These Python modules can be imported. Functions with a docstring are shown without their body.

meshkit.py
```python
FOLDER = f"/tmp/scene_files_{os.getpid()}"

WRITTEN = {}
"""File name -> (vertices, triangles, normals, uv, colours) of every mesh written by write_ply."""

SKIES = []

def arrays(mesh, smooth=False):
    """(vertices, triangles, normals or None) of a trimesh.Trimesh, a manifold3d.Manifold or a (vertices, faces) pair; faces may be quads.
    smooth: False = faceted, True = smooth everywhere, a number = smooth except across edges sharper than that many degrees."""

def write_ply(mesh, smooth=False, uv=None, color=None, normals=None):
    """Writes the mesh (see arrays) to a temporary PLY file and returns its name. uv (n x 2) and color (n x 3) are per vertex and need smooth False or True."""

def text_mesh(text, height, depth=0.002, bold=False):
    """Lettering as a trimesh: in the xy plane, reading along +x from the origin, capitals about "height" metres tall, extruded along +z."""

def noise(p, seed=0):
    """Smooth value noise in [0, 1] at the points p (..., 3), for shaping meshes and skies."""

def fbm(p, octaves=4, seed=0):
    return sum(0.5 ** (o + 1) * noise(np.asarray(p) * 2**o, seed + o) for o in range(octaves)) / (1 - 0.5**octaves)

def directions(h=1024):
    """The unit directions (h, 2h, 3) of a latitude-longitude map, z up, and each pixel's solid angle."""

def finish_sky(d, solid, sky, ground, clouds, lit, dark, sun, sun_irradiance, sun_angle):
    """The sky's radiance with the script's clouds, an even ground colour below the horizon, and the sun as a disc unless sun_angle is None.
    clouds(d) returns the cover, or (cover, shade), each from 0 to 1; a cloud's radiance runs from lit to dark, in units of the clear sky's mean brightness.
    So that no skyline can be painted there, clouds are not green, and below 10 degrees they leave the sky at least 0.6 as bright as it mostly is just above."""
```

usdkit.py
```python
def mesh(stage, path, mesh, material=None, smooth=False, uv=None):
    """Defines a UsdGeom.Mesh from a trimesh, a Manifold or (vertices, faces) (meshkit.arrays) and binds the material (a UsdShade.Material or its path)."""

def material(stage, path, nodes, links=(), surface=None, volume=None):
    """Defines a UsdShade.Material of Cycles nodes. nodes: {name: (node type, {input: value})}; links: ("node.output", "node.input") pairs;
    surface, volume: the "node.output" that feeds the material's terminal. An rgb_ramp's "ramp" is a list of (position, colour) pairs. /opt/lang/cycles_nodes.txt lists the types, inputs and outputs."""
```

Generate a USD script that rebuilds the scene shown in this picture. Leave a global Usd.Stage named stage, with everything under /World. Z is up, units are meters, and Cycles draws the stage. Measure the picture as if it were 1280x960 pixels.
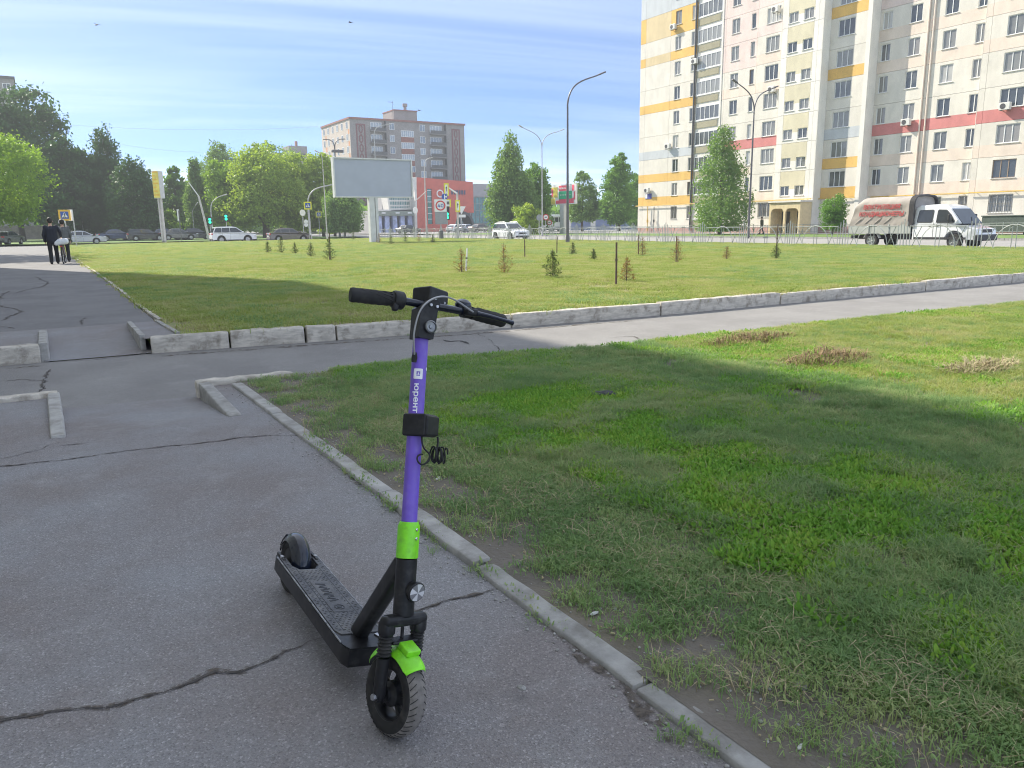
import math, random
import numpy as np, trimesh, manifold3d as m3
from shapely.geometry import Polygon, box as sbox, LineString, Point
from shapely.ops import unary_union
from pxr import Usd, UsdGeom, UsdLux, UsdShade, Sdf, Gf, Vt
import usdkit, meshkit

stage = Usd.Stage.CreateInMemory()
UsdGeom.SetStageUpAxis(stage, UsdGeom.Tokens.z)
stage.DefinePrim('/World', 'Xform'); stage.DefinePrim('/World/Looks', 'Scope')
rng = np.random.default_rng(7)
PI = math.pi

# ---------------------------------------------------------------- camera, sky, sun, exposure
EYE_H, FOC, PITCH, ROLL, YAW = 1.38, 960.0, math.radians(11.75), math.radians(0.85), math.radians(31.5)
FWD = np.array([math.sin(YAW)*math.cos(PITCH), math.cos(YAW)*math.cos(PITCH), -math.sin(PITCH)])
_r0 = np.array([math.cos(YAW), -math.sin(YAW), 0.0]); _u0 = np.cross(_r0, FWD)
RGT = _r0*math.cos(ROLL) - _u0*math.sin(ROLL); UPV = np.cross(RGT, FWD)
EYE = np.array([0, 0, EYE_H])
cam = UsdGeom.Camera.Define(stage, '/World/camera')
cm = np.eye(4); cm[0, :3], cm[1, :3], cm[2, :3], cm[3, :3] = RGT, UPV, -FWD, EYE
cam.AddTransformOp().Set(Gf.Matrix4d(*map(float, cm.ravel())))
cam.CreateHorizontalApertureAttr(36.0); cam.CreateFocalLengthAttr(36.0*FOC/1280.0)
cam.CreateClippingRangeAttr((0.05, 5000.0))
cam.CreateExposureAttr(1.22)
SUN_AZ, SUN_EL = math.radians(-22.0), math.radians(38.0)
SUN = np.array([math.sin(SUN_AZ)*math.cos(SUN_EL), math.cos(SUN_AZ)*math.cos(SUN_EL), math.sin(SUN_EL)])
CLOUD_TURN, CLOUD_AT = 0.2, (7, 4, 0.0)  # offset picked so unseen thick cirrus overhead brightens the shade
usdkit.material(stage, '/World/Looks/sky_light', {
    'tc': ('texture_coordinate', {}), 'sp': ('separate_xyz', {}),
    'zp': ('math', {'math_type': 'maximum', 'value2': 0.0}), 'zz': ('math', {'math_type': 'add', 'value2': 0.055}), 'dx': ('math', {'math_type': 'divide'}), 'dy': ('math', {'math_type': 'divide'}),
    'cb': ('combine_xyz', {'z': 0.0}), 'rot': ('vector_rotate', {'rotate_type': 'z_axis', 'angle': CLOUD_TURN}),
    'm1': ('mapping', {'scale': (0.30, 1.0, 1)}), 'n1': ('noise_texture', {'scale': 0.75, 'detail': 6.0, 'roughness': 0.55, 'distortion': 1.1}),
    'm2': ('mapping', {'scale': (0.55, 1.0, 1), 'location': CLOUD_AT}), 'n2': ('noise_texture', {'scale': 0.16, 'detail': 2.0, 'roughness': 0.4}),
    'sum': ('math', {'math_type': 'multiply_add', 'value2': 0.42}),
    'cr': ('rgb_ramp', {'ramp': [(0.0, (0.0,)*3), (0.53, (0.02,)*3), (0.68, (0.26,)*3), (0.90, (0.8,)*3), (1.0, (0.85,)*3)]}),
    'sky': ('sky_texture', {'sky_type': 'single_scattering', 'sun_disc': False, 'sun_elevation': SUN_EL, 'sun_rotation': math.atan2(SUN[0], SUN[1]), 'altitude': 100.0, 'air_density': 0.46, 'aerosol_density': 0.3, 'ozone_density': 0.3}),
    'sat': ('hsv', {'saturation': 1.25}), 'up': ('vector_math', {'math_type': 'add', 'vector2': (0, 0, 0.10)}), 'nm': ('vector_math', {'math_type': 'normalize'}),
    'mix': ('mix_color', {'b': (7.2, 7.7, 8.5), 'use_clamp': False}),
    'bg': ('background_shader', {'strength': 0.10})},
    [('tc.generated', 'sp.vector'), ('sp.z', 'zp.value1'), ('zp.value', 'zz.value1'), ('sp.x', 'dx.value1'), ('zz.value', 'dx.value2'), ('sp.y', 'dy.value1'), ('zz.value', 'dy.value2'),
     ('dx.value', 'cb.x'), ('dy.value', 'cb.y'), ('cb.vector', 'rot.vector'), ('rot.vector', 'm1.vector'), ('m1.vector', 'n1.vector'), ('rot.vector', 'm2.vector'), ('m2.vector', 'n2.vector'),
     ('n1.fac', 'sum.value1'), ('n2.fac', 'sum.value3'), ('sum.value', 'cr.fac'), ('tc.generated', 'up.vector1'), ('up.vector', 'nm.vector1'), ('nm.vector', 'sky.vector'), ('cr.color', 'mix.fac'), ('sky.color', 'sat.color'), ('sat.color', 'mix.a'), ('mix.result', 'bg.color')], surface='bg.background')
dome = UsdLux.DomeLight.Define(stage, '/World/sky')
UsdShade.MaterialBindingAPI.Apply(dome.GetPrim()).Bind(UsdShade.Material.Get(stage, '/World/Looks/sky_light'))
dome.GetPrim().SetCustomDataByKey('kind', 'structure')
sun = UsdLux.DistantLight.Define(stage, '/World/sun')
sun.CreateIntensityAttr(0.95); sun.CreateAngleAttr(0.5); sun.CreateColorAttr(Gf.Vec3f(1.0, 0.93, 0.80)); sun.GetPrim().CreateAttribute('inputs:normalize', Sdf.ValueTypeNames.Bool).Set(True)
_z = SUN; _x = np.cross([0, 0, 1.0], _z); _x /= np.linalg.norm(_x); _y = np.cross(_z, _x)
sm_ = np.eye(4); sm_[0, :3], sm_[1, :3], sm_[2, :3] = _x, _y, _z
sun.AddTransformOp().Set(Gf.Matrix4d(*map(float, sm_.ravel())))

# ---------------------------------------------------------------- where things stand (measured on the ground)
def ray(px, py): return FWD + RGT*(px-640)/FOC - UPV*(py-480)/FOC
def G(px, py, z=0.0):
    d = ray(px, py); return EYE + d*((z-EYE_H)/d[2])
def onX(px, py, X):
    d = ray(px, py); return EYE + d*(X/d[0])
def onY(px, py, Y):
    d = ray(px, py); return EYE + d*(Y/d[1])
_fh = np.array([math.sin(YAW), math.cos(YAW), 0])
def DP(px, depth, z=0.0):
    d = ray(px, 280.0); d = d/(d@_fh); p = EYE + d*depth; return np.array([p[0], p[1], z])
def ZP(px, py, depth):
    d = ray(px, py); d = d/(d@_fh); return (EYE + d*depth)[2]

# ---------------------------------------------------------------- prims
_used = {}
def numbered(parent, name):
    k = (parent, name); n = _used.get(k, 0); _used[k] = n+1
    return f'{parent}/{name}' + (f'_{n:03d}' if n else '')
def data(prim, **kw):
    for k, v in kw.items():
        if v: prim.SetCustomDataByKey(k, v)
def thing(name, label, cat, loc=(0, 0, 0), rz=0.0, group=None, kind=None):
    p = numbered('/World', name); x = UsdGeom.Xform.Define(stage, p)
    if any(loc) or rz:
        x.AddTranslateOp().Set(Gf.Vec3d(*map(float, loc))); x.AddRotateZOp().Set(float(math.degrees(rz)))
    data(x.GetPrim(), label=label, category=cat, group=group, kind=kind); return p
def part(parent, name, mesh, mat, smooth=False, label=None, kind=None):
    p = numbered(parent, name)
    m = usdkit.mesh(stage, p, mesh, '/World/Looks/'+mat, smooth)
    data(m.GetPrim(), label=label, kind=kind); return p
def single(name, mesh, mat, label, cat, group=None, smooth=False, kind=None):
    p = numbered('/World', name); m = usdkit.mesh(stage, p, mesh, '/World/Looks/'+mat, smooth)
    data(m.GetPrim(), label=label, category=cat, group=group, kind=kind); return p
def struct(name, mesh=None, mat=None, smooth=False):
    p = numbered('/World', name)
    if mesh is None: prim = UsdGeom.Xform.Define(stage, p).GetPrim()
    else: prim = usdkit.mesh(stage, p, mesh, '/World/Looks/'+mat, smooth).GetPrim()
    data(prim, kind='structure'); return p
def copy_of(src, name, label, loc, rz=0.0, scale=None):
    s = stage.GetPrimAtPath(src); was = s.GetCustomData(); p = numbered('/World', name)
    x = UsdGeom.Xform.Define(stage, p); pr = x.GetPrim()
    pr.GetReferences().AddInternalReference(s.GetPath())
    x.ClearXformOpOrder()
    x.AddTranslateOp().Set(Gf.Vec3d(*map(float, loc))); x.AddRotateZOp().Set(float(math.degrees(rz)))
    if scale: x.AddScaleOp().Set(Gf.Vec3f(*scale))
    else: x.AddScaleOp().Set(Gf.Vec3f(1, 1, 1))
    data(pr, label=label, category=was['category'], group=was.get('group')); pr.SetInstanceable(True); return p

# ---------------------------------------------------------------- mesh building
def rotz(a): c, s = math.cos(a), math.sin(a); return np.array([[c, -s, 0], [s, c, 0], [0, 0, 1.0]])
def rotx(a): c, s = math.cos(a), math.sin(a); return np.array([[1.0, 0, 0], [0, c, -s], [0, s, c]])
def roty(a): c, s = math.cos(a), math.sin(a); return np.array([[c, 0, s], [0, 1.0, 0], [-s, 0, c]])
_BV = np.array([[x, y, z] for x in (-.5, .5) for y in (-.5, .5) for z in (-.5, .5)])
_BF = np.array([[0, 1, 3], [0, 3, 2], [4, 6, 7], [4, 7, 5], [0, 4, 5], [0, 5, 1], [2, 3, 7], [2, 7, 6], [0, 2, 6], [0, 6, 4], [1, 5, 7], [1, 7, 3]])
def box(c, s, R=None):
    v = _BV*np.array(s, float)
    if R is not None: v = v@np.asarray(R).T
    return v+np.array(c, float), _BF
def span(a, b):
    a, b = np.array(a, float), np.array(b, float); return box((a+b)/2, np.abs(b-a))
def rbox(c, s, r=0.01, R=None, seg=8):
    s = np.array(s, float); r = min(r, s.min()*0.49)
    sp = m3.Manifold.sphere(r, seg)
    h = s/2-r
    m = m3.Manifold.batch_hull([sp.translate((sx*h[0], sy*h[1], sz*h[2])) for sx in (-1, 1) for sy in (-1, 1) for sz in (-1, 1)]).to_mesh()
    v = m.vert_properties[:, :3].astype(float)
    if R is not None: v = v@np.asarray(R).T
    return v+np.array(c, float), np.array(m.tri_verts)
def arr(m):
    v, f, _ = meshkit.arrays(m); return v, f
def join(*ms):
    vs, fs, n = [], [], 0
    for m in ms:
        if m is None: continue
        v, f = arr(m) if not (isinstance(m, tuple) and m[1].shape[1] == 3) else m
        vs.append(v); fs.append(np.asarray(f)+n); n += len(v)
    return np.vstack(vs), np.vstack(fs)
def move(m, t=(0, 0, 0), R=None, s=1.0):
    v, f = arr(m); v = v*np.array(s, float)
    if R is not None: v = v@np.asarray(R).T
    return v+np.array(t, float), f
def tube(pts, r, n=8, cap=True, closed=False):
    p = np.asarray(pts, float); k = len(p); r = np.broadcast_to(r, (k,))
    if closed: t = np.roll(p, -1, 0)-np.roll(p, 1, 0)
    else: t = np.gradient(p, axis=0)
    t /= np.linalg.norm(t, axis=1, keepdims=True)+1e-12
    a0 = np.array([0, 0, 1.0]) if abs(t[0, 2]) < .9 else np.array([1.0, 0, 0])
    a = np.cross(t[0], a0); a /= np.linalg.norm(a); A = [a]
    for i in range(1, k):
        a = a-t[i]*(a@t[i]); a /= np.linalg.norm(a)+1e-12; A.append(a)
    A = np.array(A); B = np.cross(t, A); ang = np.arange(n)*2*PI/n
    v = (p[:, None]+r[:, None, None]*(np.cos(ang)[None, :, None]*A[:, None]+np.sin(ang)[None, :, None]*B[:, None])).reshape(-1, 3)
    f = []
    for i in range(k if closed else k-1):
        j = (i+1) % k
        for q in range(n):
            w = (q+1) % n; f += [[i*n+q, i*n+w, j*n+w], [i*n+q, j*n+w, j*n+q]]
    if cap and not closed:
        for q in range(1, n-1): f += [[0, q+1, q], [(k-1)*n, (k-1)*n+q, (k-1)*n+q+1]]
    return v, np.array(f)
def rod(a, b, r, r2=None, n=10): return tube([a, b], [r, r if r2 is None else r2], n)
def lathe(prof, axis='z', n=24, c=(0, 0, 0)):
    prof = np.array(prof, float); k = len(prof); a = np.arange(n)*2*PI/n
    v = np.stack([prof[:, None, 0]*np.cos(a), prof[:, None, 0]*np.sin(a), np.broadcast_to(prof[:, None, 1], (k, n))], -1).reshape(-1, 3)
    f = []
    for i in range(k-1):
        for q in range(n):
            w = (q+1) % n; f += [[i*n+q, i*n+w, (i+1)*n+w], [i*n+q, (i+1)*n+w, (i+1)*n+q]]
    f = np.array(f); 
    if axis == 'x': v = v[:, [2, 0, 1]]
    if axis == 'y': v = v[:, [1, 2, 0]]
    return v+np.array(c, float), f
def extrude(poly, h, plane='xy', off=0.0):
    """poly: shapely polygon or points; plane xy: up z; xz: thickness along y from off to off+h; yz: thickness along x."""
    if not hasattr(poly, 'geom_type'): poly = Polygon(poly)
    gs = [g for g in getattr(poly, 'geoms', [poly]) if g.area > 1e-9]
    v, f = join(*[arr(trimesh.creation.extrude_polygon(g, abs(h), engine='earcut')) for g in gs])
    v = v.copy(); v[:, 2] += off
    if plane == 'xz': v = np.stack([v[:, 0], v[:, 2], v[:, 1]], 1); f = f[:, ::-1]
    if plane == 'yz': v = np.stack([v[:, 2], v[:, 0], v[:, 1]], 1)
    return v, f
def sheet(poly, z=0.0, dens=None):
    if not hasattr(poly, 'geom_type'): poly = Polygon(poly)
    out = []
    for g in getattr(poly, 'geoms', [poly]):
        v, f = trimesh.creation.triangulate_polygon(g, engine='earcut')
        a, b, c = (v[f[:, i]] for i in range(3)); cr = (b-a)[:, 0]*(c-a)[:, 1]-(b-a)[:, 1]*(c-a)[:, 0]
        f = np.where(cr[:, None] < 0, f[:, ::-1], f); out.append((np.column_stack([v, np.full(len(v), z)]), f))
    return join(*out)
def grid_sheet(x0, x1, y0, y1, nx, ny, zf):
    X, Y = np.meshgrid(np.linspace(x0, x1, nx+1), np.linspace(y0, y1, ny+1)); Z = zf(X, Y)
    v = np.stack([X, Y, Z], -1).reshape(-1, 3); i = np.arange(nx); j = np.arange(ny)
    I, J = np.meshgrid(i, j); a = (J*(nx+1)+I).ravel()
    f = np.vstack([np.stack([a, a+1, a+nx+2], 1), np.stack([a, a+nx+2, a+nx+1], 1)]); return v, f
def disc(c, r, axis='y', n=24, th=0.004):
    return lathe([(0.0001, -th/2), (r, -th/2), (r, th/2), (0.0001, th/2)], axis, n, c)
def wobble(m, amp, scale, seed=0):
    v, f = arr(m); v = v.copy()
    for k in range(3): v[:, k] += amp*(meshkit.fbm(v*scale+17.3*k, 3, seed)-.5)*2
    return v, f

# ---------------------------------------------------------------- materials
def mat(name, col, rough=0.6, var=0.12, scale=6.0, metal=0.0, bump=0.0, bscale=60.0, coat=0.0, spec=0.5, col2=None, detail=5.0, rnd=0.0, dist=0.004, stain=None, stretch=None):
    col = np.array(col, float); c2 = np.array(col2, float) if col2 is not None else col*(1+var); c1 = col*(1-var) if col2 is None else col
    N = {'g': ('geometry', {}), 'n': ('noise_texture', {'scale': scale, 'detail': detail, 'roughness': 0.6}),
         'r': ('rgb_ramp', {'ramp': [(0.0, tuple(c1)), (0.35, tuple(c1)), (0.65, tuple(c2)), (1.0, tuple(c2))]}),
         'p': ('principled_bsdf', {'roughness': rough, 'metallic': metal, 'coat_weight': coat, 'specular_ior_level': spec})}
    L = [('n.fac', 'r.fac')]; out = 'r.color'
    if stretch:
        N['mp'] = ('mapping', {'scale': stretch}); L += [('g.position', 'mp.vector'), ('mp.vector', 'n.vector')]
    else: L += [('g.position', 'n.vector')]
    if stain:
        scol, sscale, amt = stain
        N['n3'] = ('noise_texture', {'scale': sscale, 'detail': 6.0, 'roughness': 0.65}); N['r3'] = ('rgb_ramp', {'ramp': [(0.0, (0, 0, 0)), (0.5, (0, 0, 0)), (0.68, (amt,)*3), (1.0, (amt,)*3)]})
        N['mx3'] = ('mix_color', {'b': tuple(scol)}); L += [('g.position', 'n3.vector'), ('n3.fac', 'r3.fac'), ('r3.color', 'mx3.fac'), (out, 'mx3.a')]; out = 'mx3.result'
    if rnd:
        N['oi'] = ('object_info', {}); N['rr'] = ('map_range', {'from_min': 0.0, 'from_max': 1.0, 'to_min': 1-rnd, 'to_max': 1+rnd})
        N['hv'] = ('hsv', {}); L += [('oi.random', 'rr.value'), ('rr.result', 'hv.value'), (out, 'hv.color')]; out = 'hv.color'
    L.append((out, 'p.base_color'))
    if bump:
        N['nb'] = ('noise_texture', {'scale': bscale, 'detail': 4.0}); N['b'] = ('bump', {'strength': bump, 'distance': dist})
        L += [('g.position', 'nb.vector'), ('nb.fac', 'b.height'), ('b.normal', 'p.normal')]
    usdkit.material(stage, '/World/Looks/'+name, N, L, surface='p.BSDF'); return name

def leaf_mat(name, col, col2, trans=0.45, scale=0.35, rough=0.5):
    usdkit.material(stage, '/World/Looks/'+name, {
        'g': ('geometry', {}), 'n': ('noise_texture', {'scale': scale, 'detail': 3.0}),
        'w': ('math', {'math_type': 'multiply_add', 'value2': 0.55, 'value3': -0.28}), 'ad': ('math', {'math_type': 'add'}),
        'r': ('rgb_ramp', {'ramp': [(0.0, tuple(col)), (0.3, tuple(col)), (0.75, tuple(col2)), (1.0, tuple(col2))]}),
        'p': ('principled_bsdf', {'roughness': rough, 'specular_ior_level': 0.3}), 't': ('translucent_bsdf', {}),
        'tc': ('mix_color', {'blend_type': 'multiply', 'fac': 1.0, 'b': (1.25, 1.15, 0.45), 'use_clamp': False}), 'm': ('mix_closure', {'fac': trans})},
        [('g.position', 'n.vector'), ('g.random_per_island', 'w.value1'), ('w.value', 'ad.value1'), ('n.fac', 'ad.value2'), ('ad.value', 'r.fac'), ('r.color', 'p.base_color'), ('r.color', 'tc.a'), ('tc.result', 't.color'),
         ('p.BSDF', 'm.closure1'), ('t.BSDF', 'm.closure2')], surface='m.closure'); return name

def asphalt(name, c1, c2, patch, grain=0.5):
    usdkit.material(stage, '/World/Looks/'+name, {
        'g': ('geometry', {}),
        'n1': ('noise_texture', {'scale': 0.9, 'detail': 6.0, 'roughness': 0.6}), 'r1': ('rgb_ramp', {'ramp': [(0.0, c1), (0.38, c1), (0.62, c2), (1.0, c2)]}),
        'n2': ('noise_texture', {'scale': 3.2, 'detail': 5.0, 'roughness': 0.65}), 'r2': ('rgb_ramp', {'ramp': [(0, (0, 0, 0)), (0.55, (0, 0, 0)), (0.7, (0.55,)*3), (1, (0.55,)*3)]}), 'x2': ('mix_color', {'b': patch}),
        'v': ('voronoi_texture', {'scale': 190.0, 'randomness': 1.0}), 'vw': ('separate_color', {}), 'rv': ('rgb_ramp', {'ramp': [(0, (0.5,)*3), (0.12, (0.78,)*3), (0.5, (0.95,)*3), (0.86, (1.08,)*3), (0.95, (1.45,)*3), (1, (1.9,)*3)]}),
        'x3': ('mix_color', {'blend_type': 'multiply', 'fac': grain, 'use_clamp': False}),
        'n4': ('noise_texture', {'scale': 260.0, 'detail': 2.0}), 'r4': ('rgb_ramp', {'ramp': [(0, (0.7,)*3), (0.5, (1.0,)*3), (1, (1.35,)*3)]}), 'x4': ('mix_color', {'blend_type': 'multiply', 'fac': 0.8, 'use_clamp': False}),
        'b': ('bump', {'strength': 0.55, 'distance': 0.004}), 'p': ('principled_bsdf', {'roughness': 0.88, 'specular_ior_level': 0.35})},
        [('g.position', 'n1.vector'), ('g.position', 'n2.vector'), ('g.position', 'v.vector'), ('g.position', 'n4.vector'), ('n1.fac', 'r1.fac'), ('n2.fac', 'r2.fac'), ('r2.color', 'x2.fac'), ('r1.color', 'x2.a'),
         ('v.color', 'vw.color'), ('vw.r', 'rv.fac'), ('x2.result', 'x3.a'), ('rv.color', 'x3.b'), ('n4.fac', 'r4.fac'), ('x3.result', 'x4.a'), ('r4.color', 'x4.b'), ('x4.result', 'p.base_color'),
         ('v.distance', 'b.height'), ('b.normal', 'p.normal')], surface='p.BSDF'); return name

def glass(name, col=(0.03, 0.045, 0.06), col2=(0.16, 0.17, 0.18), rough=0.04):
    """Window seen by day: a dark room, a pale curtain or painted sky reflection in a shiny pane, differing from window to window."""
    usdkit.material(stage, '/World/Looks/'+name, {
        'oi': ('object_info', {}), 'g': ('geometry', {}), 'n': ('noise_texture', {'scale': 0.9, 'detail': 2.0}), 'ad': ('math', {'math_type': 'multiply_add', 'value2': 0.45}),
        'r': ('rgb_ramp', {'ramp': [(0.0, col), (0.55, col), (0.8, col2), (1.0, col2)]}), 'p': ('principled_bsdf', {'roughness': rough, 'specular_ior_level': 0.9})},
        [('g.position', 'n.vector'), ('n.fac', 'ad.value1'), ('oi.random', 'ad.value3'), ('ad.value', 'r.fac'), ('r.color', 'p.base_color')], surface='p.BSDF'); return name

asphalt('asphalt_near', (0.212, 0.193, 0.188), (0.25, 0.25, 0.258), (0.295, 0.29, 0.288), 0.65)
asphalt('asphalt_far', (0.155, 0.15, 0.152), (0.19, 0.186, 0.186), (0.21, 0.205, 0.205))
asphalt('asphalt_cross', (0.205, 0.198, 0.192), (0.245, 0.238, 0.23), (0.28, 0.27, 0.262))
asphalt('asphalt_road', (0.25, 0.243, 0.235), (0.30, 0.292, 0.28), (0.32, 0.31, 0.30), 0.3)
def worn(name, col, scale, lo, hi, rough=0.95):
    """a thin broken film (dirt, cracks): the noise leaves holes where the asphalt shows"""
    usdkit.material(stage, '/World/Looks/'+name, {'g': ('geometry', {}), 'n': ('noise_texture', {'scale': scale, 'detail': 5.0, 'roughness': 0.7}), 'r': ('rgb_ramp', {'ramp': [(0, (0, 0, 0)), (lo, (0, 0, 0)), (hi, (1, 1, 1)), (1, (1, 1, 1))]}),
        'n2': ('noise_texture', {'scale': 40.0, 'detail': 3.0}), 'c': ('rgb_ramp', {'ramp': [(0.3, tuple(np.array(col)*.6)), (0.7, tuple(np.array(col)*1.4))]}), 'p': ('principled_bsdf', {'roughness': rough}), 't': ('transparent_bsdf', {}), 'm': ('mix_closure', {})},
        [('g.position', 'n.vector'), ('n.fac', 'r.fac'), ('r.color', 'm.fac'), ('g.position', 'n2.vector'), ('n2.fac', 'c.fac'), ('c.color', 'p.base_color'), ('t.BSDF', 'm.closure1'), ('p.BSDF', 'm.closure2')], surface='m.closure')
worn('dirt_film', (0.10, 0.083, 0.068), 16.0, 0.46, 0.60); worn('crack_film', (0.065, 0.058, 0.053), 45.0, 0.34, 0.44); worn('stain_film', (0.14, 0.13, 0.128), 7.0, 0.48, 0.62)
mat('crack_dark', (0.03, 0.028, 0.027), 0.95, 0.5, 60)
mat('patch_dark', (0.09, 0.088, 0.09), 0.9, 0.3, 20, bump=0.4)
mat('kerb_concrete', (0.338, 0.331, 0.312), 0.9, 0.18, 9, bump=0.5, bscale=130, stain=((0.175, 0.163, 0.144), 5, 0.75), rnd=0.1)
mat('kerb_white', (0.483, 0.448, 0.391), 0.9, 0.2, 14, bump=0.7, bscale=60, stain=((0.218, 0.190, 0.155), 7, 0.9), rnd=0.12, stretch=(0.5, 1, 2.2))
mat('soil', (0.128, 0.099, 0.075), 0.95, 0.3, 5, bump=0.9, bscale=55, dist=0.01, stain=((0.240, 0.203, 0.150), 2.2, 0.6))
mat('lawn_soil', (0.16, 0.19, 0.06), 0.95, 0.3, 4, col2=(0.22, 0.22, 0.09), bump=0.8, bscale=40, dist=0.01, stain=((0.27, 0.23, 0.13), 0.8, 0.6))
mat('soil_mossy', (0.135, 0.12, 0.10), 0.95, 0.3, 5, col2=(0.165, 0.145, 0.122), bump=0.9, bscale=55, dist=0.01, stain=((0.19, 0.165, 0.11), 2.2, 0.6))
mat('lawn_far', (0.173, 0.247, 0.048), 0.95, 0.25, 0.35, col2=(0.285, 0.300, 0.075), bump=0.6, bscale=18, dist=0.05, stain=((0.330, 0.300, 0.135), 0.25, 0.5))
mat('verge', (0.120, 0.195, 0.045), 0.95, 0.3, 0.6, bump=0.5, bscale=12, dist=0.05)
def grass_mat(name, a, b, c, trans=0.35):
    usdkit.material(stage, '/World/Looks/'+name, {
        'g': ('geometry', {}), 'n': ('noise_texture', {'scale': 1.3, 'detail': 5.0, 'roughness': 0.65}), 'oi': ('object_info', {}), 'k': ('math', {'math_type': 'multiply_add', 'value2': 0.3, 'value3': -0.15}), 'ad': ('math', {'math_type': 'add'}),
        'r': ('rgb_ramp', {'ramp': [(0.0, a), (0.36, a), (0.52, b), (0.66, c), (1.0, c)]}),
        'wi': ('math', {'math_type': 'greater_than', 'value2': 0.90}), 'dry': ('mix_color', {'b': (0.40, 0.36, 0.22)}),
        'p': ('principled_bsdf', {'roughness': 0.55, 'specular_ior_level': 0.25}), 't': ('translucent_bsdf', {}), 'm': ('mix_closure', {'fac': trans})},
        [('g.position', 'n.vector'), ('oi.random', 'k.value1'), ('k.value', 'ad.value1'), ('n.fac', 'ad.value2'), ('ad.value', 'r.fac'), ('g.random_per_island', 'wi.value1'), ('wi.value', 'dry.fac'), ('r.color', 'dry.a'),
         ('dry.result', 'p.base_color'), ('dry.result', 't.color'), ('p.BSDF', 'm.closure1'), ('t.BSDF', 'm.closure2')], surface='m.closure')
grass_mat('grass_blade', (0.21, 0.34, 0.125), (0.29, 0.42, 0.15), (0.40, 0.46, 0.20), 0.48)
grass_mat('grass_lush', (0.18, 0.37, 0.055), (0.25, 0.45, 0.06), (0.33, 0.48, 0.08), 0.42)
grass_mat('grass_sun_tint', (0.29, 0.38, 0.085), (0.385, 0.445, 0.115), (0.48, 0.465, 0.20), 0.4)  # paler, yellower grass copy with sunlight put into its colour
mat('straw', (0.390, 0.325, 0.195), 0.9, 0.3, 30)
mat('hay', (0.28, 0.20, 0.11), 0.95, 0.3, 30)
mat('litter_white', (0.6, 0.6, 0.58), 0.8, 0.1, 30)
mat('litter_dark', (0.03, 0.03, 0.035), 0.7, 0.3, 30)
mat('twig', (0.10, 0.075, 0.055), 0.9, 0.25, 30)
leaf_mat('leaf_dark', (0.052, 0.128, 0.038), (0.117, 0.233, 0.066), 0.3)
leaf_mat('leaf_mid', (0.136, 0.282, 0.059), (0.269, 0.445, 0.109), 0.4)
leaf_mat('leaf_lime', (0.205, 0.353, 0.041), (0.353, 0.483, 0.065), 0.45)
leaf_mat('leaf_birch', (0.162, 0.286, 0.092), (0.332, 0.458, 0.171), 0.4)
leaf_mat('leaf_spring', (0.275, 0.400, 0.070), (0.459, 0.550, 0.137), 0.45)
leaf_mat('needle', (0.10, 0.15, 0.055), (0.20, 0.23, 0.085), 0.3)
leaf_mat('needle_dry', (0.30, 0.20, 0.09), (0.42, 0.31, 0.14), 0.3)
mat('bark', (0.10, 0.08, 0.065), 0.95, 0.3, 5, bump=0.6, bscale=12, dist=0.02)
mat('birch_bark', (0.45, 0.43, 0.40), 0.9, 0.2, 3, stain=((0.05, 0.045, 0.04), 2.5, 0.9))
mat('wood_post', (0.11, 0.075, 0.055), 0.9, 0.3, 12)
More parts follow.
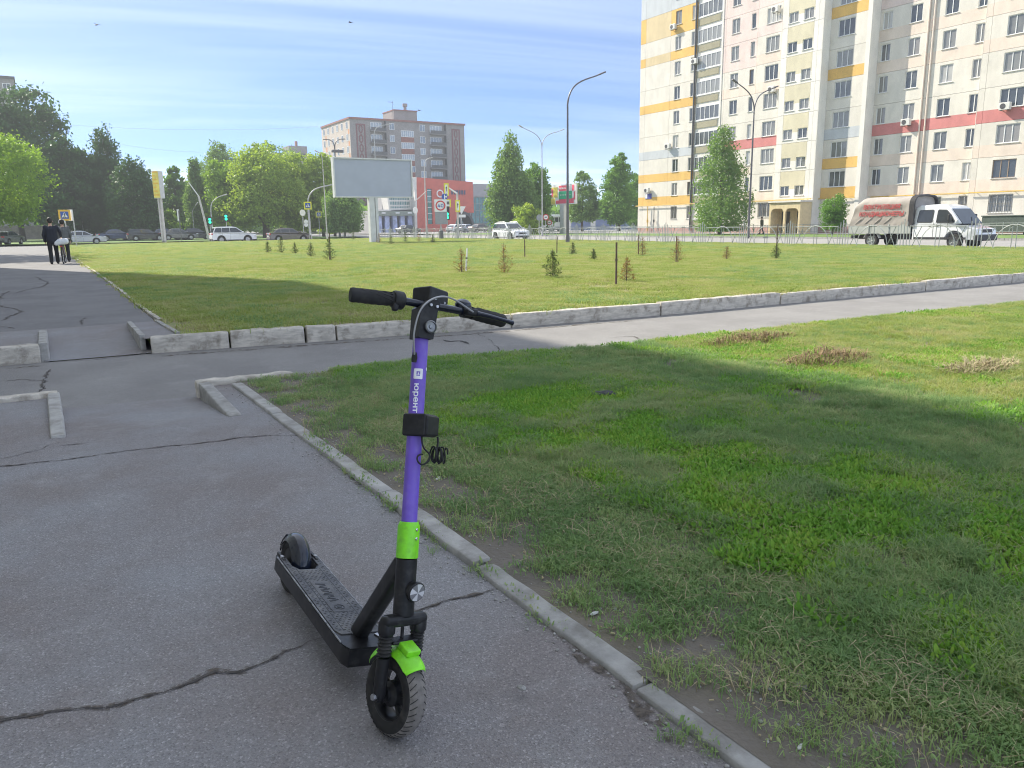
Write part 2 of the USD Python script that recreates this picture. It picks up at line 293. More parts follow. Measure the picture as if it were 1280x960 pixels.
# ---------------------------------------------------------------- the setting
Z_CROSS, Z_LAWN = -0.12, 0.06
far_line = [(-9, 10.6), (0.02, 10.40), (1.07, 10.33), (3.0, 10.04), (5.9, 9.64), (8.64, 9.42), (11.5, 9.36), (20, 9.12), (36.4, 8.7)]
near_line = [(-9, 7.7), (-0.3, 7.5), (1.15, 7.27), (2.0, 7.2), (3.24, 7.13), (5.5, 6.8), (8.6, 6.62), (13.8, 6.34), (36.4, 5.2)]
def on(line, x): return float(np.interp(x, [p[0] for p in line], [p[1] for p in line]))
struct('ground', sheet(sbox(-900, -400, 1400, 1800), -0.30), 'lawn_far')
struct('near_path', sheet([(-7, -6), (1.36, -6), (1.36, 5.9), (1.19, 5.9), (1.19, 7.2), (1.36, 7.2), (1.36, 5.9), (1.38, 5.9), (1.38, 7.15), (1.19, 7.22), (1.19, 5.88), (-0.02, 5.88), (-0.02, 7.44), (-7, 7.6)] and [(-7, -6), (1.40, -6), (1.40, 7.12), (1.19, 7.2), (1.19, 5.88), (0.0, 5.88), (0.0, 7.44), (-7, 7.6)], 0.0), 'asphalt_near')
struct('ramp', (np.array([(0, 5.88, 0.0), (1.19, 5.88, 0.0), (1.19, 7.3, Z_CROSS+.012), (0, 7.5, Z_CROSS+.012)]), np.array([[0, 1, 2], [0, 2, 3]])), 'asphalt_near')
struct('cross_path', sheet(near_line+far_line[::-1], Z_CROSS), 'asphalt_cross')
struct('far_walkway', sheet([(-2.3, 12.3), (1.42, 12.3), (1.6, 25), (1.9, 82), (-2.3, 82)], Z_LAWN+.004), 'asphalt_far')
struct('landing', sheet([(1.05, 10.36), (1.45, 10.33), (1.42, 12.3), (1.05, 12.3)], Z_LAWN+.006), 'asphalt_near')
struct('landing', sheet([(-2.3, 10.5), (-0.02, 10.5), (-0.02, 12.3), (-2.3, 12.3)], Z_LAWN+.006), 'asphalt_near')
struct('ramp', (np.array([(-0.02, 10.38, Z_CROSS+.01), (1.16, 10.32, Z_CROSS+.01), (1.16, 12.3, Z_LAWN+.004), (-0.02, 12.3, Z_LAWN+.004)]), np.array([[0, 1, 2], [0, 2, 3]])), 'asphalt_near')
# the two lawns: gently uneven sheets
def near_z(X, Y): return 0.015+0.03*(meshkit.fbm(np.stack([X*.9, Y*.9, X*0], -1), 3, 3)-.5)
def lawn_z(X, Y): return Z_LAWN+0.05*(meshkit.fbm(np.stack([X*.35, Y*.35, X*0], -1), 3, 5)-.5)
def lawn_sheet(x0, x1, lo, hi, nx, ny, zf):
    X = np.linspace(x0, x1, nx+1)[None, :].repeat(ny+1, 0); t = np.linspace(0, 1, ny+1)[:, None]
    l = np.array([lo(x) for x in X[0]])[None]; h = np.array([hi(x) for x in X[0]])[None]; Y = l+(h-l)*t
    v, f = grid_sheet(0, 1, 0, 1, nx, ny, lambda a, b: a*0); v = np.stack([X, Y, zf(X, Y)], -1).reshape(-1, 3); return v, f
struct('near_lawn', lawn_sheet(1.44, 36.4, lambda x: -6, lambda x: on(near_line, x)-.05, 160, 60, near_z), 'soil_mossy', True)
struct('middle_lawn', join(lawn_sheet(1.46, 36.4, lambda x: on(far_line, x)+.14, lambda x: 12.3, 120, 8, lawn_z), lawn_sheet(1.5, 36.4, lambda x: 12.3, lambda x: 82.0, 120, 150, lawn_z)), 'lawn_soil', True)
struct('west_lawn', sheet([(-40, 13), (-2.3, 13), (-2.3, 82), (-40, 82)], Z_LAWN), 'verge')
# roads
struct('road', sheet(sbox(37.2, -60, 53.0, 400), -0.10), 'asphalt_road')
struct('side_street', sheet(sbox(-120, 83.4, 37.2, 97), -0.12), 'asphalt_road')
struct('far_verge', sheet(sbox(53.15, -60, 63.5, 400), 0.05), 'verge')
struct('yard', sheet(sbox(63.6, -60, 140, 400), 0.06), 'asphalt_road')
struct('street_verge', sheet(sbox(-120, 97.2, 37.0, 330), 0.02), 'verge')
struct('square', sheet(sbox(53.2, 112, 140, 330), 0.07), 'asphalt_road')
# kerbs: every stone a piece of its own
def stone(p0, p1, w, z0, z1, seed, sub=3, amp=0.012, zz1=None):
    p0, p1 = np.array(p0, float), np.array(p1, float); L = np.linalg.norm(p1-p0); d = (p1-p0)/L; n = np.array([-d[1], d[0]])
    m = trimesh.creation.box(extents=(L, w, z1-z0))
    for _ in range(sub): m = m.subdivide()
    v = np.array(m.vertices); h = np.array([L/2, w/2, (z1-z0)/2])
    q = np.abs(v); r = min(0.022, w*.16); inner = np.sign(v)*np.minimum(q, h-r); dv = v-inner; ln = np.linalg.norm(dv, axis=1, keepdims=True)
    v = np.where(ln > r, inner+dv*r/np.maximum(ln, 1e-9), v)
    v[:, 2] += (z0+z1)/2
    wv = np.array([p0[0], p0[1], 0])+np.outer(v[:, 0]+L/2, [d[0], d[1], 0])+np.outer(v[:, 1]+w/2, [n[0], n[1], 0]); wv[:, 2] = v[:, 2]
    nz = np.stack([meshkit.fbm(wv*7+k*9.1, 3, seed) for k in range(3)], 1)-.5; wv = wv+nz*2*amp
    if zz1 is not None: t = np.clip(((wv[:, :2]-p0)@d)/L, 0, 1); top = wv[:, 2] > (z0+z1)/2; wv[top, 2] += (zz1-z1)*t[top]
    return wv, np.array(m.faces)
k = struct('high_kerb')
edges = [1.10, 2.02, 2.96, 3.36, 5.92, 8.66, 11.5, 15.9, 19.2, 22.4, 25.6, 28.8, 32.0, 36.3]
for i in range(len(edges)-1):
    a, b = edges[i]+.012, edges[i+1]-.012
    part(k, 'kerb_stone', stone((a, on(far_line, a)), (b, on(far_line, b)), .16, -.32, .085+rng.uniform(-.012, .012), i, 4 if i < 8 else 2), 'kerb_white', 40)
part(k, 'kerb_stone', stone((1.08, 10.5), (1.10, 12.2), .07, -.3, .10, 40, 3, .008), 'kerb_concrete', 40)
part(k, 'kerb_stone', stone((1.50, 10.55), (1.46, 12.3), .06, -.2, .09, 41, 3, .008), 'kerb_concrete', 40)
k = struct('high_kerb_west')
part(k, 'kerb_stone', stone((-1.9, 10.48), (-0.06, 10.40), .16, -.32, .09, 44, 4), 'kerb_white', 40)
part(k, 'kerb_stone', stone((-5.2, 10.5), (-1.94, 10.48), .16, -.32, .09, 45, 3), 'kerb_white', 40)
part(k, 'kerb_stone', stone((0.03, 10.45), (0.05, 12.0), .10, -.3, .10, 46, 4, zz1=.09), 'kerb_concrete', 40)
k = struct('near_kerb')
ys = [-1.5, -.42, .58, 1.58, 2.58, 3.6, 4.65, 5.72, 7.08]
for i in range(len(ys)-1):
    dx = rng.uniform(-.003, .003)
    part(k, 'kerb_stone', stone((1.475+dx, ys[i]+.006), (1.475+rng.uniform(-.003, .003), ys[i+1]-.006), .095, -.2, .026+rng.uniform(-.008, .008), 60+i, 4, .006), 'kerb_concrete', 40)
k = struct('ramp_kerb')
part(k, 'kerb_stone', stone((1.205, 5.86), (1.215, 7.12), .105, -.25, .012, 70, 4, .006, zz1=.05), 'kerb_concrete', 40)
part(k, 'kerb_stone', stone((1.10, 7.16), (1.96, 7.10), .13, -.25, .05, 71, 4, .016), 'kerb_white', 40)
part(k, 'kerb_stone', stone((0.05, 5.93), (0.06, 7.42), .095, -.25, .02, 72, 4, .006, zz1=.05), 'kerb_concrete', 40)
part(k, 'kerb_stone', stone((-0.42, 7.46), (0.04, 7.43), .11, -.25, .045, 73, 4, .02), 'kerb_white', 40)
k = struct('low_kerb')
xs = [2.0, 3.0, 4.05, 5.1, 6.3, 7.4, 8.5, 9.6, 10.7, 11.8, 13, 14.2, 15.4, 16.6, 18, 20, 23, 27, 32, 36.3]
for i in range(len(xs)-1):
    part(k, 'kerb_stone', stone((xs[i]+.005, on(near_line, xs[i])-.05), (xs[i+1]-.005, on(near_line, xs[i+1])-.05), .085, -.25, .0+rng.uniform(-.02, .012), 80+i, 3, .008), 'kerb_concrete', 40)
k = struct('walkway_kerb')
ys = np.arange(12.3, 60, 1.0)
for i in range(len(ys)-1):
    f = lambda y: np.interp(y, [12.3, 25, 82], [1.44, 1.62, 1.92])
    part(k, 'kerb_stone', stone((f(ys[i])+.07+rng.uniform(-.02, .02), ys[i]+.01), (f(ys[i+1])+.07+rng.uniform(-.02, .02), ys[i+1]-.01), .07, -.1, Z_LAWN+.025+rng.uniform(-.012, .012), 110+i, 1, .004), 'kerb_white', 40)
k = struct('road_kerb')
for x in (36.75, 53.0):
    for y in np.arange(2, 110, 6.0): part(k, 'kerb_stone', span((x, y+.02, -.25), (x+.16, y+5.98, .04)), 'kerb_concrete')
for x in np.arange(-40, 36, 6.0): part(k, 'kerb_stone', span((x+.02, 83.2, -.3), (x+5.98, 83.36, .05)), 'kerb_white')
# cracks and worn edges in the asphalt
def crack(px, z, w, seed, m='crack_dark', amp=.012, end=True):
    r = np.random.default_rng(seed); p = np.array([G(*q, z)[:2] for q in px]); L = np.r_[0, np.cumsum(np.linalg.norm(np.diff(p, axis=0), axis=1))]
    n = max(int(L[-1]/.03), 6); s = np.linspace(0, L[-1], n); q = np.stack([np.interp(s, L, p[:, k]) for k in range(2)], 1)
    t = np.gradient(q, axis=0); t /= np.linalg.norm(t, axis=1, keepdims=True); nn = np.stack([-t[:, 1], t[:, 0]], 1)
    off = np.cumsum(r.normal(0, amp*.7, n)); off -= np.linspace(off[0], off[-1], n); off = np.clip(off, -3*amp, 3*amp)
    q = q+nn*off[:, None]; ww = w*(.10+1.5*meshkit.fbm(np.stack([s*9, s*0+seed, s*0], 1), 4, seed)**1.4)*(np.clip(np.minimum(s, L[-1]-s)/.12, .12, 1) if end else 1)
    a, b = q+nn*ww[:, None]/2, q-nn*ww[:, None]/2; v = np.vstack([np.c_[a, np.full(n, z+.004)], np.c_[b, np.full(n, z+.004)]])
    i = np.arange(n-1); f = np.vstack([np.stack([i+n, i+n+1, i], 1), np.stack([i+1, i, i+n+1], 1)]); return v, f
cr = [([(-60, 912), (0, 903), (60, 893), (130, 888), (200, 868), (250, 848), (295, 836), (340, 818), (380, 802), (408, 797)], 0, .03, 1), ([(452, 784), (530, 762), (560, 752), (605, 742), (622, 737)], 0, .022, 2),
      ([(-30, 586), (0, 582), (60, 576), (140, 566), (220, 558), (300, 548), (352, 545)], 0, .02, 3), ([(352, 545), (380, 546), (398, 551)], 0, .012, 4), ([(0, 574), (45, 564), (75, 553)], 0, .012, 5),
      ([(85, 521), (150, 514), (200, 508), (254, 502)], -.1, .12, 6), ([(118, 553), (60, 560)], 0, .01, 7),
      ([(0, 401), (24, 390), (15, 386), (0, 382)], .064, .05, 8), ([(20, 366), (52, 358), (60, 353), (50, 349), (44, 346)], .064, .05, 9), ([(0, 408), (18, 411)], .064, .03, 10), ([(104, 406), (106, 397)], .064, .03, 11), ([(30, 344), (100, 343)], .064, .06, 12), ([(5, 374), (2, 370), (12, 364)], .064, .04, 30),
      ([(612, 423), (618, 432), (624, 444)], -.12, .012, 13), ([(598, 417), (612, 423)], -.12, .01, 14), ([(64, 462), (52, 474), (56, 500)], -.12, .03, 15), ([(66, 452), (120, 449), (185, 441)], -.11, .035, 16), ([(0, 477), (30, 474), (60, 476)], -.12, .02, 17), ([(760, 422), (790, 421), (800, 425)], -.12, .02, 31)]
for px, z, w, s in cr: struct('crack', crack(px, z, w*(.52 if w > .011 else .85), s), 'crack_dark' if w < .016 else 'crack_film'); struct('crack_edge', crack(px, z-.002, w*1.9, s), 'dirt_film')
# dirt that has washed along the kerbs
for px, z, w, s in [([(420, 582), (480, 622), (540, 664), (620, 720), (700, 790), (780, 866), (850, 940)], 0, .05, 21), ([(190, 446), (300, 438), (440, 428), (560, 420), (660, 412), (800, 400)], -.12, .07, 22), ([(0, 462), (64, 456)], -.12, .06, 23)]:
    struct('dirt_streak', crack(px, z, w*1.6, s, amp=.006), 'dirt_film')
oil = G(570, 427, -.12)
struct('oil_stain', crack([(553, 425), (562, 427), (575, 426), (588, 431)], -.12, .05, 24), 'crack_dark')

# ---------------------------------------------------------------- grass
def blades(n, R, h0, h1, w, lean, seed, seg=2):
    r = np.random.default_rng(seed); vs, fs = [], []
    for i in range(n):
        a, rad = r.uniform(0, 2*PI), R*math.sqrt(r.uniform()); b = r.uniform(0, 2*PI); h = r.uniform(h0, h1); ln = lean*r.uniform(.2, 1.2)*h
        c = np.array([rad*math.cos(a), rad*math.sin(a), 0]); d = np.array([math.cos(b), math.sin(b), 0]); s = np.array([-d[1], d[0], 0]); ww = w*r.uniform(.7, 1.3)
        p1 = c+d*ln*.35+np.array([0, 0, h*.6]); p2 = c+d*ln+np.array([0, 0, h*(1-.25*min(lean, 1))])
        k = len(vs)*5; vs.append(np.array([c-s*ww/2-[0, 0, .02], c+s*ww/2-[0, 0, .02], p1+s*ww*.42, p1-s*ww*.42, p2])); fs.append(np.array([[0, 1, 2], [0, 2, 3], [3, 2, 4]])+k)
    return np.vstack(vs), np.vstack(fs)
def broadleaf(n, R, L, seed):
    r = np.random.default_rng(seed); vs, fs = [], []
    for i in range(n):
        a, rad = r.uniform(0, 2*PI), R*math.sqrt(r.uniform()); c = np.array([rad*math.cos(a), rad*math.sin(a), r.uniform(.005, .03)]); b = r.uniform(0, 2*PI); up = r.uniform(.4, 1.3); l = L*r.uniform(.6, 1.25)
        d = np.array([math.cos(b)*math.cos(up), math.sin(b)*math.cos(up), math.sin(up)]); s = np.array([-math.sin(b), math.cos(b), 0]); w = l*.2; nn = np.cross(d, s)
        k = len(vs)*6; vs.append(np.array([c, c+d*l*.35+s*w, c+d*l*.75+s*w*.8, c+d*l, c+d*l*.75-s*w*.8, c+d*l*.35-s*w])); fs.append(np.array([[0, 1, 5], [1, 2, 4], [1, 4, 5], [2, 3, 4]])+k)
    return np.vstack(vs), np.vstack(fs)
def instancer(name, protos, pts, idx, ang, sc, label, cat):
    p = numbered('/World', name); pi = UsdGeom.PointInstancer.Define(stage, p); rel = pi.CreatePrototypesRel()
    for i, (m, mt) in enumerate(protos):
        q = usdkit.mesh(stage, f'{p}/blade_clump_{i:03d}', m, '/World/Looks/'+mt); rel.AddTarget(q.GetPath())
    n = len(pts); pi.CreateProtoIndicesAttr(Vt.IntArray.FromNumpy(np.asarray(idx, np.int32))); pi.CreatePositionsAttr(Vt.Vec3fArray.FromNumpy(np.asarray(pts, np.float32)))
    pi.CreateOrientationsAttr(Vt.QuathArray([Gf.Quath(float(math.cos(a/2)), 0, 0, float(math.sin(a/2))) for a in ang])); pi.CreateScalesAttr(Vt.Vec3fArray.FromNumpy(np.repeat(np.asarray(sc, np.float32)[:, None], 3, 1)))
    data(pi.GetPrim(), label=label, category=cat, kind='stuff'); return p
def infront(p, m=90):
    d = p-EYE; w = d@FWD; x = 640+FOC*(d@RGT)/np.maximum(w, .01); y = 480-FOC*(d@UPV)/np.maximum(w, .01); return (w > .3) & (x > -m) & (x < 1280+m) & (y < 960+m*1.5)
def fb(x, y, s, seed, o=3): return meshkit.fbm(np.stack([x*s, y*s, x*0], -1), o, seed)
protos = [(blades(46, .085, .035, .085, .0042, .9, 1), 'grass_blade'), (blades(40, .09, .03, .065, .004, 1.3, 2), 'grass_blade'), (blades(52, .08, .05, .11, .0042, 1.1, 3), 'grass_blade'),
          (broadleaf(44, .085, .026, 4), 'grass_lush'), (broadleaf(36, .09, .021, 5), 'grass_lush'), (blades(22, .12, .03, .08, .003, 2.2, 6), 'straw'), (broadleaf(22, .07, .02, 7), 'grass_blade'), (blades(44, .09, .04, .085, .0046, .9, 8), 'grass_sun_tint')]
def near_scatter(n, x0, x1, y0, y1, seed):
    r = np.random.default_rng(seed); x = r.uniform(x0, x1, n); y = r.uniform(y0, y1, n); p = np.stack([x, y, near_z(x, y)], 1)
    ok = infront(p) & (x > 1.5) & (y < np.interp(x, [q[0] for q in near_line], [q[1] for q in near_line])-.1); x, y, p = x[ok], y[ok], p[ok]
    edge = x-1.5; bare = fb(x, y, 1.3, 11)*.7+fb(x, y, 5.0, 12)*.3
    corner = np.clip((y-4.6)/2.2, 0, 1)*np.clip(1-(x-1.5)/1.6, 0, 1)
    dens = np.clip((edge-.06)/.55+(fb(x, y, 2.2, 10)-.5)*1.7-corner*1.5, 0.0, 1)*np.clip(1.5-np.clip((bare-.54)*9, 0, 1.25), .12, 1)
    tuft = (fb(x, y, 6.0, 15) > .66)*.55; strip = .10+.42*fb(x, y, 1.7, 21)+.16*np.clip((2.1-y)/1.3, 0, 1); dens *= np.clip((edge-strip*.75)/.22+.25, .06, 1); dens = np.maximum(dens, .04+.22*(fb(x, y, 9, 19) > .62)); dens = np.maximum(dens, tuft*np.clip(edge/.1, 0, 1)*.8)
    lit_edge = np.clip(1-np.abs(x-6.2)/1.0, 0, 1)*np.clip(1-np.abs(y-3.2)/2.2, 0, 1); dens *= 1-.55*lit_edge
    ok = r.uniform(size=len(x)) < dens; x, y, p = x[ok], y[ok], p[ok]; u = r.uniform(size=len(x))
    lush = np.clip(1.7-np.abs(x-2.75-.10*(y-2))/1.0, 0, 1)*(y < 5.2)*np.clip((fb(x, y, 2.6, 13)-.34)*6, 0, 1)
    lush = np.maximum(lush, .5*(fb(x, y, 1.2, 14) > .62))
    idx = np.where(u < lush*.72, np.where(u*7 % 1 < .6, 3, 4), np.select([u < .38, u < .62, u < .80, u < .855], [0, 2, 1, 5], 6))
    idx = np.where((x > 5.9) & (u > .25), np.where(u > .96, 5, 7), idx); idx = np.where((x-1.5 < .5+.5*fb(x, y, 2, 16)) & (idx != 5), np.where(u > .5, 6, 1), idx)  # past the shadow edge, blades with sunlight painted into their colour
    sc = r.uniform(.62, 1.0, len(x))*np.where((idx == 3) | (idx == 4), 1.25, 1.0); return p, idx, r.uniform(0, 2*PI, len(x)), sc
A = near_scatter(40000, 1.5, 4.6, .2, 7.2, 1); B = near_scatter(52000, 4.6, 20, .2, 6.8, 2)
P0, I0, A0, S0 = (np.concatenate([a, b]) for a, b in zip(A, B))
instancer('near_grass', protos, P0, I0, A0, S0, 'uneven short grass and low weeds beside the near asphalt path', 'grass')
protos = [(blades(60, .20, .035, .08, .009, 1.0, 21), 'grass_sun_tint'), (blades(60, .20, .03, .065, .009, 1.3, 22), 'grass_sun_tint'), (blades(40, .22, .02, .05, .008, 2.0, 23), 'straw'), (blades(60, .18, .04, .09, .008, .9, 24), 'grass_blade')]
def mid_scatter(n, y0, y1, seed, s0):
    r = np.random.default_rng(seed); x = r.uniform(1.6, 36.2, n); y = r.uniform(y0, y1, n); p = np.stack([x, y, lawn_z(x, y)], 1)
    xe = np.interp(y, [12.3, 25, 82], [1.56, 1.74, 2.04]); ok = infront(p, 60) & (x > xe) & (y > np.interp(x, [q[0] for q in far_line], [q[1] for q in far_line])+.2)
    dens = np.clip(1.25-np.clip((fb(x, y, .5, 31)*.6+fb(x, y, 1.7, 32)*.4-.55)*7, 0, 1.05), 0, 1); ok &= r.uniform(size=n) < dens; p = p[ok]; u = r.uniform(size=len(p)); 
    sh = fb(p[:, 0], p[:, 1], .35, 33); idx = np.select([u < .40, u < .72, u < .72+.18*(sh > .5)+.06], [0, 1, 2], np.where(sh < .5, 3, 0)); return p, idx, r.uniform(0, 2*PI, len(p)), s0*r.uniform(.75, 1.3, len(p))
A = mid_scatter(30000, 9, 20, 3, 1.0); B = mid_scatter(26000, 20, 42, 4, 1.25); C_ = mid_scatter(16000, 42, 82, 5, 1.6)
P0, I0, A0, S0 = (np.concatenate(q) for q in zip(A, B, C_))
instancer('lawn_grass', protos, P0, I0, A0, S0, 'sunlit mown grass of the wide lawn between walkway and road', 'grass')
# small weeds along the joints of the kerbs
r = np.random.default_rng(9); pts = []
for a, b, n, z in [((400, 560), (560, 690), 60, 0), ((580, 700), (700, 790), 14, 0), ((820, 900), (900, 945), 12, 0), ((510, 420), (560, 416), 12, -.12), ((380, 545), (470, 612), 25, 0)]:
    for _ in range(n):
        t = r.uniform(); q = np.array(G(a[0]+(b[0]-a[0])*t, a[1]+(b[1]-a[1])*t, z)); q[:2] += r.normal(0, .015, 2); pts.append(q)
pts = np.array(pts); instancer('kerb_weeds', [(broadleaf(14, .035, .022, 41), 'grass_blade'), (blades(18, .04, .02, .05, .003, 1.2, 42), 'grass_blade')], pts, r.integers(0, 2, len(pts)), r.uniform(0, 6.28, len(pts)), r.uniform(.6, 1.2, len(pts)), 'tiny weeds sprouting from the joints along the near kerb', 'weeds')
_PEB = trimesh.creation.icosphere(0)
# litter, twigs and stones lying about
for i, (px, py, lab, m, s) in enumerate([(743, 768, 'white cigarette end lying in the dirt by the near kerb', 'litter_white', (.04, .012, .011)), (1000, 859, 'flat grey stone among the weeds near the bottom edge', 'kerb_concrete', (.05, .035, .018)), (755, 498, 'dark crumpled bag lying in the shaded grass', 'litter_dark', (.19, .12, .07)),
                                         (548, 598, 'pale paper scrap on the soil just right of the scooter stem', 'litter_white', (.06, .025, .006)), (652, 862, 'pale pebble on the bare soil beside the kerb', 'kerb_concrete', (.03, .02, .015)), (1001, 934, 'small white wrapper in the dirt at the bottom edge', 'litter_white', (.035, .012, .006)), (1073, 337, 'white plastic scrap on the sunlit lawn', 'litter_white', (.28, .12, .05)), (949, 309, 'pale flat stone at the foot of the road fence', 'litter_white', (.45, .2, .05))]):
    z = Z_LAWN if py < 400 else .02; g = G(px, py, z)
    mm = trimesh.creation.icosphere(2); single('litter' if 'litter' in m else 'stone', move(wobble(mm, .35, 1.6, i), (g[0], g[1], z+s[2]*.45), rotz(i*1.3), np.array(s)/2), m, lab, 'litter' if 'litter' in m else 'stone', smooth=False)
r = np.random.default_rng(12); bits = []
for i in range(1100):
    q = np.array([1.50+r.gamma(1.2, .42), r.uniform(.6, 6.9)]); z = near_z(*q); bits.append(box((q[0], q[1], z+.008), (r.uniform(.005, .016), r.uniform(.003, .008), .003), rotz(r.uniform(0, 3))@rotx(r.uniform(-.4, .4))))
single('debris', join(*bits), 'straw', 'tiny pale bits of dry leaf scattered over the bare soil', 'debris', kind='stuff')
bits = []
for i in range(170):
    q = np.array([1.6+r.gamma(1.6, .55), r.uniform(.7, 6.5)]); z = near_z(*q); a = r.uniform(0, 6.28); L = r.uniform(.05, .16); d = np.array([math.cos(a), math.sin(a), 0]); p = np.array([q[0], q[1], z+.02]); bits.append(tube([p, p+d*L*.5+[r.normal(0, .01), r.normal(0, .01), .012], p+d*L], [.0018, .0015, .001], 4))
single('twigs', join(*bits), 'straw', 'thin dry stalks lying across the grass beside the path', 'twigs', kind='stuff')
bits = []
for i in range(900):
    q = np.array([1.48+r.gamma(1.1, .35), r.uniform(.6, 7.0)]); s = r.uniform(.002, .008); bits.append(move(_PEB, (q[0], q[1], near_z(*q)+s*.3), rotz(r.uniform(0, 6)), np.array([s, s*r.uniform(.6, 1), s*.6])))
for i in range(260):
    y = r.uniform(.4, 7.0); q = np.array([1.375-abs(r.normal(0, .05)), y]); s = r.uniform(.003, .008); bits.append(move(_PEB, (q[0], q[1], s*.4), rotz(r.uniform(0, 6)), np.array([s, s*.8, s*.6])))
single('pebbles', join(*bits), 'kerb_concrete', 'small pebbles and grit along both sides of the near kerb', 'pebbles', kind='stuff')
def heap(px, py, w, d, h, seed, m, lab):
    g = G(px, py, .02); r = np.random.default_rng(seed); b = blades(700, 1.0, .02, .10, .007, 2.6, seed); v = b[0].copy(); base = np.repeat(v.reshape(-1, 5, 3)[:, :1], 5, 1).reshape(-1, 3); rr = np.hypot(base[:, 0], base[:, 1])
    v[:, 2] += h*np.clip(1-rr**2, 0, 1)*(.5+fb(base[:, 0], base[:, 1], 3, seed)); off = v-base; v = base*[w, d, 1]+off; v[:, 2] = off[:, 2]+base[:, 2]
    single('hay_heap', (v+[g[0], g[1], .02], b[1]), m, lab, 'cut grass', kind='stuff')
heap(1030, 454, .62, .28, .09, 51, 'hay', 'heap of brown dry cut grass on the sunlit grass'); heap(1225, 462, .55, .2, .03, 52, 'straw', 'thin patch of dry clippings near the right edge'); heap(935, 428, .75, .22, .06, 53, 'hay', 'dry grass raked along the low kerb of the cross path')
# ---------------------------------------------------------------- the kick scooter
mat('purple_paint', (0.155, 0.085, 0.50), 0.4, 0.08, 12, coat=0.2, stain=((0.21, 0.15, 0.48), 45, 0.5))
mat('green_plastic', (0.22, 0.72, 0.02), 0.36, 0.06, 40, coat=0.15, stain=((0.15, 0.40, 0.04), 38, 0.5))
mat('black_plastic', (0.012, 0.012, 0.013), 0.45, 0.3, 50, spec=0.35, stain=((0.05, 0.048, 0.045), 22, 0.5))
mat('black_metal', (0.010, 0.010, 0.011), 0.38, 0.3, 60, spec=0.35, stain=((0.06, 0.058, 0.055), 28, 0.45))
mat('black_gloss', (0.006, 0.008, 0.014), 0.16, 0.2, 60, coat=0.4, spec=0.4); mat('lock_steel', (0.22, 0.225, 0.23), 0.3, 0.2, 80, metal=0.8)
mat('scuffed_edge', (0.24, 0.24, 0.245), 0.4, 0.5, 40, metal=0.6)
mat('rubber', (0.014, 0.0135, 0.0135), 0.75, 0.3, 40, stain=((0.07, 0.064, 0.056), 14, 0.6))
mat('rubber_dusty', (0.17, 0.155, 0.14), 0.9, 0.25, 40)
mat('rubber_mat', (0.075, 0.076, 0.082), 0.6, 0.3, 40, stain=((0.16, 0.155, 0.15), 12, 0.8))
mat('chrome', (0.7, 0.7, 0.72), 0.12, 0.05, 30, metal=1.0)
mat('steel_dull', (0.42, 0.42, 0.43), 0.35, 0.15, 30, metal=0.9)
mat('reflector_light', (0.75, 0.75, 0.76), 0.2, 0.05, 30, metal=0.5)
mat('reflector_grey', (0.26, 0.26, 0.27), 0.25, 0.1, 30, metal=0.6)
mat('white_print', (0.80, 0.80, 0.82), 0.5, 0.04, 30)
mat('clear_cable', (0.33, 0.33, 0.33), 0.3, 0.1, 30, metal=0.5)
PHI, STEER, BAR, RK = 0.221, 0.2, 0.01, 0.229
sc_root = numbered('/World', 'kick_scooter'); sx = UsdGeom.Xform.Define(stage, sc_root)
Rs = rotz(-0.005)@roty(PHI); mm = np.eye(4); mm[:3, :3] = Rs.T; mm[3, :3] = (0.689, 1.805, 0.0); sx.AddTransformOp().Set(Gf.Matrix4d(*map(float, mm.ravel())))
data(sx.GetPrim(), label='purple and bright green electric kick scooter leaning on its kickstand', category='scooter')
AX = np.array([0, math.sin(RK), math.cos(RK)]); S0 = np.array([0, .057, .42])
def rodrig(ax, a):
    K = np.array([[0, -ax[2], ax[1]], [ax[2], 0, -ax[0]], [-ax[1], ax[0], 0]]); return np.eye(3)+math.sin(a)*K+(1-math.cos(a))*K@K
RST = {True: rodrig(AX, STEER), 'bar': rodrig(AX, BAR)}
def steer(m, how=True): v, f = arr(m); return (v-S0)@RST[how].T+S0, f
def stem(z): return S0+AX*(z-.42)/math.cos(RK)
RT = rotx(-RK)                                   # stem's own frame: z along the stem
def along(m, z): return move(m, stem(z), RT)     # mesh given about the stem axis at height z
def sp(name, m, mt, smooth=35, st=True, parent=None, label=None): return part(parent or sc_root, name, steer(m, st) if st else m, mt, smooth, label)
# front wheel
RW = .116
def tyre_prof(R, w, n=14):
    a = np.linspace(-.72*PI, .72*PI, n); return [(R-w*.92+w*.92*math.cos(t), w*math.sin(t)*1.0) for t in a]
hubc = np.array([0, 0, RW])
ty = sp('front_wheel', lathe(tyre_prof(RW, .032), 'x', 56, hubc), 'rubber')
sp('rim', join(lathe([(.070, -.027), (.077, -.024), (.074, -.018), (.066, -.012), (.066, .012), (.074, .018), (.077, .024), (.070, .027), (.062, .014), (.062, -.014), (.070, -.027)], 'x', 40, hubc)), 'black_metal', parent=ty)
sp('hub', join(lathe([(.001, -.036), (.018, -.036), (.020, -.028), (.034, -.02), (.036, .02), (.020, .028), (.018, .036), (.001, .036)], 'x', 24, hubc)), 'black_plastic', parent=ty)
for i in range(5):
    a = i*2*PI/5+.3; d = np.array([0, math.cos(a), math.sin(a)]); sp('spoke', rod(hubc+d*.03, hubc+d*.066, .0085, .0075, 8), 'black_metal', parent=ty)
sp('brake_disc', disc(hubc+[.024, 0, 0], .048, 'x', 30, .002), 'steel_dull', parent=ty)
tr = []
a = np.linspace(-.33*PI, .33*PI, 9); band = [(RW-.032*.92+.032*.92*math.cos(t)+.0006, .032*math.sin(t)) for t in a]
sp('tread', lathe(band, 'x', 56, hubc), 'rubber_dusty', parent=ty)
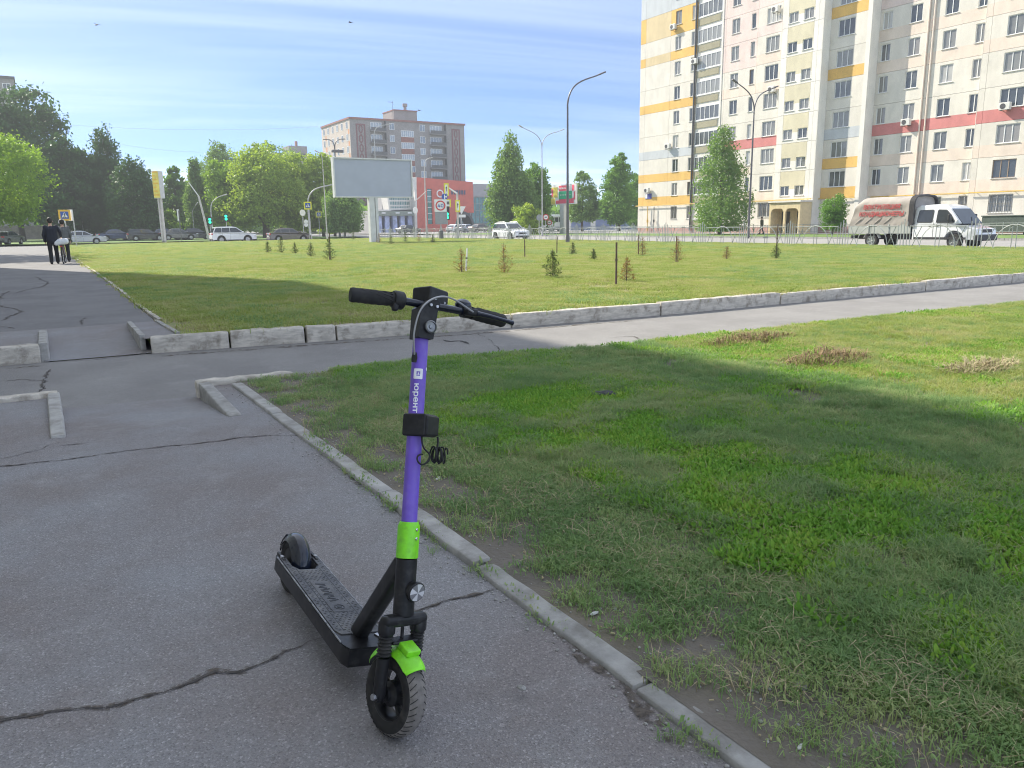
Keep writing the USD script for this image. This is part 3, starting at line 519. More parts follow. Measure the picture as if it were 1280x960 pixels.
for i in range(38):
    for s in (-1, 1):
        th = (i+.5*(s > 0))*2*PI/38; pts = []
        for t in np.linspace(.10, .31, 4):
            rr = RW-.032*.92+.032*.92*math.cos(t*PI); a2 = th+(t-.1)*.55; pts.append(hubc+np.array([s*.032*math.sin(t*PI), (rr+.0004)*math.cos(a2), (rr+.0004)*math.sin(a2)]))
        tr.append(tube(pts, .0016, 4))
sp('tread_groove', join(*tr), 'rubber', False, parent=ty)
# fork
crown = stem(.312); 
FX = .054
leg_top = np.array([0, crown[1]-.004, crown[2]-.01])
def fork_pt(t, s): return np.array([s*FX, 0, RW])*(1-t)+(leg_top+np.array([s*FX, 0, 0]))*t
cr_ = join(rbox(crown+np.array([0, -.004, .004]), (.145, .040, .034), .012, RT), rbox(crown+np.array([-FX, -.004, -.014]), (.04, .044, .055), .014, RT), rbox(crown+np.array([FX, -.004, -.014]), (.04, .044, .055), .014, RT))
fk = sp('fork', cr_, 'black_metal')
for s in (-1, 1):
    sp('fork_leg', join(tube([fork_pt(.0, s)+[0, 0, -.012], fork_pt(.05, s), fork_pt(.55, s)], [.014, .0175, .0175], 14), rod(fork_pt(0, s)+[-s*.012, 0, 0], fork_pt(0, s)+[s*.014, 0, 0], .013, None, 12)), 'black_metal', parent=fk)
    pr = []
    for k in range(13): pr.append((.0165+.005*(k % 2), -.028+.0047*k))
    d = fork_pt(.8, s)-fork_pt(.4, s); sp('bellows', move(lathe([(.008, -.03)]+pr+[(.008, .032)], 'z', 16), fork_pt(.72, s), rotx(-math.atan2(d[1], d[2]))), 'rubber', parent=fk)
    sp('axle_nut', lathe([(.0001, -.005), (.009, -.005), (.009, .005), (.0001, .005)], 'x', 6, np.array([s*(FX+.018), 0, RW])), 'steel_dull', parent=fk)
# front mudguard: a curved strip over the tyre
def guard(R, w, a0, a1, c, th=.003, n=30, side=.6, m=9):
    A = np.linspace(a0, a1, n); B = np.linspace(-1, 1, m); vs = []
    for lay in (0, th):
        for a in A:
            end = min(1, 5*min(abs(a-a0), abs(a1-a))+.35)
            for b in B:
                drop = side*w*abs(b)**2.4; rr = R-lay-drop; vs.append(c+np.array([b*w*(.75+.25*end), rr*math.cos(a), rr*math.sin(a)]))
    vs = np.array(vs); f = []; N = n*m
    for i in range(n-1):
        for j in range(m-1):
            q = i*m+j; f += [[q, q+1, q+m+1], [q, q+m+1, q+m], [N+q, N+q+m+1, N+q+1], [N+q, N+q+m, N+q+m+1]]
    for i in range(n-1):
        for j in (0, m-1): q = i*m+j; f += [[q, q+m, N+q+m], [q, N+q+m, N+q]]
    for j in range(m-1):
        for i in (0, n-1): q = i*m+j; f += [[q, q+1, N+q+1], [q, N+q+1, N+q]]
    return vs, np.array(f)
mg = sp('front_mudguard', guard(RW+.018, .038, math.radians(24), math.radians(128), hubc), 'green_plastic', True)
sp('mudguard_bracket', rbox(hubc+[0, -.020, RW+.021], (.046, .05, .018), .004, rotx(.2)), 'green_plastic', parent=mg)
sp('bracket_plate', join(rbox(hubc+[0, .016, RW+.030], (.085, .035, .010), .004), rod(hubc+[0, .02, RW+.03], crown, .005)), 'black_plastic', parent=mg)
# head tube, sleeve, stem
sp('head_tube', along(lathe([(.0001, -.088), (.0275, -.088), (.0295, -.084), (.0295, .068), (.0001, .068)], 'z', 30), .41), 'black_metal', st=False)
sl = sp('sleeve', along(lathe([(.0001, -.050), (.0305, -.050), (.0312, -.048), (.0312, .038), (.0260, .050), (.0001, .050)], 'z', 36), .528), 'green_plastic')
for zz in (.03, .005):
    for th in (8,):
        a = math.radians(th); d = np.array([math.sin(a), -math.cos(a), 0]); sp('bolt', along(move(lathe([(.0001, -.003), (.0045, -.003), (.0045, .002), (.002, .003), (.0001, .0022)], 'z', 12), d*.0312+[0, 0, zz], rotz(a)@rotx(PI/2)), .528), 'chrome', parent=sl)
RSM = .0222
L_ = (1.10-.573)/math.cos(RK)
st_ = sp('stem', along(lathe([(.0001, 0), (RSM+.001, 0), (RSM+.001, .002), (RSM, .01), (RSM, L_), (.0001, L_)], 'z', 40), .573), 'purple_paint')
def wrap(m, z, th0):
    """lettering laid round the stem, reading downwards"""
    v, f = arr(m); th = math.radians(th0)-v[:, 1]/RSM; rr = RSM+.0003+v[:, 2]
    return along((np.stack([-rr*np.sin(th), -rr*np.cos(th), -v[:, 0]], 1), f), z)
txt = meshkit.text_mesh('юрент', .0155, .0006, True); txt = trimesh.Trimesh(*trimesh.remesh.subdivide_to_size(txt.vertices, txt.faces, .006)); txt.vertices[:, 0] -= txt.bounds[0, 0]; txt.vertices[:, 0] *= .084/txt.bounds[1, 0]
sp('lettering', wrap(txt, .957, 62), 'white_print', False, parent=st_)
lg = sbox(-.012, 0, .012, .020).buffer(.003); lg = lg.difference(sbox(-.007, .005, .006, .0155).difference(sbox(-.0035, .009, .002, .0125)).difference(sbox(.002, .004, .003, .016)))
lgm = trimesh.creation.extrude_polygon(lg, .0006, engine='earcut'); lgm = trimesh.Trimesh(*trimesh.remesh.subdivide_to_size(lgm.vertices, lgm.faces, .006))
sp('emblem', wrap(lgm, .984, 66), 'white_print', False, parent=st_)
sp('paint_chip', wrap(trimesh.creation.extrude_polygon(Point(0, 0).buffer(.005), .0004, engine='earcut'), 1.0, -38), 'white_print', False, parent=st_)
# headlamp on the head tube
hd = stem(.404)+np.array([.004, -.044, 0]); hl = sp('headlamp', join(lathe([(.0001, .018), (.020, .018), (.0265, .004), (.0275, -.008), (.0255, -.010), (.0001, -.010)], 'y', 28, (0, 0, 0))) if False else move(lathe([(.0001, .026), (.018, .026), (.0265, .006), (.0280, -.006), (.0258, -.009), (.0001, -.008)], 'y', 28), hd), 'black_plastic')
for i in range(8):
    a0, a1 = i*PI/4+.2, (i+1)*PI/4+.2; c = hd+[0, -.0095, 0]; v = np.array([c+[0, -.003, 0], c+[.0245*math.cos(a0), 0, .0245*math.sin(a0)], c+[.0245*math.cos((a0+a1)/2), -.0, .0245*math.sin((a0+a1)/2)], c+[.0245*math.cos(a1), 0, .0245*math.sin(a1)]])
    sp('lens', (v, np.array([[0, 1, 2], [0, 2, 3]])), 'reflector_light' if i % 2 else 'reflector_grey', False, parent=hl)
# frame brace and deck
DW, DZ0, DZ1, DY0, DY1 = .080, .088, .150, .205, 1.0
b0, b1 = stem(.46)+np.array([0, .018, 0]), np.array([0, .315, .138])
d = b1-b0; sp('down_tube', rbox((b0+b1)/2, (.044, .056, np.linalg.norm(d)), .012, rotx(math.atan2(-d[1], d[2])) if False else rotx(-math.atan2(d[1], d[2]))), 'black_metal', st=False)
outline = Polygon([(-.066, DY0), (.066, DY0), (DW, DY0+.035), (DW, DY1-.02), (DW-.01, DY1), (.046, DY1), (.046, .88), (.03, .845), (-.03, .845), (-.046, .88), (-.046, DY1), (-DW+.01, DY1), (-DW, DY1-.02), (-DW, DY0+.035)])
dk = sp('deck', join(extrude(outline.buffer(-.003), .004, off=DZ1-.004), extrude(outline, DZ1-.004-.1, off=.1), extrude(outline.buffer(-.008), .012, off=.088)), 'black_metal', st=False)
for s in (-1, 1): sp('edge_trim', rod((s*(DW-.003), DY0+.05, DZ1-.001), (s*(DW-.003), DY1-.03, DZ1-.001), .0028, None, 6), 'scuffed_edge', st=False, parent=dk)
matp = Polygon([(-.060, .30), (.060, .30), (.072, .33), (.072, .95), (.050, .95), (.050, .87), (.032, .832), (-.032, .832), (-.050, .87), (-.050, .95), (-.072, .95), (-.072, .33)])
mt_ = sp('foot_mat', extrude(matp, .003, off=DZ1), 'rubber_mat', st=False, parent=dk)
dots = []
for iy in range(46):
    for ix in range(9):
        x = -.062+ix*.0155+(.0077 if iy % 2 else 0); y = .315+iy*.0135
        if matp.buffer(-.006).contains(Point(x, y)) and not (abs(x) < .031 and .45 < y < .72) and abs(abs(x)-.044) > .004: dots.append(box((x, y, DZ1+.0038), (.0075, .003, .0016), rotz(.6 if (ix+iy) % 2 else -.6)))
sp('grip_stud', join(*dots), 'rubber_mat', False, False, mt_)
sp('mat_groove', join(*[box((s*.044, .58, DZ1+.0032), (.0022, .52, .0008)) for s in (-1, 1)]), 'black_plastic', False, False, mt_)
pl = extrude(sbox(-.028, .46, .028, .71).buffer(.004), .0016, off=DZ1+.003); sp('badge_plate', pl, 'rubber_mat', 30, False, mt_)
ring = Point(0, 0).buffer(.018).difference(Point(0, 0).buffer(.0145)); ring = ring.union(Point(0, 0).buffer(.008)); sp('badge', join(move(extrude(ring, .0014, off=0), (0, .49, DZ1+.0046)), *[box((.0-.004*(k % 2), .545+k*.0155, DZ1+.0052), (.034-.006*(k % 3), .007, .0014), rotz(.3*(-1)**k)) for k in range(10)]), 'black_plastic', False, False, mt_)
sp('corner_plate', rbox((.062, .265, DZ1+.002), (.03, .05, .006), .002, rotz(.3)), 'steel_dull', st=False, parent=dk)
# rear wheel, its guard and the foot brake
RR_, rc = .108, np.array([0, .862+.0, .108]); rc = np.array([0, 1.0, .108])
rw = sp('rear_wheel', lathe(tyre_prof(RR_, .030), 'x', 48, rc), 'rubber', st=False)
sp('rim', lathe([(.001, -.026), (.03, -.03), (.05, -.022), (.07, -.024), (.072, 0), (.07, .024), (.05, .022), (.03, .03), (.001, .026)], 'x', 32, rc), 'black_plastic', st=False, parent=rw)
rg = sp('rear_mudguard', guard(RR_+.014, .038, math.radians(15), math.radians(205), rc, .003, 34, .8), 'black_gloss', True, False)
sp('brake_flap', join(move(rbox((0, 0, 0), (.052, .055, .007), .003), rc+[0, .088, RR_-.030], rotx(-.75)), move(rbox((0, 0, 0), (.05, .034, .006), .0025), rc+[0, .116, RR_-.060], rotx(-1.0))), 'black_gloss', 30, False, rg)
for s in (-1, 1):
    sp('bracket', join(rbox((s*.062, .97, .135), (.012, .09, .045), .004), rbox((s*.060, 1.0, .115), (.010, .06, .05), .004)), 'black_metal', st=False)
    sp('bolt', move(lathe([(.0001, -.006), (.008, -.006), (.008, .004), (.004, .006), (.0001, .006)], 'z', 6), (s*.064, .955, DZ1+.006)), 'steel_dull', st=False)
kz = lambda x: x*math.tan(PHI)
sp('kickstand', join(tube([(.05, .36, .09), (.10, .37, .075), (.185, .39, kz(.185)+.008)], [.009, .008, .007], 8), rbox((.19, .392, kz(.19)+.005), (.03, .022, .01), .004)), 'black_metal', st=False)
# steering head and handlebar
HZ = 1.181
hb = stem(HZ)
def sp_(*a, **k): k['st'] = 'bar'; return sp(*a, **k)
UX = .040
blk = Polygon([(-.0235, -.100), (.0235, -.100), (.032, -.02), (.038, .008), (.030, .016), (.004, .014), (-.0225, -.012)])
hdm = sp_('steering_head', along(join(extrude(blk.buffer(-.002).buffer(.002), .060, 'xz', -.034)), HZ), 'black_plastic')
sp_('lock', along(move(lathe([(.0001, .006), (.018, .006), (.0185, -.004), (.015, -.007), (.014, -.002), (.006, -.001), (.005, -.004), (.0001, -.004)], 'y', 28), (.010, -.038, -.066)), HZ), 'lock_steel', parent=hdm)
for x, z in ((.008, -.002), (.028, -.004)): sp_('bolt', along(move(lathe([(.0001, .003), (.0045, .003), (.0045, -.003), (.0001, -.003)], 'y', 10), (x, -.036, z)), HZ), 'steel_dull', parent=hdm)
bx = sp_('display_box', along(move(rbox((0, 0, 0), (.088, .070, .052), .006), (.040, .034, .034), rotz(.42)), HZ), 'black_plastic')
for x in (-.018, .022): sp_('bolt', along(move(lathe([(.0001, .003), (.0035, .003), (.0035, -.002), (.0001, -.002)], 'y', 10), (.055+x, .004+x*.45, .022)), HZ), 'steel_dull', parent=bx)
HL = .250
Z6 = .004
bar = sp_('handlebar', along(tube([(-HL+.03+UX, .02, Z6-.002), (-.12+UX, .004, Z6), (UX, 0, Z6), (.12+UX, .004, Z6), (HL-.03+UX, .02, Z6-.002)], .0112, 14), HZ), 'black_gloss')
for s in (-1, 1):
    a_, b_ = np.array([s*.125+UX, .0045, Z6]), np.array([s*(HL+.004)+UX, .024, Z6-.003])
    n = 22; t = np.linspace(0, 1, n); prof = .0185+.0022*np.sin(t*PI*.9)+.0007*np.sin(t*40); prof[0] = .019; prof[-3:] = (.0210, .0212, .019)
    gp = sp_('grip', along(tube([a_+(b_-a_)*x for x in t], prof, 18), HZ), 'rubber')
    sp_('ridge', along(join(*[tube([a_+(b_-a_)*x+[0, -.0200*math.cos(q), .0200*math.sin(q)] for x, q in zip(np.linspace(.12, .8, 9), np.linspace(-.4+k*.5, .9+k*.5, 9))], .0014, 4) for k in range(4)]), HZ), 'rubber', parent=gp)
cl = np.array([-.118+UX, .004, Z6]); sp_('throttle', along(join(move(lathe([(.0001, -.016), (.024, -.016), (.0265, -.012), (.0265, .012), (.023, .016), (.0001, .016)], 'x', 26), cl), rbox(cl+[-.012, -.01, -.022], (.018, .02, .026), .006)), HZ), 'black_plastic')
br = np.array([.106+UX, .004, Z6])
lv = sp_('brake_lever', along(join(move(lathe([(.0001, -.014), (.0185, -.014), (.0185, .014), (.0001, .014)], 'x', 20), br), rbox(br+[.008, -.022, -.004], (.042, .028, .022), .006)), HZ), 'black_plastic')
sp_('lever_blade', along(tube([br+[.02, -.032, -.006], br+[.06, -.042, -.010], br+[.11, -.040, -.014], br+[.150, -.032, -.016]], [.008, .0068, .006, .0075], 10), HZ), 'black_gloss', parent=lv)
sp_('bell', along(move(lathe([(.0001, -.012), (.025, -.012), (.027, 0), (.021, .013), (.010, .019), (.0001, .020)], 'z', 24), br+[.0, .016, .022], rotx(.35)), HZ), 'black_gloss')
# brake cable arching across the head
cab = [br+[.005, -.036, -.004], br+[-.035, -.050, .006], np.array([.035, -.064, .022]), np.array([-.005, -.068, .008]), np.array([-.034, -.062, -.022]), np.array([-.046, -.056, -.065]), np.array([-.046, -.048, -.105]), np.array([-.036, -.036, -.140]), np.array([-.028, -.024, -.158])]
from scipy.interpolate import CubicSpline
def smoothline(p, n=50): p = np.array(p, float); t = np.r_[0, np.cumsum(np.linalg.norm(np.diff(p, axis=0), axis=1))]; return CubicSpline(t, p)(np.linspace(0, t[-1], n))
cb = sp_('brake_cable', along(tube(smoothline(cab), .0028, 8), HZ), 'clear_cable')
sp_('cable_boot', along(tube([cab[-1]+[-.002, -.004, .014], cab[-1], cab[-1]+[.001, .004, -.012]], [.0055, .0085, .0075], 10), HZ), 'rubber', parent=cb)
# tracker box and its coiled cable
TZ = .842
tb = sp_('tracker_box', along(move(rbox((.010, -.010, 0), (.080, .074, .064), .006), (0, 0, 0), rotz(.62)), TZ), 'black_plastic')
sp_('cover', along(move(rbox((.010, -.048, 0), (.074, .010, .056), .004), (0, 0, 0), rotz(.62)), TZ), 'black_plastic', parent=tb)
c0 = np.array([.006, -.034, -.03]); lp = smoothline([c0, c0+[.002, 0, -.02], c0+[.01, -.004, -.038], c0+[.022, -.008, -.05], c0+[.016, -.012, -.072], c0+[-.004, -.012, -.080], c0+[-.012, -.008, -.072], c0+[.004, -.004, -.052]], 40)
coil = [np.array([.058+.0, -.03, -.03]), np.array([.060, -.03, -.055])]
tt = np.linspace(0, 6.5*2*PI, 130); helix = np.stack([.040+.042*tt/tt[-1]+.006*np.sin(tt*.37), -.034+.012*np.cos(tt), -.082+.021*np.sin(tt)+.003*np.sin(tt*.8)], 1)
sp_('coiled_cable', along(join(tube(lp, .0026, 7), tube(smoothline([coil[0], coil[1], coil[1]+[-.006, -.004, -.018]], 12), .003, 7), tube(helix, .0024, 6), tube(smoothline([helix[0], [.030, -.036, -.10], [.022, -.038, -.106]], 10), .0028, 6)), TZ), 'black_plastic', True)
# ---------------------------------------------------------------- buildings
glass('window_glass', (0.045, 0.055, 0.065), (0.20, 0.20, 0.19))
mat('frame_brown', (0.30, 0.22, 0.16), 0.5, 0.1, 8); glass('window_curtain', (0.22, 0.21, 0.20), (0.42, 0.41, 0.38), 0.08); glass('tower_sky_glass', (0.09, 0.14, 0.21), (0.24, 0.29, 0.35), 0.06)  # tower panes: blue base colour stands in for reflected sky
glass('loggia_glass', (0.10, 0.11, 0.12), (0.26, 0.26, 0.25), 0.06)
glass('teal_glass', (0.03, 0.13, 0.13), (0.06, 0.20, 0.19), 0.06)
for n, c in dict(cream=(0.67, 0.63, 0.56), cream_light=(0.74, 0.71, 0.65), yellow=(0.701, 0.441, 0.130), yellow_faded=(0.633, 0.508, 0.305), greyblue=(0.508, 0.531, 0.554), brick_red=(0.565, 0.209, 0.198), pink=(0.70, 0.575, 0.53), peach=(0.71, 0.60, 0.51), buff=(0.62, 0.565, 0.41), olive=(0.339, 0.311, 0.215), plinth_pink=(0.452, 0.282, 0.249)).items():
    mat('wall_'+n, c, 0.9, 0.06, 1.2, bump=0.25, bscale=30, stain=(tuple(np.array(c)*.82), 0.8, 0.5), rnd=0.03, stretch=(1, 1, .35))
mat('frame_white', (0.74, 0.74, 0.73), 0.45, 0.04, 8)
mat('sill_metal', (0.66, 0.65, 0.62), 0.5, 0.1, 8)
mat('gas_pipe', (0.62, 0.40, 0.08), 0.5, 0.1, 8)
mat('dark_steel', (0.06, 0.06, 0.065), 0.5, 0.2, 8)
mat('grille_steel', (0.16, 0.15, 0.13), 0.6, 0.2, 8)
mat('roof_felt', (0.07, 0.07, 0.072), 0.95, 0.2, 2)
mat('ac_white', (0.62, 0.61, 0.57), 0.5, 0.06, 8)
mat('sign_blue', (0.06, 0.07, 0.30), 0.5, 0.05, 8)
mat('porch_yellow', (0.70, 0.58, 0.36), 0.9, 0.08, 3, bump=0.2)
mat('door_dark', (0.07, 0.065, 0.06), 0.5, 0.1, 5)
def W(X): return lambda a, c, z: np.stack([X-c, a, z], -1)            # faces -X: a runs along Y
def S(Y): return lambda a, c, z: np.stack([a, Y-c, z], -1)            # faces -Y: a runs along X
def put(fc, m): v, f = arr(m); return fc(v[:, 0], v[:, 1], v[:, 2]), f   # mesh given as (along, out, up)
def slab(a0, a1, c0, c1, z0, z1): return span((a0, c0, z0), (a1, c1, z1))
def plate(poly, c0, c1): v, f = extrude(poly, c1-c0, 'xz', c0); return v, f
def window(par, fc, a0, a1, z0, z1, panes, c=-.12, fm='frame_white', gm='window_glass', sill=True, fw=.06, cross=False):
    ps = [slab(a0, a1, c, c+.05, z1-fw, z1), slab(a0, a1, c, c+.05, z0, z0+fw)]
    for i in range(panes+1):
        x = a0+fw/2+(a1-a0-fw)*i/panes; ps.append(slab(x-fw/2-(.0 if 0 < i < panes else 0), x+fw/2, c+.002, c+.052, z0+fw, z1-fw))
    if cross: ps.append(slab(a0+fw, a1-fw, c+.004, c+.046, z0+(z1-z0)*.66, z0+(z1-z0)*.66+.05))
    w = part(par, 'window', put(fc, join(*ps)), fm)
    part(w, 'pane', put(fc, slab(a0+.02, a1-.02, c-.02, c+.015, z0+.02, z1-.02)), gm)
    if sill: part(w, 'sill', put(fc, slab(a0-.08, a1+.08, c, .07, z0-.045, z0-.004)), 'sill_metal')
    return w
SEAM, ST = lambda n: .70+2.8*(n-1), 2.8
apt = thing('apartment_building', 'tall panel apartment block in cream, yellow and pink bands facing the road', 'building')
def yx(px, X, py=60): return float(onX(px, py, X)[1])
def panels(fc, a0, a1, n, holes, base, band=None, full=None):
    """one storey's wall panel between two vertical joints; the painted band is its lower part"""
    lo, hi = min(a0, a1)+.012, max(a0, a1)-.012; z0, z1 = SEAM(n)+.012, SEAM(n+1)-.012; hs = unary_union([sbox(min(h[0], h[1]), h[2], max(h[0], h[1]), h[3]) for h in holes]) if holes else None
    def pl(zz0, zz1, m, name):
        p = sbox(lo, zz0, hi, zz1); p = p.difference(hs) if hs is not None else p
        if p.area > .01: part(apt, name, put(fc, plate(p, -.20, 0)), m)
    if full: pl(z0, z1, full, 'wall_panel')
    elif band: pl(z0, z0+1.0, band, 'painted_band'); pl(z0+1.0, z1, base, 'wall_panel')
    else: pl(z0, z1, base, 'wall_panel')
C, Y_, YF, GB, RD, PK, PE = 'wall_cream', 'wall_yellow', 'wall_yellow_faded', 'wall_greyblue', 'wall_brick_red', 'wall_pink', 'wall_peach'
FL = range(1, 12)
def hole(px0, px1, X, n, dz=1.05, h=1.5): a, b = sorted((yx(px0, X), yx(px1, X))); return (a, b, SEAM(n)+dz, SEAM(n)+dz+h)
def section(X, pxs, wins, bands, base=C, deep=12.5):
    """pxs: vertical joints from the far end to the near end; wins: (joint interval, px0, px1, panes)"""
    fc = W(X); joints = [yx(p, X) if p > 0 else -p for p in pxs]
    for i in range(len(joints)-1):
        a0, a1 = joints[i], joints[i+1]
        for n in FL:
            hs = [hole(p0, p1, X, n) for k, p0, p1, q in wins if k == i]
            bd = bands(i, n); panels(fc, a0, a1, n, hs, base, *bd)
    for k, p0, p1, q in wins:
        for n in FL:
            h = hole(p0, p1, X, n); u_ = rng.uniform(); w = window(apt, fc, *h, q, fm='frame_brown' if u_ < .07 else 'frame_white', gm='window_curtain' if u_ > .80 else 'window_glass')
            if n == 1 and q > 1: part(w, 'grille', put(fc, join(*[slab(x-.012, x+.012, .0, .024, h[2], h[3]) for x in np.linspace(h[0], h[1], 9)], *[slab(h[0], h[1], .003, .027, z-.012, z+.012) for z in np.linspace(h[2]+.1, h[3]-.1, 3)])), 'grille_steel')
    lo, hi = min(joints), max(joints)
    part(apt, 'wall', span((X+.21, lo, 0), (X+deep, hi, SEAM(12))), C)
    part(apt, 'plinth', span((X+.02, lo, -.1), (X+.3, hi, .70)), 'wall_plinth_pink')
    part(apt, 'parapet', span((X-.03, lo, SEAM(12)), (X+.25, hi, SEAM(12)+.75)), C)
    part(apt, 'roof', span((X+.25, lo, SEAM(12)), (X+deep, hi, SEAM(12)+.2)), 'roof_felt')
    return lo, hi
def b1(i, n):
    d = {2: (Y_,), 3: (Y_,), 4: (GB,), 6: (Y_,), 8: (Y_ if i != 1 else YF,), 9: (None, Y_ if i != 1 else YF), 10: (None, GB), 11: (Y_ if i != 2 else None, None)}
    return d.get(n, ())
XA = 68.0
section(XA, [801, 807.5, 838.5, 870], [(2, 844, 851.3, 2), (2, 864.2, 868, 1)], b1)
# loggia stack
fc = W(XA); la0, la1 = sorted((yx(904, XA), yx(870, XA))); lg0, lg1 = sorted((yx(902.5, XA), yx(872, XA)))
part(apt, 'wall', span((XA+.5, la0, 0), (XA+12.5, la1, SEAM(12))), C); part(apt, 'pilaster', span((XA-.05, la0+.0, 0), (XA+.5, lg0+.02, SEAM(12)+.7)), 'wall_cream_light'); part(apt, 'plinth', span((XA+.02, la0, -.1), (XA+.3, la1, .7)), 'wall_plinth_pink')
for n in FL:
    z = SEAM(n)
    part(apt, 'loggia_ledge', span((XA-.06, lg0, z+.92), (XA+.5, lg1, z+1.02)), 'frame_white')
    part(apt, 'loggia_panel', span((XA+.06, lg0, z-.28), (XA+.5, lg1, z+.92)), 'wall_cream_light')
    part(apt, 'loggia_panel', span((XA-.02, lg0+.35, z+.14), (XA+.055, lg1, z+.80)), 'wall_olive')
    if n > 1: window(apt, fc, lg0+.05, lg1-.05, z+1.02, z+2.5, 5, -.02, gm='loggia_glass', sill=False, fw=.07)
    else: part(apt, 'wall_panel', span((XA+.02, lg0, z+1.02), (XA+.5, lg1, z+2.52)), C)
part(apt, 'parapet', span((XA-.03, la0, SEAM(12)-.28), (XA+.5, la1, SEAM(12)+.75)), C)
part(apt, 'drainpipe', rod((XA-.12, yx(870.2, XA), .3), (XA-.12, yx(870.2, XA), SEAM(12)), .10), 'dark_steel')
def b3(i, n): return {4: (RD,), 6: (PE,), 7: (None, PK), 8: (None, PK), 9: (None, PK), 10: (RD, None), 11: (PK,), 3: (PE,), 2: (PE,)}.get(n, ())
section(XA, [904, 907, 946.5], [(1, 914.3, 924, 2), (1, 938.3, 943.6, 1)], b3)
def b4(i, n): return {4: (RD,), 6: (PE,), 2: (PE,), 8: (PK,), 9: (PK,), 10: (PK,), 7: (PE,)}.get(n, ())
section(XA-.1, [946.5, 976.5], [(0, 957.3, 974, 3)], b4)
# stair tower: small paired windows at half-landing height
XS = 67.4; fc = W(XS); js = [yx(p, XS) for p in (976.5, 984, 1016, 1021.5, 1027.3)]
for n in FL:
    w1, w2 = hole(984.5, 996, XS, n, .35, 1.0), hole(1003, 1015, XS, n, .35, 1.0)
    for i in range(4):
        panels(fc, js[i], js[i+1], n, [w1, w2] if (i == 1 and n > 1) else [], 'wall_cream_light', None, None) if i != 1 else panels(fc, js[i], js[i+1], n, [w1, w2] if n > 1 else [], 'wall_buff', 'wall_cream_light')
    if n > 1:
        for h in (w1, w2): window(apt, fc, *h, 2)
part(apt, 'wall', span((XS+.21, js[4], 0), (XS+13, js[0], SEAM(12))), 'wall_cream_light'); part(apt, 'plinth', span((XS+.02, js[4], -.1), (XS+.3, js[0], .7)), 'wall_plinth_pink'); part(apt, 'parapet', span((XS-.03, js[4], SEAM(12)), (XS+13, js[0], SEAM(12)+1.6)), 'wall_cream_light')
XG = 68.5; part(apt, 'return_wall', span((XS+.0, js[4]-.05, 0), (XG+1, js[4]-.001, SEAM(12)+.7)), 'wall_cream_light')
def b6(i, n): return {2: (Y_,), 3: (Y_,), 4: (GB,), 6: (Y_,), 8: (Y_,), 10: (Y_,)}.get(n, ())
g_end = yx(1082.5, XG)
section(XG, [-(js[4]-.05), 1082.5], [(0, 1046.5, 1067, 3)], b6)
XH = 69.7; part(apt, 'pilaster', span((XG-.06, g_end-.45, 0), (XH+1, g_end-.001, SEAM(12)+.7)), 'wall_cream_light')
def b7(i, n): return {4: (RD,), 3: (PE,), 2: (PE,), 6: (PE,), 8: (PK,), 10: (PK,), 7: (PE,)}.get(n, ())
section(XH, [-(g_end-.45), 1159.5, 1163], [(0, 1101.5, 1113, 2), (0, 1134.5, 1149.5, 2)], b7)
section(XH, [1163, 1232.5], [(0, 1177.5, 1194, 2), (0, 1217.5, 1231, 2)], b7)
k_end = yx(1232.5, XH)
for o in (-.25, .25): part(apt, 'drainpipe', rod((XH-.08, yx(1162, XH)+o, .3), (XH-.08, yx(1162, XH)+o, SEAM(12)), .07), 'wall_peach')
section(69.3, [-k_end, 1237, 1312, 1390], [(1, 1256.5, 1287, 3), (2, 1338, 1356, 2)], b7)
part(apt, 'return_wall', span((69.3, k_end, 0), (70.5, k_end+.04, SEAM(12)+.7)), C)
# gas pipe, house number and the porch with its two arches
GP_ = 3.44
runs = [(XA, yx(801, XA)+.2, js[0]), (XS, js[0], js[4]), (XG, js[4], g_end-.1), (XH, g_end-1, k_end), (69.3, k_end, 24)]
for X, a, b in runs: part(apt, 'gas_pipe', join(rod((X-.22, a, GP_), (X-.22, b, GP_), .05), *[span((X-.24, y-.02, GP_-.04), (X, y+.02, GP_)) for y in np.arange(min(a, b)+.6, max(a, b), 3.0)]), 'gas_pipe')
for px, m, top in ((811, 'gas_pipe', GP_), (819, 'dark_steel', GP_-.15)): y = yx(px, XA, 270); part(apt, 'riser_pipe', join(rod((XA-.22, y, .2), (XA-.22, y, top), .05), rod((XA-.22, y, 1.35), (XA-.22, y, 1.7), .11)), m)
hn = part(apt, 'house_number', span((XA-.05, yx(814.5, XA, 250), 4.3), (XA-.004, yx(806.5, XA, 250), 4.95)), 'sign_blue'); part(hn, 'number_field', span((XA-.056, yx(809.3, XA, 250), 4.36), (XA-.02, yx(806.8, XA, 250), 4.9)), 'frame_white')
# porch
py0, py1, PX = yx(1012, XS-1.2, 275), yx(962, XS-1.2, 275), XS-1.7
pa, pb = float(onX(961, 275, PX)[1]), float(onX(999.5, 275, PX)[1]); lo, hi = min(pa, pb), max(pa, pb); mid = (lo+hi)/2
arch = sbox(lo, 0, hi, 3.15)
for a, b in ((lo+.22, mid-.12), (mid+.12, hi-.22)):
    w = b-a; op = unary_union([sbox(a, -1, b, 2.1), sbox(a+.35, 2, b-.35, 2.55), Point(a+.45, 2.1).buffer(.45), Point(b-.45, 2.1).buffer(.45)]); arch = arch.difference(op)
po = part(apt, 'porch', put(W(PX), plate(arch, -.2, 0)), 'porch_yellow'); part(po, 'porch_side', span((PX+.2, lo, 0), (XS, lo+.2, 3.13)), 'porch_yellow'); part(po, 'porch_side', span((PX+.2, hi-.2, 0), (XS, hi, 3.13)), 'porch_yellow')
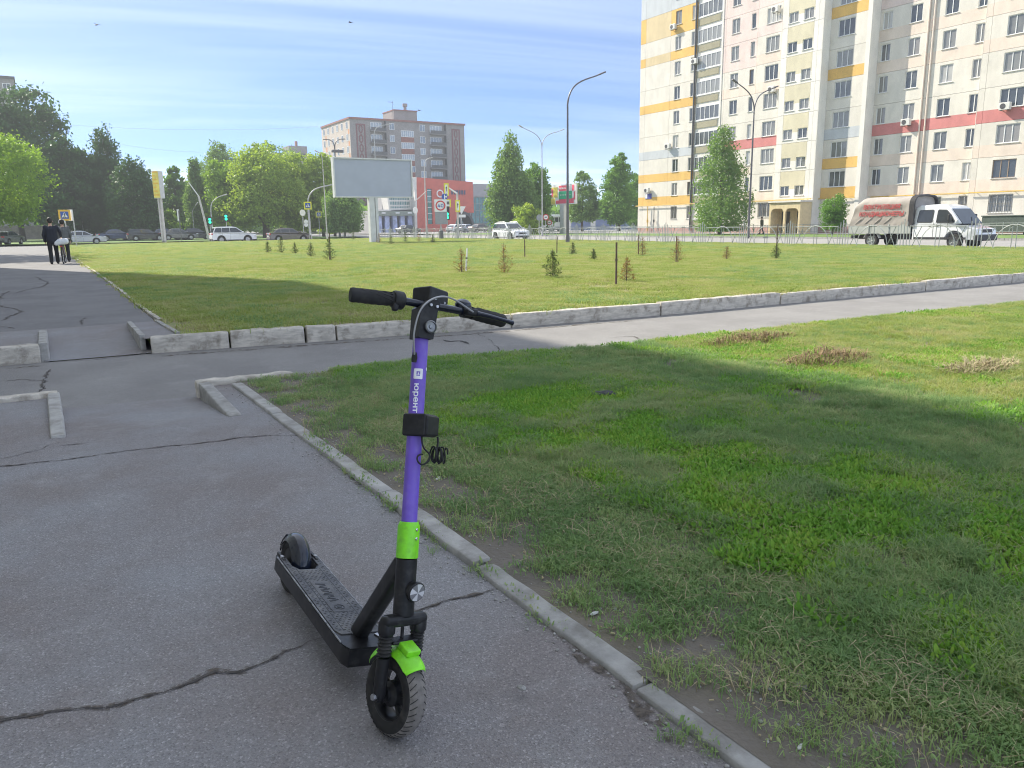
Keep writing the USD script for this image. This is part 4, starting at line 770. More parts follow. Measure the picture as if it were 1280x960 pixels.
part(po, 'porch_roof', span((PX-.12, lo-.1, 3.15), (XS-.02, hi+.1, 3.32)), 'wall_cream_light'); part(po, 'porch_back', span((XS-.14, lo+.2, .0), (XS-.03, hi-.2, 3.1)), 'porch_yellow')
for a, b in ((lo+.35, mid-.5), (mid+.35, hi-.5)): part(apt, 'door', span((XS-.22, a+.2, .1), (XS-.15, a+1.15, 2.25)), 'door_dark')
def aircon(px, py, X, lab, s=1.0):
    p = onX(px, py, X); t = thing('air_conditioner', lab, 'air conditioner', (X, p[1], p[2]-.3), group=None)
    part(t, 'casing', rbox((-.32, 0, .3), (.34, .85*s, .58), .03), 'ac_white'); part(t, 'fan_grille', move(lathe([(.0001, -.01), (.21, -.01), (.22, .01), (.0001, .012)], 'x', 20), (-.50, .12, .3)), 'dark_steel')
    part(t, 'bracket', join(span((-.5, -.3, -.04), (0, -.25, 0)), span((-.5, .25, -.04), (0, .3, 0))), 'dark_steel'); return t
for px, py, X, lab in [(844, 34, XA, 'air conditioner below the top visible window of the grey-blue panel'), (870.5, 77, XA, 'air conditioner beside the glazed loggia stack, above the middle storeys'), (837, 183, XA, 'air conditioner left of a window above the grey-blue band'), (811, 238, XA, 'lowest air conditioner, above the house number plate'), (972, 12, XA-.1, 'air conditioner under a wide window beside the stair section, near the top edge'), (967, 112, XA-.1, 'air conditioner under a wide window beside the arm of the double street lamp'), (1135, 153, XH, 'air conditioner on the red band under a two-pane window'), (1259, 133, 69.3, 'air conditioner on the red band at the right edge')]:
    aircon(px, py, X, lab)
# low green bins and railings before the right end of the block
p = DP(1262, 60); t = thing('rubbish_container', 'dark green metal rubbish container beside the wall at the right edge', 'container', (p[0], p[1], .06), 0)
mat('bin_green', (0.07, 0.09, 0.075), 0.6, 0.2, 6); part(t, 'body', join(rbox((0, 0, .75), (1.6, 3.4, 1.2), .05)), 'bin_green'); part(t, 'lid', rbox((0, 0, 1.40), (1.7, 3.5, .10), .03), 'bin_green'); part(t, 'foot', join(*[box((x, y, .1), (.12, .12, .2)) for x in (-.6, .6) for y in (-1.4, 1.4)]), 'dark_steel')

# ---- the nine-storey tower beyond the junction
mat('tower_grey', (0.245, 0.225, 0.22), 0.9, 0.06, .6, stain=((0.20, 0.18, 0.175), 0.5, 0.5)); mat('tower_sun_tint', (0.50, 0.42, 0.37), 0.9, 0.06, .6); mat('ornament_red', (0.17, 0.06, 0.07), 0.9, 0.08, 3); mat('rust_orange', (0.55, 0.25, 0.13), 0.9, 0.25, 3); mat('spandrel_brick', (0.24, 0.10, 0.08), 0.9, 0.15, 4)  # end wall is a paler copy of the front, sunlight put into its colour
TY = 183.0; xt = lambda px, Y=TY, py=200: float(onY(px, py, Y)[0])
TX0, TX1 = xt(437.5, TY, 160), xt(580.5, TY, 170); TH = float(onY(438, 148.5, TY)[2])
tw = thing('tower_block', 'grey nine-storey block with dark red hexagon ornaments at both ends', 'building')
part(tw, 'wall', span((TX0+.02, TY+.02, 0), (TX1, TY+21, TH)), 'tower_grey'); part(tw, 'end_wall', span((TX0-.05, TY+.05, 0), (TX0+.02, TY+21, TH)), 'tower_sun_tint'); part(tw, 'parapet', join(span((TX0-.25, TY-.2, TH), (TX1+.25, TY+21, TH+.45))), 'spandrel_brick')
rf = part(tw, 'roof_house', span((xt(492, TY+6, 140), TY+6, TH), (xt(521, TY+6, 140), TY+13, TH+3.5)), 'tower_grey'); part(rf, 'roof_cap', span((xt(491.5, TY+6, 140), TY+5.8, TH+3.5), (xt(521.5, TY+6, 140), TY+13.2, TH+3.75)), 'spandrel_brick'); part(rf, 'vent_pipe', join(rod((xt(506, TY+8, 130), TY+8, TH+3.5), (xt(506, TY+8, 130), TY+8, TH+4.9), .4), rod((xt(506, TY+8, 130), TY+8, TH+4.9), (xt(506, TY+8, 130), TY+8, TH+5.6), .65)), 'tower_grey'); part(rf, 'aerial', join(rod((xt(491, TY+4, 140), TY+4, TH), (xt(491, TY+4, 140), TY+4, TH+5.4), .05), rod((xt(491, TY+4)-.7, TY+4, TH+5.1), (xt(491, TY+4)+.7, TY+4, TH+5.1), .05)), 'dark_steel')
fc = S(TY)
ZT = float(onY(545, 161.8, TY)[2]); zr = [ZT-2.8*k for k in range(9)]
for a, b in ((447, 458.5), (565.5, 575.5)):
    a0, a1 = xt(a), xt(b); fr = sbox(a0, 1.6, a1, TH-1.0).difference(sbox(a0+.32, 1.9, a1-.32, TH-1.3)); chain = []; cx = (a0+a1)/2; n = 11
    for i in range(n):
        z = TH-2.2-i*2.2; hx = Polygon([(cx+.95*math.cos(q)*.62, z+1.10*math.sin(q)) for q in np.arange(6)*PI/3+PI/6]); chain.append(hx.difference(hx.buffer(-.26)))
    o = part(tw, 'ornament', put(fc, plate(fr, 0, .08)), 'ornament_red'); part(o, 'hexagon_chain', put(fc, plate(unary_union(chain), 0, .07)), 'ornament_red')
for z in zr:
    for a, b, q in ((465, 479, 4), (538.5, 553, 4)):
        window(tw, fc, xt(a), xt(b), z-.75, z+.85, q, .0, sill=False, fw=.07, gm='tower_sky_glass'); bl = part(tw, 'balcony', put(fc, slab(xt(a)-.2, xt(b+3.5), .0, 1.1, z-1.35, z-1.2)), 'tower_grey')
        part(bl, 'railing', put(fc, join(slab(xt(a)-.2, xt(b+3.5), 1.04, 1.1, z-1.2, z-.4), slab(xt(b+3.3), xt(b+3.5), .0, 1.04, z-1.2, z+1.3))), 'dark_steel')
    for a, b in ((488.5, 494.5), (526, 532.5)): window(tw, fc, xt(a), xt(b), z-.7, z+.9, 2, .0, sill=False, fw=.07, gm='tower_sky_glass')
for k in range(8):
    z = ZT-1.5-2.8*k; window(tw, fc, xt(502.5), xt(518.5), z-.7, z+.8, 6, .0, sill=False, fw=.07, gm='tower_sky_glass'); part(tw, 'spandrel', put(fc, slab(xt(502.5), xt(518.5), 0, .05, z-2.0, z-.72)), 'spandrel_brick')
part(tw, 'plinth', put(fc, slab(TX0, TX1, 0, .2, 0, 1.1)), 'spandrel_brick')
fc = W(TX0-.05)
for z in zr:
    for y in np.linspace(TY+2.0, TY+19, 6): window(tw, fc, y-.65, y+.65, z-.75, z+.85, 2, .0, sill=False, fw=.1)
for y in (TY+.9, TY+17.6):
    for z in zr[::1]: part(tw, 'rust_streak', put(fc, slab(y-.45, y+.45, 0, .02, z-2.0, z-.9)), 'rust_orange')
# ---- red shopfront building, its white entrance and the teal glazed wing
mat('red_cladding', (0.52, 0.115, 0.085), 0.75, 0.08, .8, stain=((0.44, 0.10, 0.08), .6, .4)); mat('white_render', (0.62, 0.60, 0.57), 0.85, 0.06, 2); mat('grey_render', (0.33, 0.32, 0.33), 0.85, 0.06, 2); mat('canopy_grey', (0.22, 0.25, 0.22), 0.7, 0.1, 3); mat('blue_white', (0.42, 0.47, 0.70), 0.6, 0.3, 1.5); mat('navy', (0.03, 0.04, 0.10), 0.4, 0.2, 3); mat('sign_red', (0.50, 0.07, 0.10), 0.6, 0.1, 3)
RY = 150.0; xr = lambda px, py=260, Y=RY: float(onY(px, py, Y)[0]); zr_ = lambda px, py, Y=RY: float(onY(px, py, Y)[2])
rb = thing('red_building', 'low red clad shop building with a curved dark canopy at the junction', 'building')
poly = Polygon([(xr(520.5, 222), zr_(520.5, 221.5)), (xr(591, 228), zr_(591, 227.5)), (xr(592.5, 266), zr_(592.5, 266)), (xr(573, 266), zr_(573, 266)), (xr(566, 288), 0), (xr(521.5, 288), 0)]); slit = sbox(xr(534.5), zr_(534, 280), xr(540.5), zr_(537, 236))
fc = S(RY); part(rb, 'front_wall', put(fc, plate(poly.difference(slit), -.5, 0)), 'red_cladding'); g_ = part(rb, 'slit_window', put(fc, plate(slit, -.4, -.3)), 'teal_glass'); part(g_, 'glazing_bar', put(fc, join(*[slab(xr(534.5), xr(540.5), -.3, -.2, z-.06, z+.06) for z in np.linspace(zr_(534, 280)+1, zr_(537, 238), 6)])), 'frame_white')
part(rb, 'body', span((xr(521.5)+.3, RY+.5, 0), (xr(571), RY+14, 10.6)), 'grey_render'); part(rb, 'body', span((xr(571), RY+4.5, 0), (xr(592)-.3, RY+14, 10.4)), 'grey_render')
fin = Polygon([(xr(513.5, 224), zr_(514, 223)), (xr(520.5, 222), zr_(520.5, 221.5)), (xr(521.5, 288), 0), (xr(519.3, 288), 0), (xr(518.5, 240), zr_(518, 240))]); part(rb, 'white_fin', put(fc, plate(fin, -6.0, .06)), 'white_render')
th = np.linspace(0, PI*.5, 12); cx0, cx1, cz = xr(576), xr(591), zr_(580, 277); part(rb, 'canopy', put(fc, plate(Polygon([(cx0+(cx1-cx0)*math.sin(t), cz-1+(3.2)*math.cos(t)) for t in th]+[(cx0+(cx1-cx0-.5)*math.sin(t), cz-1+(2.7)*math.cos(t)) for t in th[::-1]]), -3.5, .5)), 'dark_steel')
gd = part(rb, 'shop_window', put(fc, slab(xr(573), xr(591), -4.5, -4.4, .2, 4.3)), 'teal_glass'); part(gd, 'door_frame', put(fc, join(*[slab(x-.06, x+.06, -4.4, -4.3, .2, 4.3) for x in np.linspace(xr(573.5), xr(590), 6)])), 'frame_white')
part(rb, 'fascia_sign', put(fc, join(*[slab(x, x+.42, .0, .07, zr_(574, 240.5)-.45, zr_(574, 240.5)+.45) for x in np.linspace(xr(564.5), xr(580), 6)])), 'navy')
rg_ = Point(xr(550.5), zr_(550, 242)).buffer(.8); part(rb, 'round_sign', put(fc, plate(rg_.difference(rg_.buffer(-.22)), 0, .1)), 'frame_white'); 
eb = thing('entrance_pavilion', 'white framed glass pavilion with blue columns left of the red building', 'building'); EY = 152.0; xe_ = lambda px, py=265: float(onY(px, py, EY)[0]); ze_ = lambda px, py: float(onY(px, py, EY)[2]); fc = S(EY)
fr = Polygon([(xe_(484), ze_(484, 244.5)), (xe_(514), ze_(514, 243.2)), (xe_(514.5), ze_(514, 262)), (xe_(486), ze_(486, 263))]); part(eb, 'box_frame', put(fc, plate(fr.difference(fr.buffer(-.42)), -3, .25)), 'white_render'); gl = part(eb, 'box_glazing', put(fc, plate(fr.buffer(-.40), -.1, 0)), 'teal_glass'); part(gl, 'glazing_bar', put(fc, join(*[slab(x-.05, x+.05, 0, .08, ze_(486, 262.5)+.3, ze_(486, 245)-.4) for x in np.linspace(xe_(487), xe_(512.5), 13)], *[slab(xe_(486.5), xe_(513), 0, .1, z-.16, z+.16) for z in (ze_(490, 251), ze_(490, 257))])), 'white_render')
part(eb, 'body', span((xe_(467), EY+.1, 0), (xe_(516), EY+9, ze_(486, 263))), 'grey_render'); part(eb, 'body', span((xe_(485), EY+3, 0), (xe_(514), EY+9, ze_(500, 245))), 'grey_render'); part(eb, 'canopy', put(fc, slab(xe_(467), xe_(513), .1, 1.8, ze_(470, 270), ze_(470, 264.2))), 'canopy_grey'); part(eb, 'canopy_edge', put(fc, slab(xe_(467), xe_(484), .1, 1.9, ze_(470, 264.2), ze_(470, 262.3))), 'white_render')
for i in range(5): x = xe_(469+i*9.6); part(eb, 'column', put(fc, slab(x, x+.95, .1, 1.0, 0, ze_(470, 270)-.01)), 'blue_white')
for i in range(4): x = xe_(469+i*9.6)+1.05; part(eb, 'door', put(fc, slab(x, x+.8, .12, .2, 0, 3.0)), 'navy')
for i, x in enumerate(np.linspace(xe_(486), xe_(512), 7)): part(eb, 'roof_letter', put(fc, join(slab(x, x+.18, -.3, -.2, ze_(490, 243.5), ze_(490, 237.5)), slab(x+.5, x+.68, -.3, -.2, ze_(490, 243.5), ze_(490, 237.5)), slab(x+.18, x+.5, -.3, -.2, ze_(490, 240.9), ze_(490, 240.1)))), 'sign_red')
part(eb, 'roof_letter_frame', put(fc, slab(xe_(485.5), xe_(514), -.36, -.3, ze_(490, 244.2), ze_(490, 243.5))), 'dark_steel')
for x in (472.5, 490, 505): part(eb, 'canopy_sign', put(fc, slab(xe_(x), xe_(x+5), 1.8, 1.9, ze_(480, 267.3), ze_(480, 265.6))), 'frame_white')
gw = thing('glazed_wing', 'grey building with a teal glass wall behind the tall birch', 'building'); GY = 160.0; xg = lambda px: float(onY(px, 260, GY)[0]); zg = lambda px, py: float(onY(px, py, GY)[2]); fc = S(GY)
part(gw, 'body', span((xg(588), GY+.2, 0), (xg(662), GY+16, zg(600, 231))), 'grey_render'); part(gw, 'upper_wall', put(fc, slab(xg(588), xg(662), -.1, .1, zg(600, 246), zg(600, 230))), 'grey_render')
for i in range(16):
    for j in range(5):
        x0, x1 = np.interp([i, i+1], [0, 16], [xg(590), xg(660)]); z0, z1 = np.interp([j, j+1], [0, 5], [.2, zg(600, 246.5)]); part(gw, 'pane', put(fc, slab(x0+.07, x1-.07, -.05, .0, z0+.07, z1-.07)), 'teal_glass')
part(gw, 'mullion', put(fc, join(*[slab(np.interp(i, [0, 16], [xg(590), xg(660)])-.06, np.interp(i, [0, 16], [xg(590), xg(660)])+.06, -.06, .06, .2, zg(600, 246.5)) for i in range(17)], *[slab(xg(590), xg(660), -.06, .05, z-.06, z+.06) for z in np.linspace(.2, zg(600, 246.5), 6)])), 'canopy_grey')
# far blocks behind the trees, and the block across the path whose shade lies on the foreground
def far_block(name, lab, px0, px1, top, d, m, win_rows, cap=None):
    a, b = DP(px0, d), DP(px1, d); Y = (a[1]+b[1])/2; x0, x1 = float(onY(px0, 250, Y)[0]), float(onY(px1, 250, Y)[0]); h = float(onY((px0+px1)/2, top, Y)[2])
    t = thing(name, lab, 'building'); part(t, 'wall', span((x0, Y, 0), (x1, Y+16, h)), m); part(t, 'parapet', span((x0-.2, Y-.2, h), (x1+.2, Y+16.2, h+.5)), 'roof_felt'); fc = S(Y)
    for k in range(win_rows):
        for x in np.arange(x0+1.6, x1-1.5, 3.2): window(t, fc, x, x+1.4, h-2.4-2.8*k, h-.9-2.8*k, 2, .0, sill=False, fw=.1)
    return t, x0, x1, Y, h
far_block('panel_block', 'top of a grey panel block above the dark trees at the left edge', -60, 38, 97, 160, 'tower_grey', 4)
t, x0, x1, Y, h = far_block('panel_block', 'small grey block with a chimney above the trees left of the blank billboard', 350, 392, 194, 240, 'tower_grey', 3)
part(t, 'roof_house', span((xt(365, Y, 190), Y+3, h), (xt(388, Y, 190), Y+10, h+3.0)), 'tower_grey'); part(t, 'chimney', span((xt(376, Y, 185), Y+5, h+3), (xt(378.5, Y, 185), Y+6, h+4.6)), 'spandrel_brick')
sb = thing('shading_block', 'nine-storey block left of the path, outside the view', 'building'); SX1, SY1, SH = -7.4, 50.4, 26.4
part(sb, 'wall', span((-19, -12, 0), (SX1, SY1, SH)), 'wall_cream'); part(sb, 'roof', span((-19.2, -12.2, SH), (SX1+.1, SY1+.1, SH+.3)), 'roof_felt')
fc = lambda a, c, z: np.stack([SX1+c, a, z], -1)
for n in range(9):
    for y in np.arange(2, 48, 6.0): window(sb, fc, y, y+1.6, 1.6+2.9*n, 3.1+2.9*n, 2, .02, sill=False)
# ---------------------------------------------------------------- vehicles
def paint(n, c, m=0.0): return mat(n, c, 0.28, 0.04, 2, metal=m, coat=0.6, stain=(tuple(np.array(c)*.8), 1.5, .4))
paint('paint_white', (0.74, 0.75, 0.76)); paint('paint_silver', (0.42, 0.43, 0.45), .5); paint('paint_brown', (0.15, 0.13, 0.125), .4); paint('paint_dark', (0.025, 0.028, 0.035)); paint('paint_grey', (0.13, 0.135, 0.14), .3); paint('paint_blue', (0.05, 0.07, 0.13), .2)
mat('car_glass', (0.025, 0.03, 0.035), 0.05, 0.2, 2, spec=0.8); mat('lamp_red', (0.45, 0.02, 0.02), 0.2, 0.05, 5); mat('lamp_clear', (0.65, 0.67, 0.70), 0.12, 0.1, 8, metal=.3); mat('plastic_trim', (0.03, 0.03, 0.032), 0.6, 0.2, 6); mat('plate_white', (0.72, 0.72, 0.70), 0.5, 0.04, 5); mat('alloy', (0.45, 0.45, 0.46), 0.3, 0.1, 8, metal=.8)
def wheel_parts(t, x, y, r, w, side, alloy='alloy'):
    c = (x, y, r); wh = part(t, 'wheel', lathe([(r*.62, -w/2), (r*.93, -w/2), (r, -w/2+.03), (r, w/2-.03), (r*.93, w/2), (r*.62, w/2)], 'y', 28, c), 'rubber', 40)
    part(wh, 'rim', lathe([(.001, side*(w/2-.03)), (r*.18, side*(w/2-.02)), (r*.2, side*(w/2-.06)), (r*.55, side*(w/2-.07)), (r*.60, side*(w/2-.01)), (r*.66, side*(w/2+.004))], 'y', 24, c), alloy, 30)
    sp_ = [rod(np.array(c)+[0, side*(w/2-.035), 0]+r*.15*np.array([math.cos(q), 0, math.sin(q)]), np.array(c)+[0, side*(w/2-.03), 0]+r*.6*np.array([math.cos(q), 0, math.sin(q)]), r*.075, None, 6) for q in np.arange(5)*2*PI/5]; part(wh, 'spokes', join(*sp_), alloy)
def car(name, label, loc, rz, L, Wd, H, prof, green, m, belt, wx, r, trim='plastic_trim', group=None, rails=False, pillars=(), alloy='alloy'):
    """prof: body side outline below the belt (x back to front 0..1, z); green: glasshouse outline; both in shares of L and H"""
    t = thing(name, label, 'car', loc, rz, group)
    tum = lambda z: 1-np.clip((z-belt*H)/(H-belt*H), 0, 1)*.20
    def plan(x): u = np.abs(x/L-.5)*2; return 1-.16*np.clip((u-.72)/.28, 0, 1)**2
    def shape(m_, inset=1.0):
        v, f = arr(m_); v = v.copy(); v[:, 1] *= plan(v[:, 0])*tum(v[:, 2])*inset; v[:, 0] -= L/2; return v, f
    P = Polygon([(x*L, z*H) for x, z in prof]).buffer(.04).buffer(-.08).buffer(.04)
    arches = unary_union([Point(x, r).buffer(r*1.22) for x in wx]); lower = P.difference(arches)
    bev = join(extrude(lower.buffer(-.03), Wd, 'xz', -Wd/2), extrude(lower, Wd-.08, 'xz', -Wd/2+.04)); part(t, 'body', shape(bev), m, 25)
    Gp = Polygon([(x*L, z*H) for x, z in green]).buffer(.05).buffer(-.10).buffer(.05); part(t, 'cabin', shape(join(extrude(Gp.buffer(-.02), Wd-.06, 'xz', -Wd/2+.03), extrude(Gp, Wd-.12, 'xz', -Wd/2+.06))), m, 25)
    part(t, 'wheel_arch', shape(join(extrude(arches.intersection(P), Wd-.3, 'xz', -Wd/2+.15))), 'plastic_trim')
    sg = Gp.intersection(sbox(0, belt*H+.02, L, H*.955)).buffer(-.07).buffer(-.03).buffer(.03); cuts = unary_union([sbox(x*L-.035, 0, x*L+.035, H) for x in pillars]); sg = sg.difference(cuts)
    for s in (-1, 1):
        for g in getattr(sg, 'geoms', [sg]):
            part(t, 'side_window', shape(extrude(g, .02, 'xz', s*(Wd/2-.028)-.01)), 'car_glass')
        sill = lower.intersection(sbox(0, 0, L, .20*H)); part(t, 'sill_trim', shape(extrude(sill, .02, 'xz', s*(Wd/2+.002)-.01)), trim)
        part(t, 'mirror', rbox((green[1][0]*0+wxm(green, L, H, belt)-L/2, s*(Wd/2+.05), belt*H+.10), (.12, .18, .13), .04), m)
    # windscreen and rear window follow the glasshouse's ends
    gp = [(x*L, z*H) for x, z in green]
    def endglass(a, b, nm):
        a, b = np.array(a), np.array(b); d = b-a; n = np.array([d[1], -d[0]]); n /= np.linalg.norm(n); mid_ = (np.array(gp).mean(0)); n = n if (a-mid_)@n > 0 else -n
        p0, p1 = a+d*.10+n*.012, a+d*.90+n*.012; v = []
        for p, wd in ((p0, .86), (p1, .84)):
            for s in (-1, 1): v.append((p[0], s*Wd/2*wd, p[1]))
        v = np.array(v); v2 = v-np.array([n[0], 0, n[1]])*.03; f = np.array([[0, 1, 3], [0, 3, 2], [4, 7, 5], [4, 6, 7], [0, 4, 5], [0, 5, 1], [2, 3, 7], [2, 7, 6], [0, 2, 6], [0, 6, 4], [1, 5, 7], [1, 7, 3]]); part(t, nm, shape((np.vstack([v, v2]), f)), 'car_glass')
    endglass(gp[0], gp[1], 'rear_window'); endglass(gp[-1], gp[-2], 'windscreen')
    xb, xf = prof[0][0]*L-L/2, L/2
    for s in (-1, 1):
        part(t, 'tail_lamp', rbox((-L/2+.06, s*Wd*.36, belt*H*.92), (.14, Wd*.17, .15), .03), 'lamp_red'); part(t, 'headlight', rbox((L/2-.13, s*Wd*.34, belt*H*.80), (.26, Wd*.18, .13), .04), 'lamp_clear')
    part(t, 'grille', rbox((L/2-.035, 0, belt*H*.66), (.06, Wd*.46, .16), .02), 'plastic_trim'); part(t, 'bumper', rbox((L/2-.05, 0, .17*H+.08), (.12, Wd*.80, .18), .04), trim); part(t, 'bumper', rbox((-L/2+.06, 0, .17*H+.08), (.12, Wd*.80, .18), .04), trim)
    part(t, 'number_plate', box((L/2+.012, 0, .32*H), (.012, .5, .11)), 'plate_white'); part(t, 'number_plate', box((-L/2-.008, 0, .42*H), (.012, .5, .11)), 'plate_white')
    for s in (-1, 1): part(t, 'door_handle', rbox((-.05*L, s*(Wd/2-.0), belt*H*.88), (.18, .03, .03), .01), m); [part(t, 'door_seam', shape_thin(x*L-L/2, s, Wd, belt*H, H), 'plastic_trim') for x in pillars]
    if rails:
        for s in (-1, 1): part(t, 'roof_rail', tube([(-.30*L, s*Wd*.36, H-.03), (-.27*L, s*Wd*.36, H+.04), (.02*L, s*Wd*.36, H+.04), (.06*L, s*Wd*.36, H-.03)], .02, 6), 'alloy')
    for x in wx:
        for s in (-1, 1): wheel_parts(t, x-L/2, s*(Wd/2-.13), r, .22, s, alloy)
    return t
def wxm(green, L, H, belt): return (green[-1][0]-.045)*L
def shape_thin(x, s, Wd, b, H): return box((x, s*(Wd/2+.001), b*.62), (.012, .006, b*.68))
suv_prof = [(0.012, .22), (0.0, .36), (0.008, .58), (.02, .62), (.70, .62), (.86, .58), (.965, .52), (.995, .42), (1.0, .28), (.985, .17), (.03, .16)]
suv_green = [(0.022, .60), (.085, .94), (.16, .99), (.45, 1.0), (.545, .96), (.735, .60)]
hat_prof = [(0.012, .22), (0.0, .38), (0.0, .60), (.015, .66), (.72, .62), (.88, .58), (.97, .50), (.995, .40), (1.0, .26), (.985, .15), (.03, .15)]
hat_green = [(0.05, .62), (.20, .90), (.30, .985), (.45, 1.0), (.56, .95), (.75, .62)]
sed_green = [(0.16, .62), (.27, .92), (.35, .99), (.47, 1.0), (.56, .95), (.75, .62)]
def at(px, d): p = DP(px, d); return p
wagon_green = [(0.02, .60), (.06, .93), (.14, .985), (.45, 1.0), (.55, .95), (.74, .60)]
p = at(290, 84); car('parked_car', 'white SUV crossing the junction behind the lawn, left of the brown hatchback', (p[0], p[1], -.12), 0.0, 4.6, 1.85, 1.70, suv_prof, suv_green, 'paint_white', .60, (.92, 3.62), .36, pillars=(.22, .40,), rails=False)
p = at(362, 84); car('parked_car', 'brownish grey hatchback behind the white SUV at the junction', (p[0], p[1]+.6, -.12), 0.0, 4.45, 1.75, 1.48, hat_prof, hat_green, 'paint_brown', .62, (.90, 3.55), .32, pillars=(.27, .47,))
p = at(638, 74); car('parked_car', 'white SUV with roof rails driving along the road behind the fence', (p[0], p[1], -.10), -PI/2+.0, 4.35, 1.82, 1.66, suv_prof, suv_green, 'paint_white', .60, (.86, 3.52), .35, rails=True, pillars=(.22, .40))
p = at(101, 88); car('parked_car', 'silver car passing behind the pedestrian crossing sign', (p[0], p[1], -.12), 0.0, 4.7, 1.78, 1.50, hat_prof, sed_green, 'paint_silver', .62, (.9, 3.65), .32, pillars=(.33, .50))
p = at(6, 86); car('parked_car', 'dark saloon with red tail lamps parked at the left edge', (p[0], p[1], .0), math.radians(66), 4.6, 1.8, 1.46, hat_prof, sed_green, 'paint_grey', .62, (.9, 3.6), .32, pillars=(.33, .50))
for px, d, m, g, rz, lab in [(182, 98, 'paint_dark', wagon_green, 0, 'black estate car parked left of the yellow pylon sign'), (222, 100, 'paint_grey', sed_green, 0, 'dark grey car parked just right of the yellow pylon sign'), (206, 101, 'paint_blue', sed_green, 0, 'dark blue car parked behind the foot of the yellow pylon sign'), (243, 102, 'paint_dark', sed_green, 0, 'black car parked left of the leaning white street lamp'), (143, 103, 'paint_blue', sed_green, .2, 'dark car in the shade of the birches, right of the silver car'),
                             (510, 138, 'paint_dark', sed_green, .3, 'black car parked in front of the blue columns'), (583, 139, 'paint_silver', sed_green, .4, 'silver car parked by the curved canopy of the red building'), (601, 137, 'paint_brown', sed_green, .1, 'brown car parked before the teal glass wall'), (570, 141, 'paint_white', hat_green, .5, 'white car parked at the corner of the red building'), (690, 139, 'paint_dark', sed_green, .3, 'dark car parked near the foot of the small colourful billboard')]:
    p = at(px, d); car('parked_car', lab, (p[0], p[1], .07 if d > 110 else .03), rz, 4.5, 1.76, 1.47, hat_prof, g, m, .62, (.9, 3.58), .32, pillars=(.33, .50))
# ---- flatbed truck with a tarpaulin body and a double cab, heading to the right
mat('tarp', (0.36, 0.325, 0.29), 0.85, 0.12, 1.5, bump=0.35, bscale=5, dist=0.03, stain=((0.27, 0.24, 0.22), 1.2, .5)); mat('tarp_dark', (0.07, 0.065, 0.065), 0.8, 0.15, 2); mat('bed_grey', (0.38, 0.40, 0.37), 0.7, 0.1, 2); mat('letter_red', (0.46, 0.045, 0.05), 0.7, 0.12, 3); mat('letter_pale', (0.38, 0.20, 0.19), 0.8, 0.15, 3)
p = at(1154, 39.2)
TRX, TRY = p[0]+1.0, p[1]+.75
tk = thing('covered_truck', 'white double cab light truck with a lettered beige tarpaulin body', 'truck', (TRX, TRY, -.10), -PI/2)
TL, TW_ = 6.75, 2.0    # local x: back -3.375 to front +3.375 ; near side (towards camera) is local -y ... after turning -90 deg local y -> +X
x0 = -TL/2
cab_low = Polygon([(.20, .55), (.20, 1.22), (1.30, 1.24), (2.02, 1.22), (2.62, 1.12), (3.16, .96), (3.32, .86), (3.36, .55), (3.30, .42), (.20, .42)]); ar = Point(2.32, .40).buffer(.46); low = cab_low.difference(ar)
def tr_(m): v, f = arr(m); v = v.copy(); k = 1-np.clip((v[:, 2]-1.2)/.9, 0, 1)*.16; v[:, 1] *= k*(1-.14*np.clip((v[:, 0]-2.5)/.86, 0, 1)**2); return v, f
part(tk, 'cab', tr_(join(extrude(low.buffer(-.04).buffer(.02), TW_, 'xz', -TW_/2), extrude(low.buffer(-.02).buffer(.04).buffer(-.02), TW_-.1, 'xz', -TW_/2+.05))), 'paint_white', 25)
roofp = Polygon([(.20, 1.18), (.22, 1.98), (.45, 2.10), (1.35, 2.14), (1.80, 2.06), (1.98, 1.94), (2.62, 1.18)]).buffer(-.04).buffer(.04); part(tk, 'cab_roof', tr_(join(extrude(roofp.buffer(-.025), TW_-.04, 'xz', -TW_/2+.02), extrude(roofp, TW_-.14, 'xz', -TW_/2+.07))), 'paint_white', 25)
for s in (-1, 1):
    for pol in (Polygon([(.42, 1.28), (.46, 1.84), (1.16, 1.86), (1.16, 1.28)]), Polygon([(1.40, 1.26), (1.40, 1.86), (1.80, 1.84), (2.04, 1.62), (2.30, 1.26)])):
        pw = pol.buffer(-.05).buffer(.05); w_ = part(tk, 'side_window', tr_(extrude(pw, .02, 'xz', s*(TW_/2-.012)-.01)), 'car_glass'); part(w_, 'window_seal', tr_(extrude(pw.buffer(.03).difference(pw), .02, 'xz', s*(TW_/2-.014)-.01)), 'plastic_trim')
    for x in (.30, 1.27, 1.98): part(tk, 'door_seam', box((x, s*(TW_/2+.001), .95), (.014, .008, .85)), 'plastic_trim')
    for x in (1.12, 1.46): part(tk, 'door_handle', rbox((x, s*(TW_/2+.01), 1.08), (.16, .03, .04), .012), 'plastic_trim')
    part(tk, 'mirror', join(rbox((2.12, s*(TW_/2+.16), 1.50), (.10, .18, .30), .03), rod((2.14, s*(TW_/2-.1), 1.36), (2.12, s*(TW_/2+.12), 1.40), .015)), 'plastic_trim')
    part(tk, 'headlight', rbox((3.24, s*.66, .86), (.16, .32, .20), .05), 'lamp_clear'); part(tk, 'side_trim', box((1.6, s*(TW_/2+.0), .50), (2.6, .02, .10)), 'plastic_trim')
ws = np.array([(2.03, -.80, 1.92), (2.03, .80, 1.92), (2.64, .86, 1.20), (2.64, -.86, 1.20)]); part(tk, 'windscreen', (np.vstack([ws, ws-[.03, 0, .03]]), np.array([[0, 1, 2], [0, 2, 3], [4, 6, 5], [4, 7, 6], [0, 4, 5], [0, 5, 1], [2, 6, 7], [2, 7, 3], [1, 5, 6], [1, 6, 2], [0, 3, 7], [0, 7, 4]])), 'car_glass')
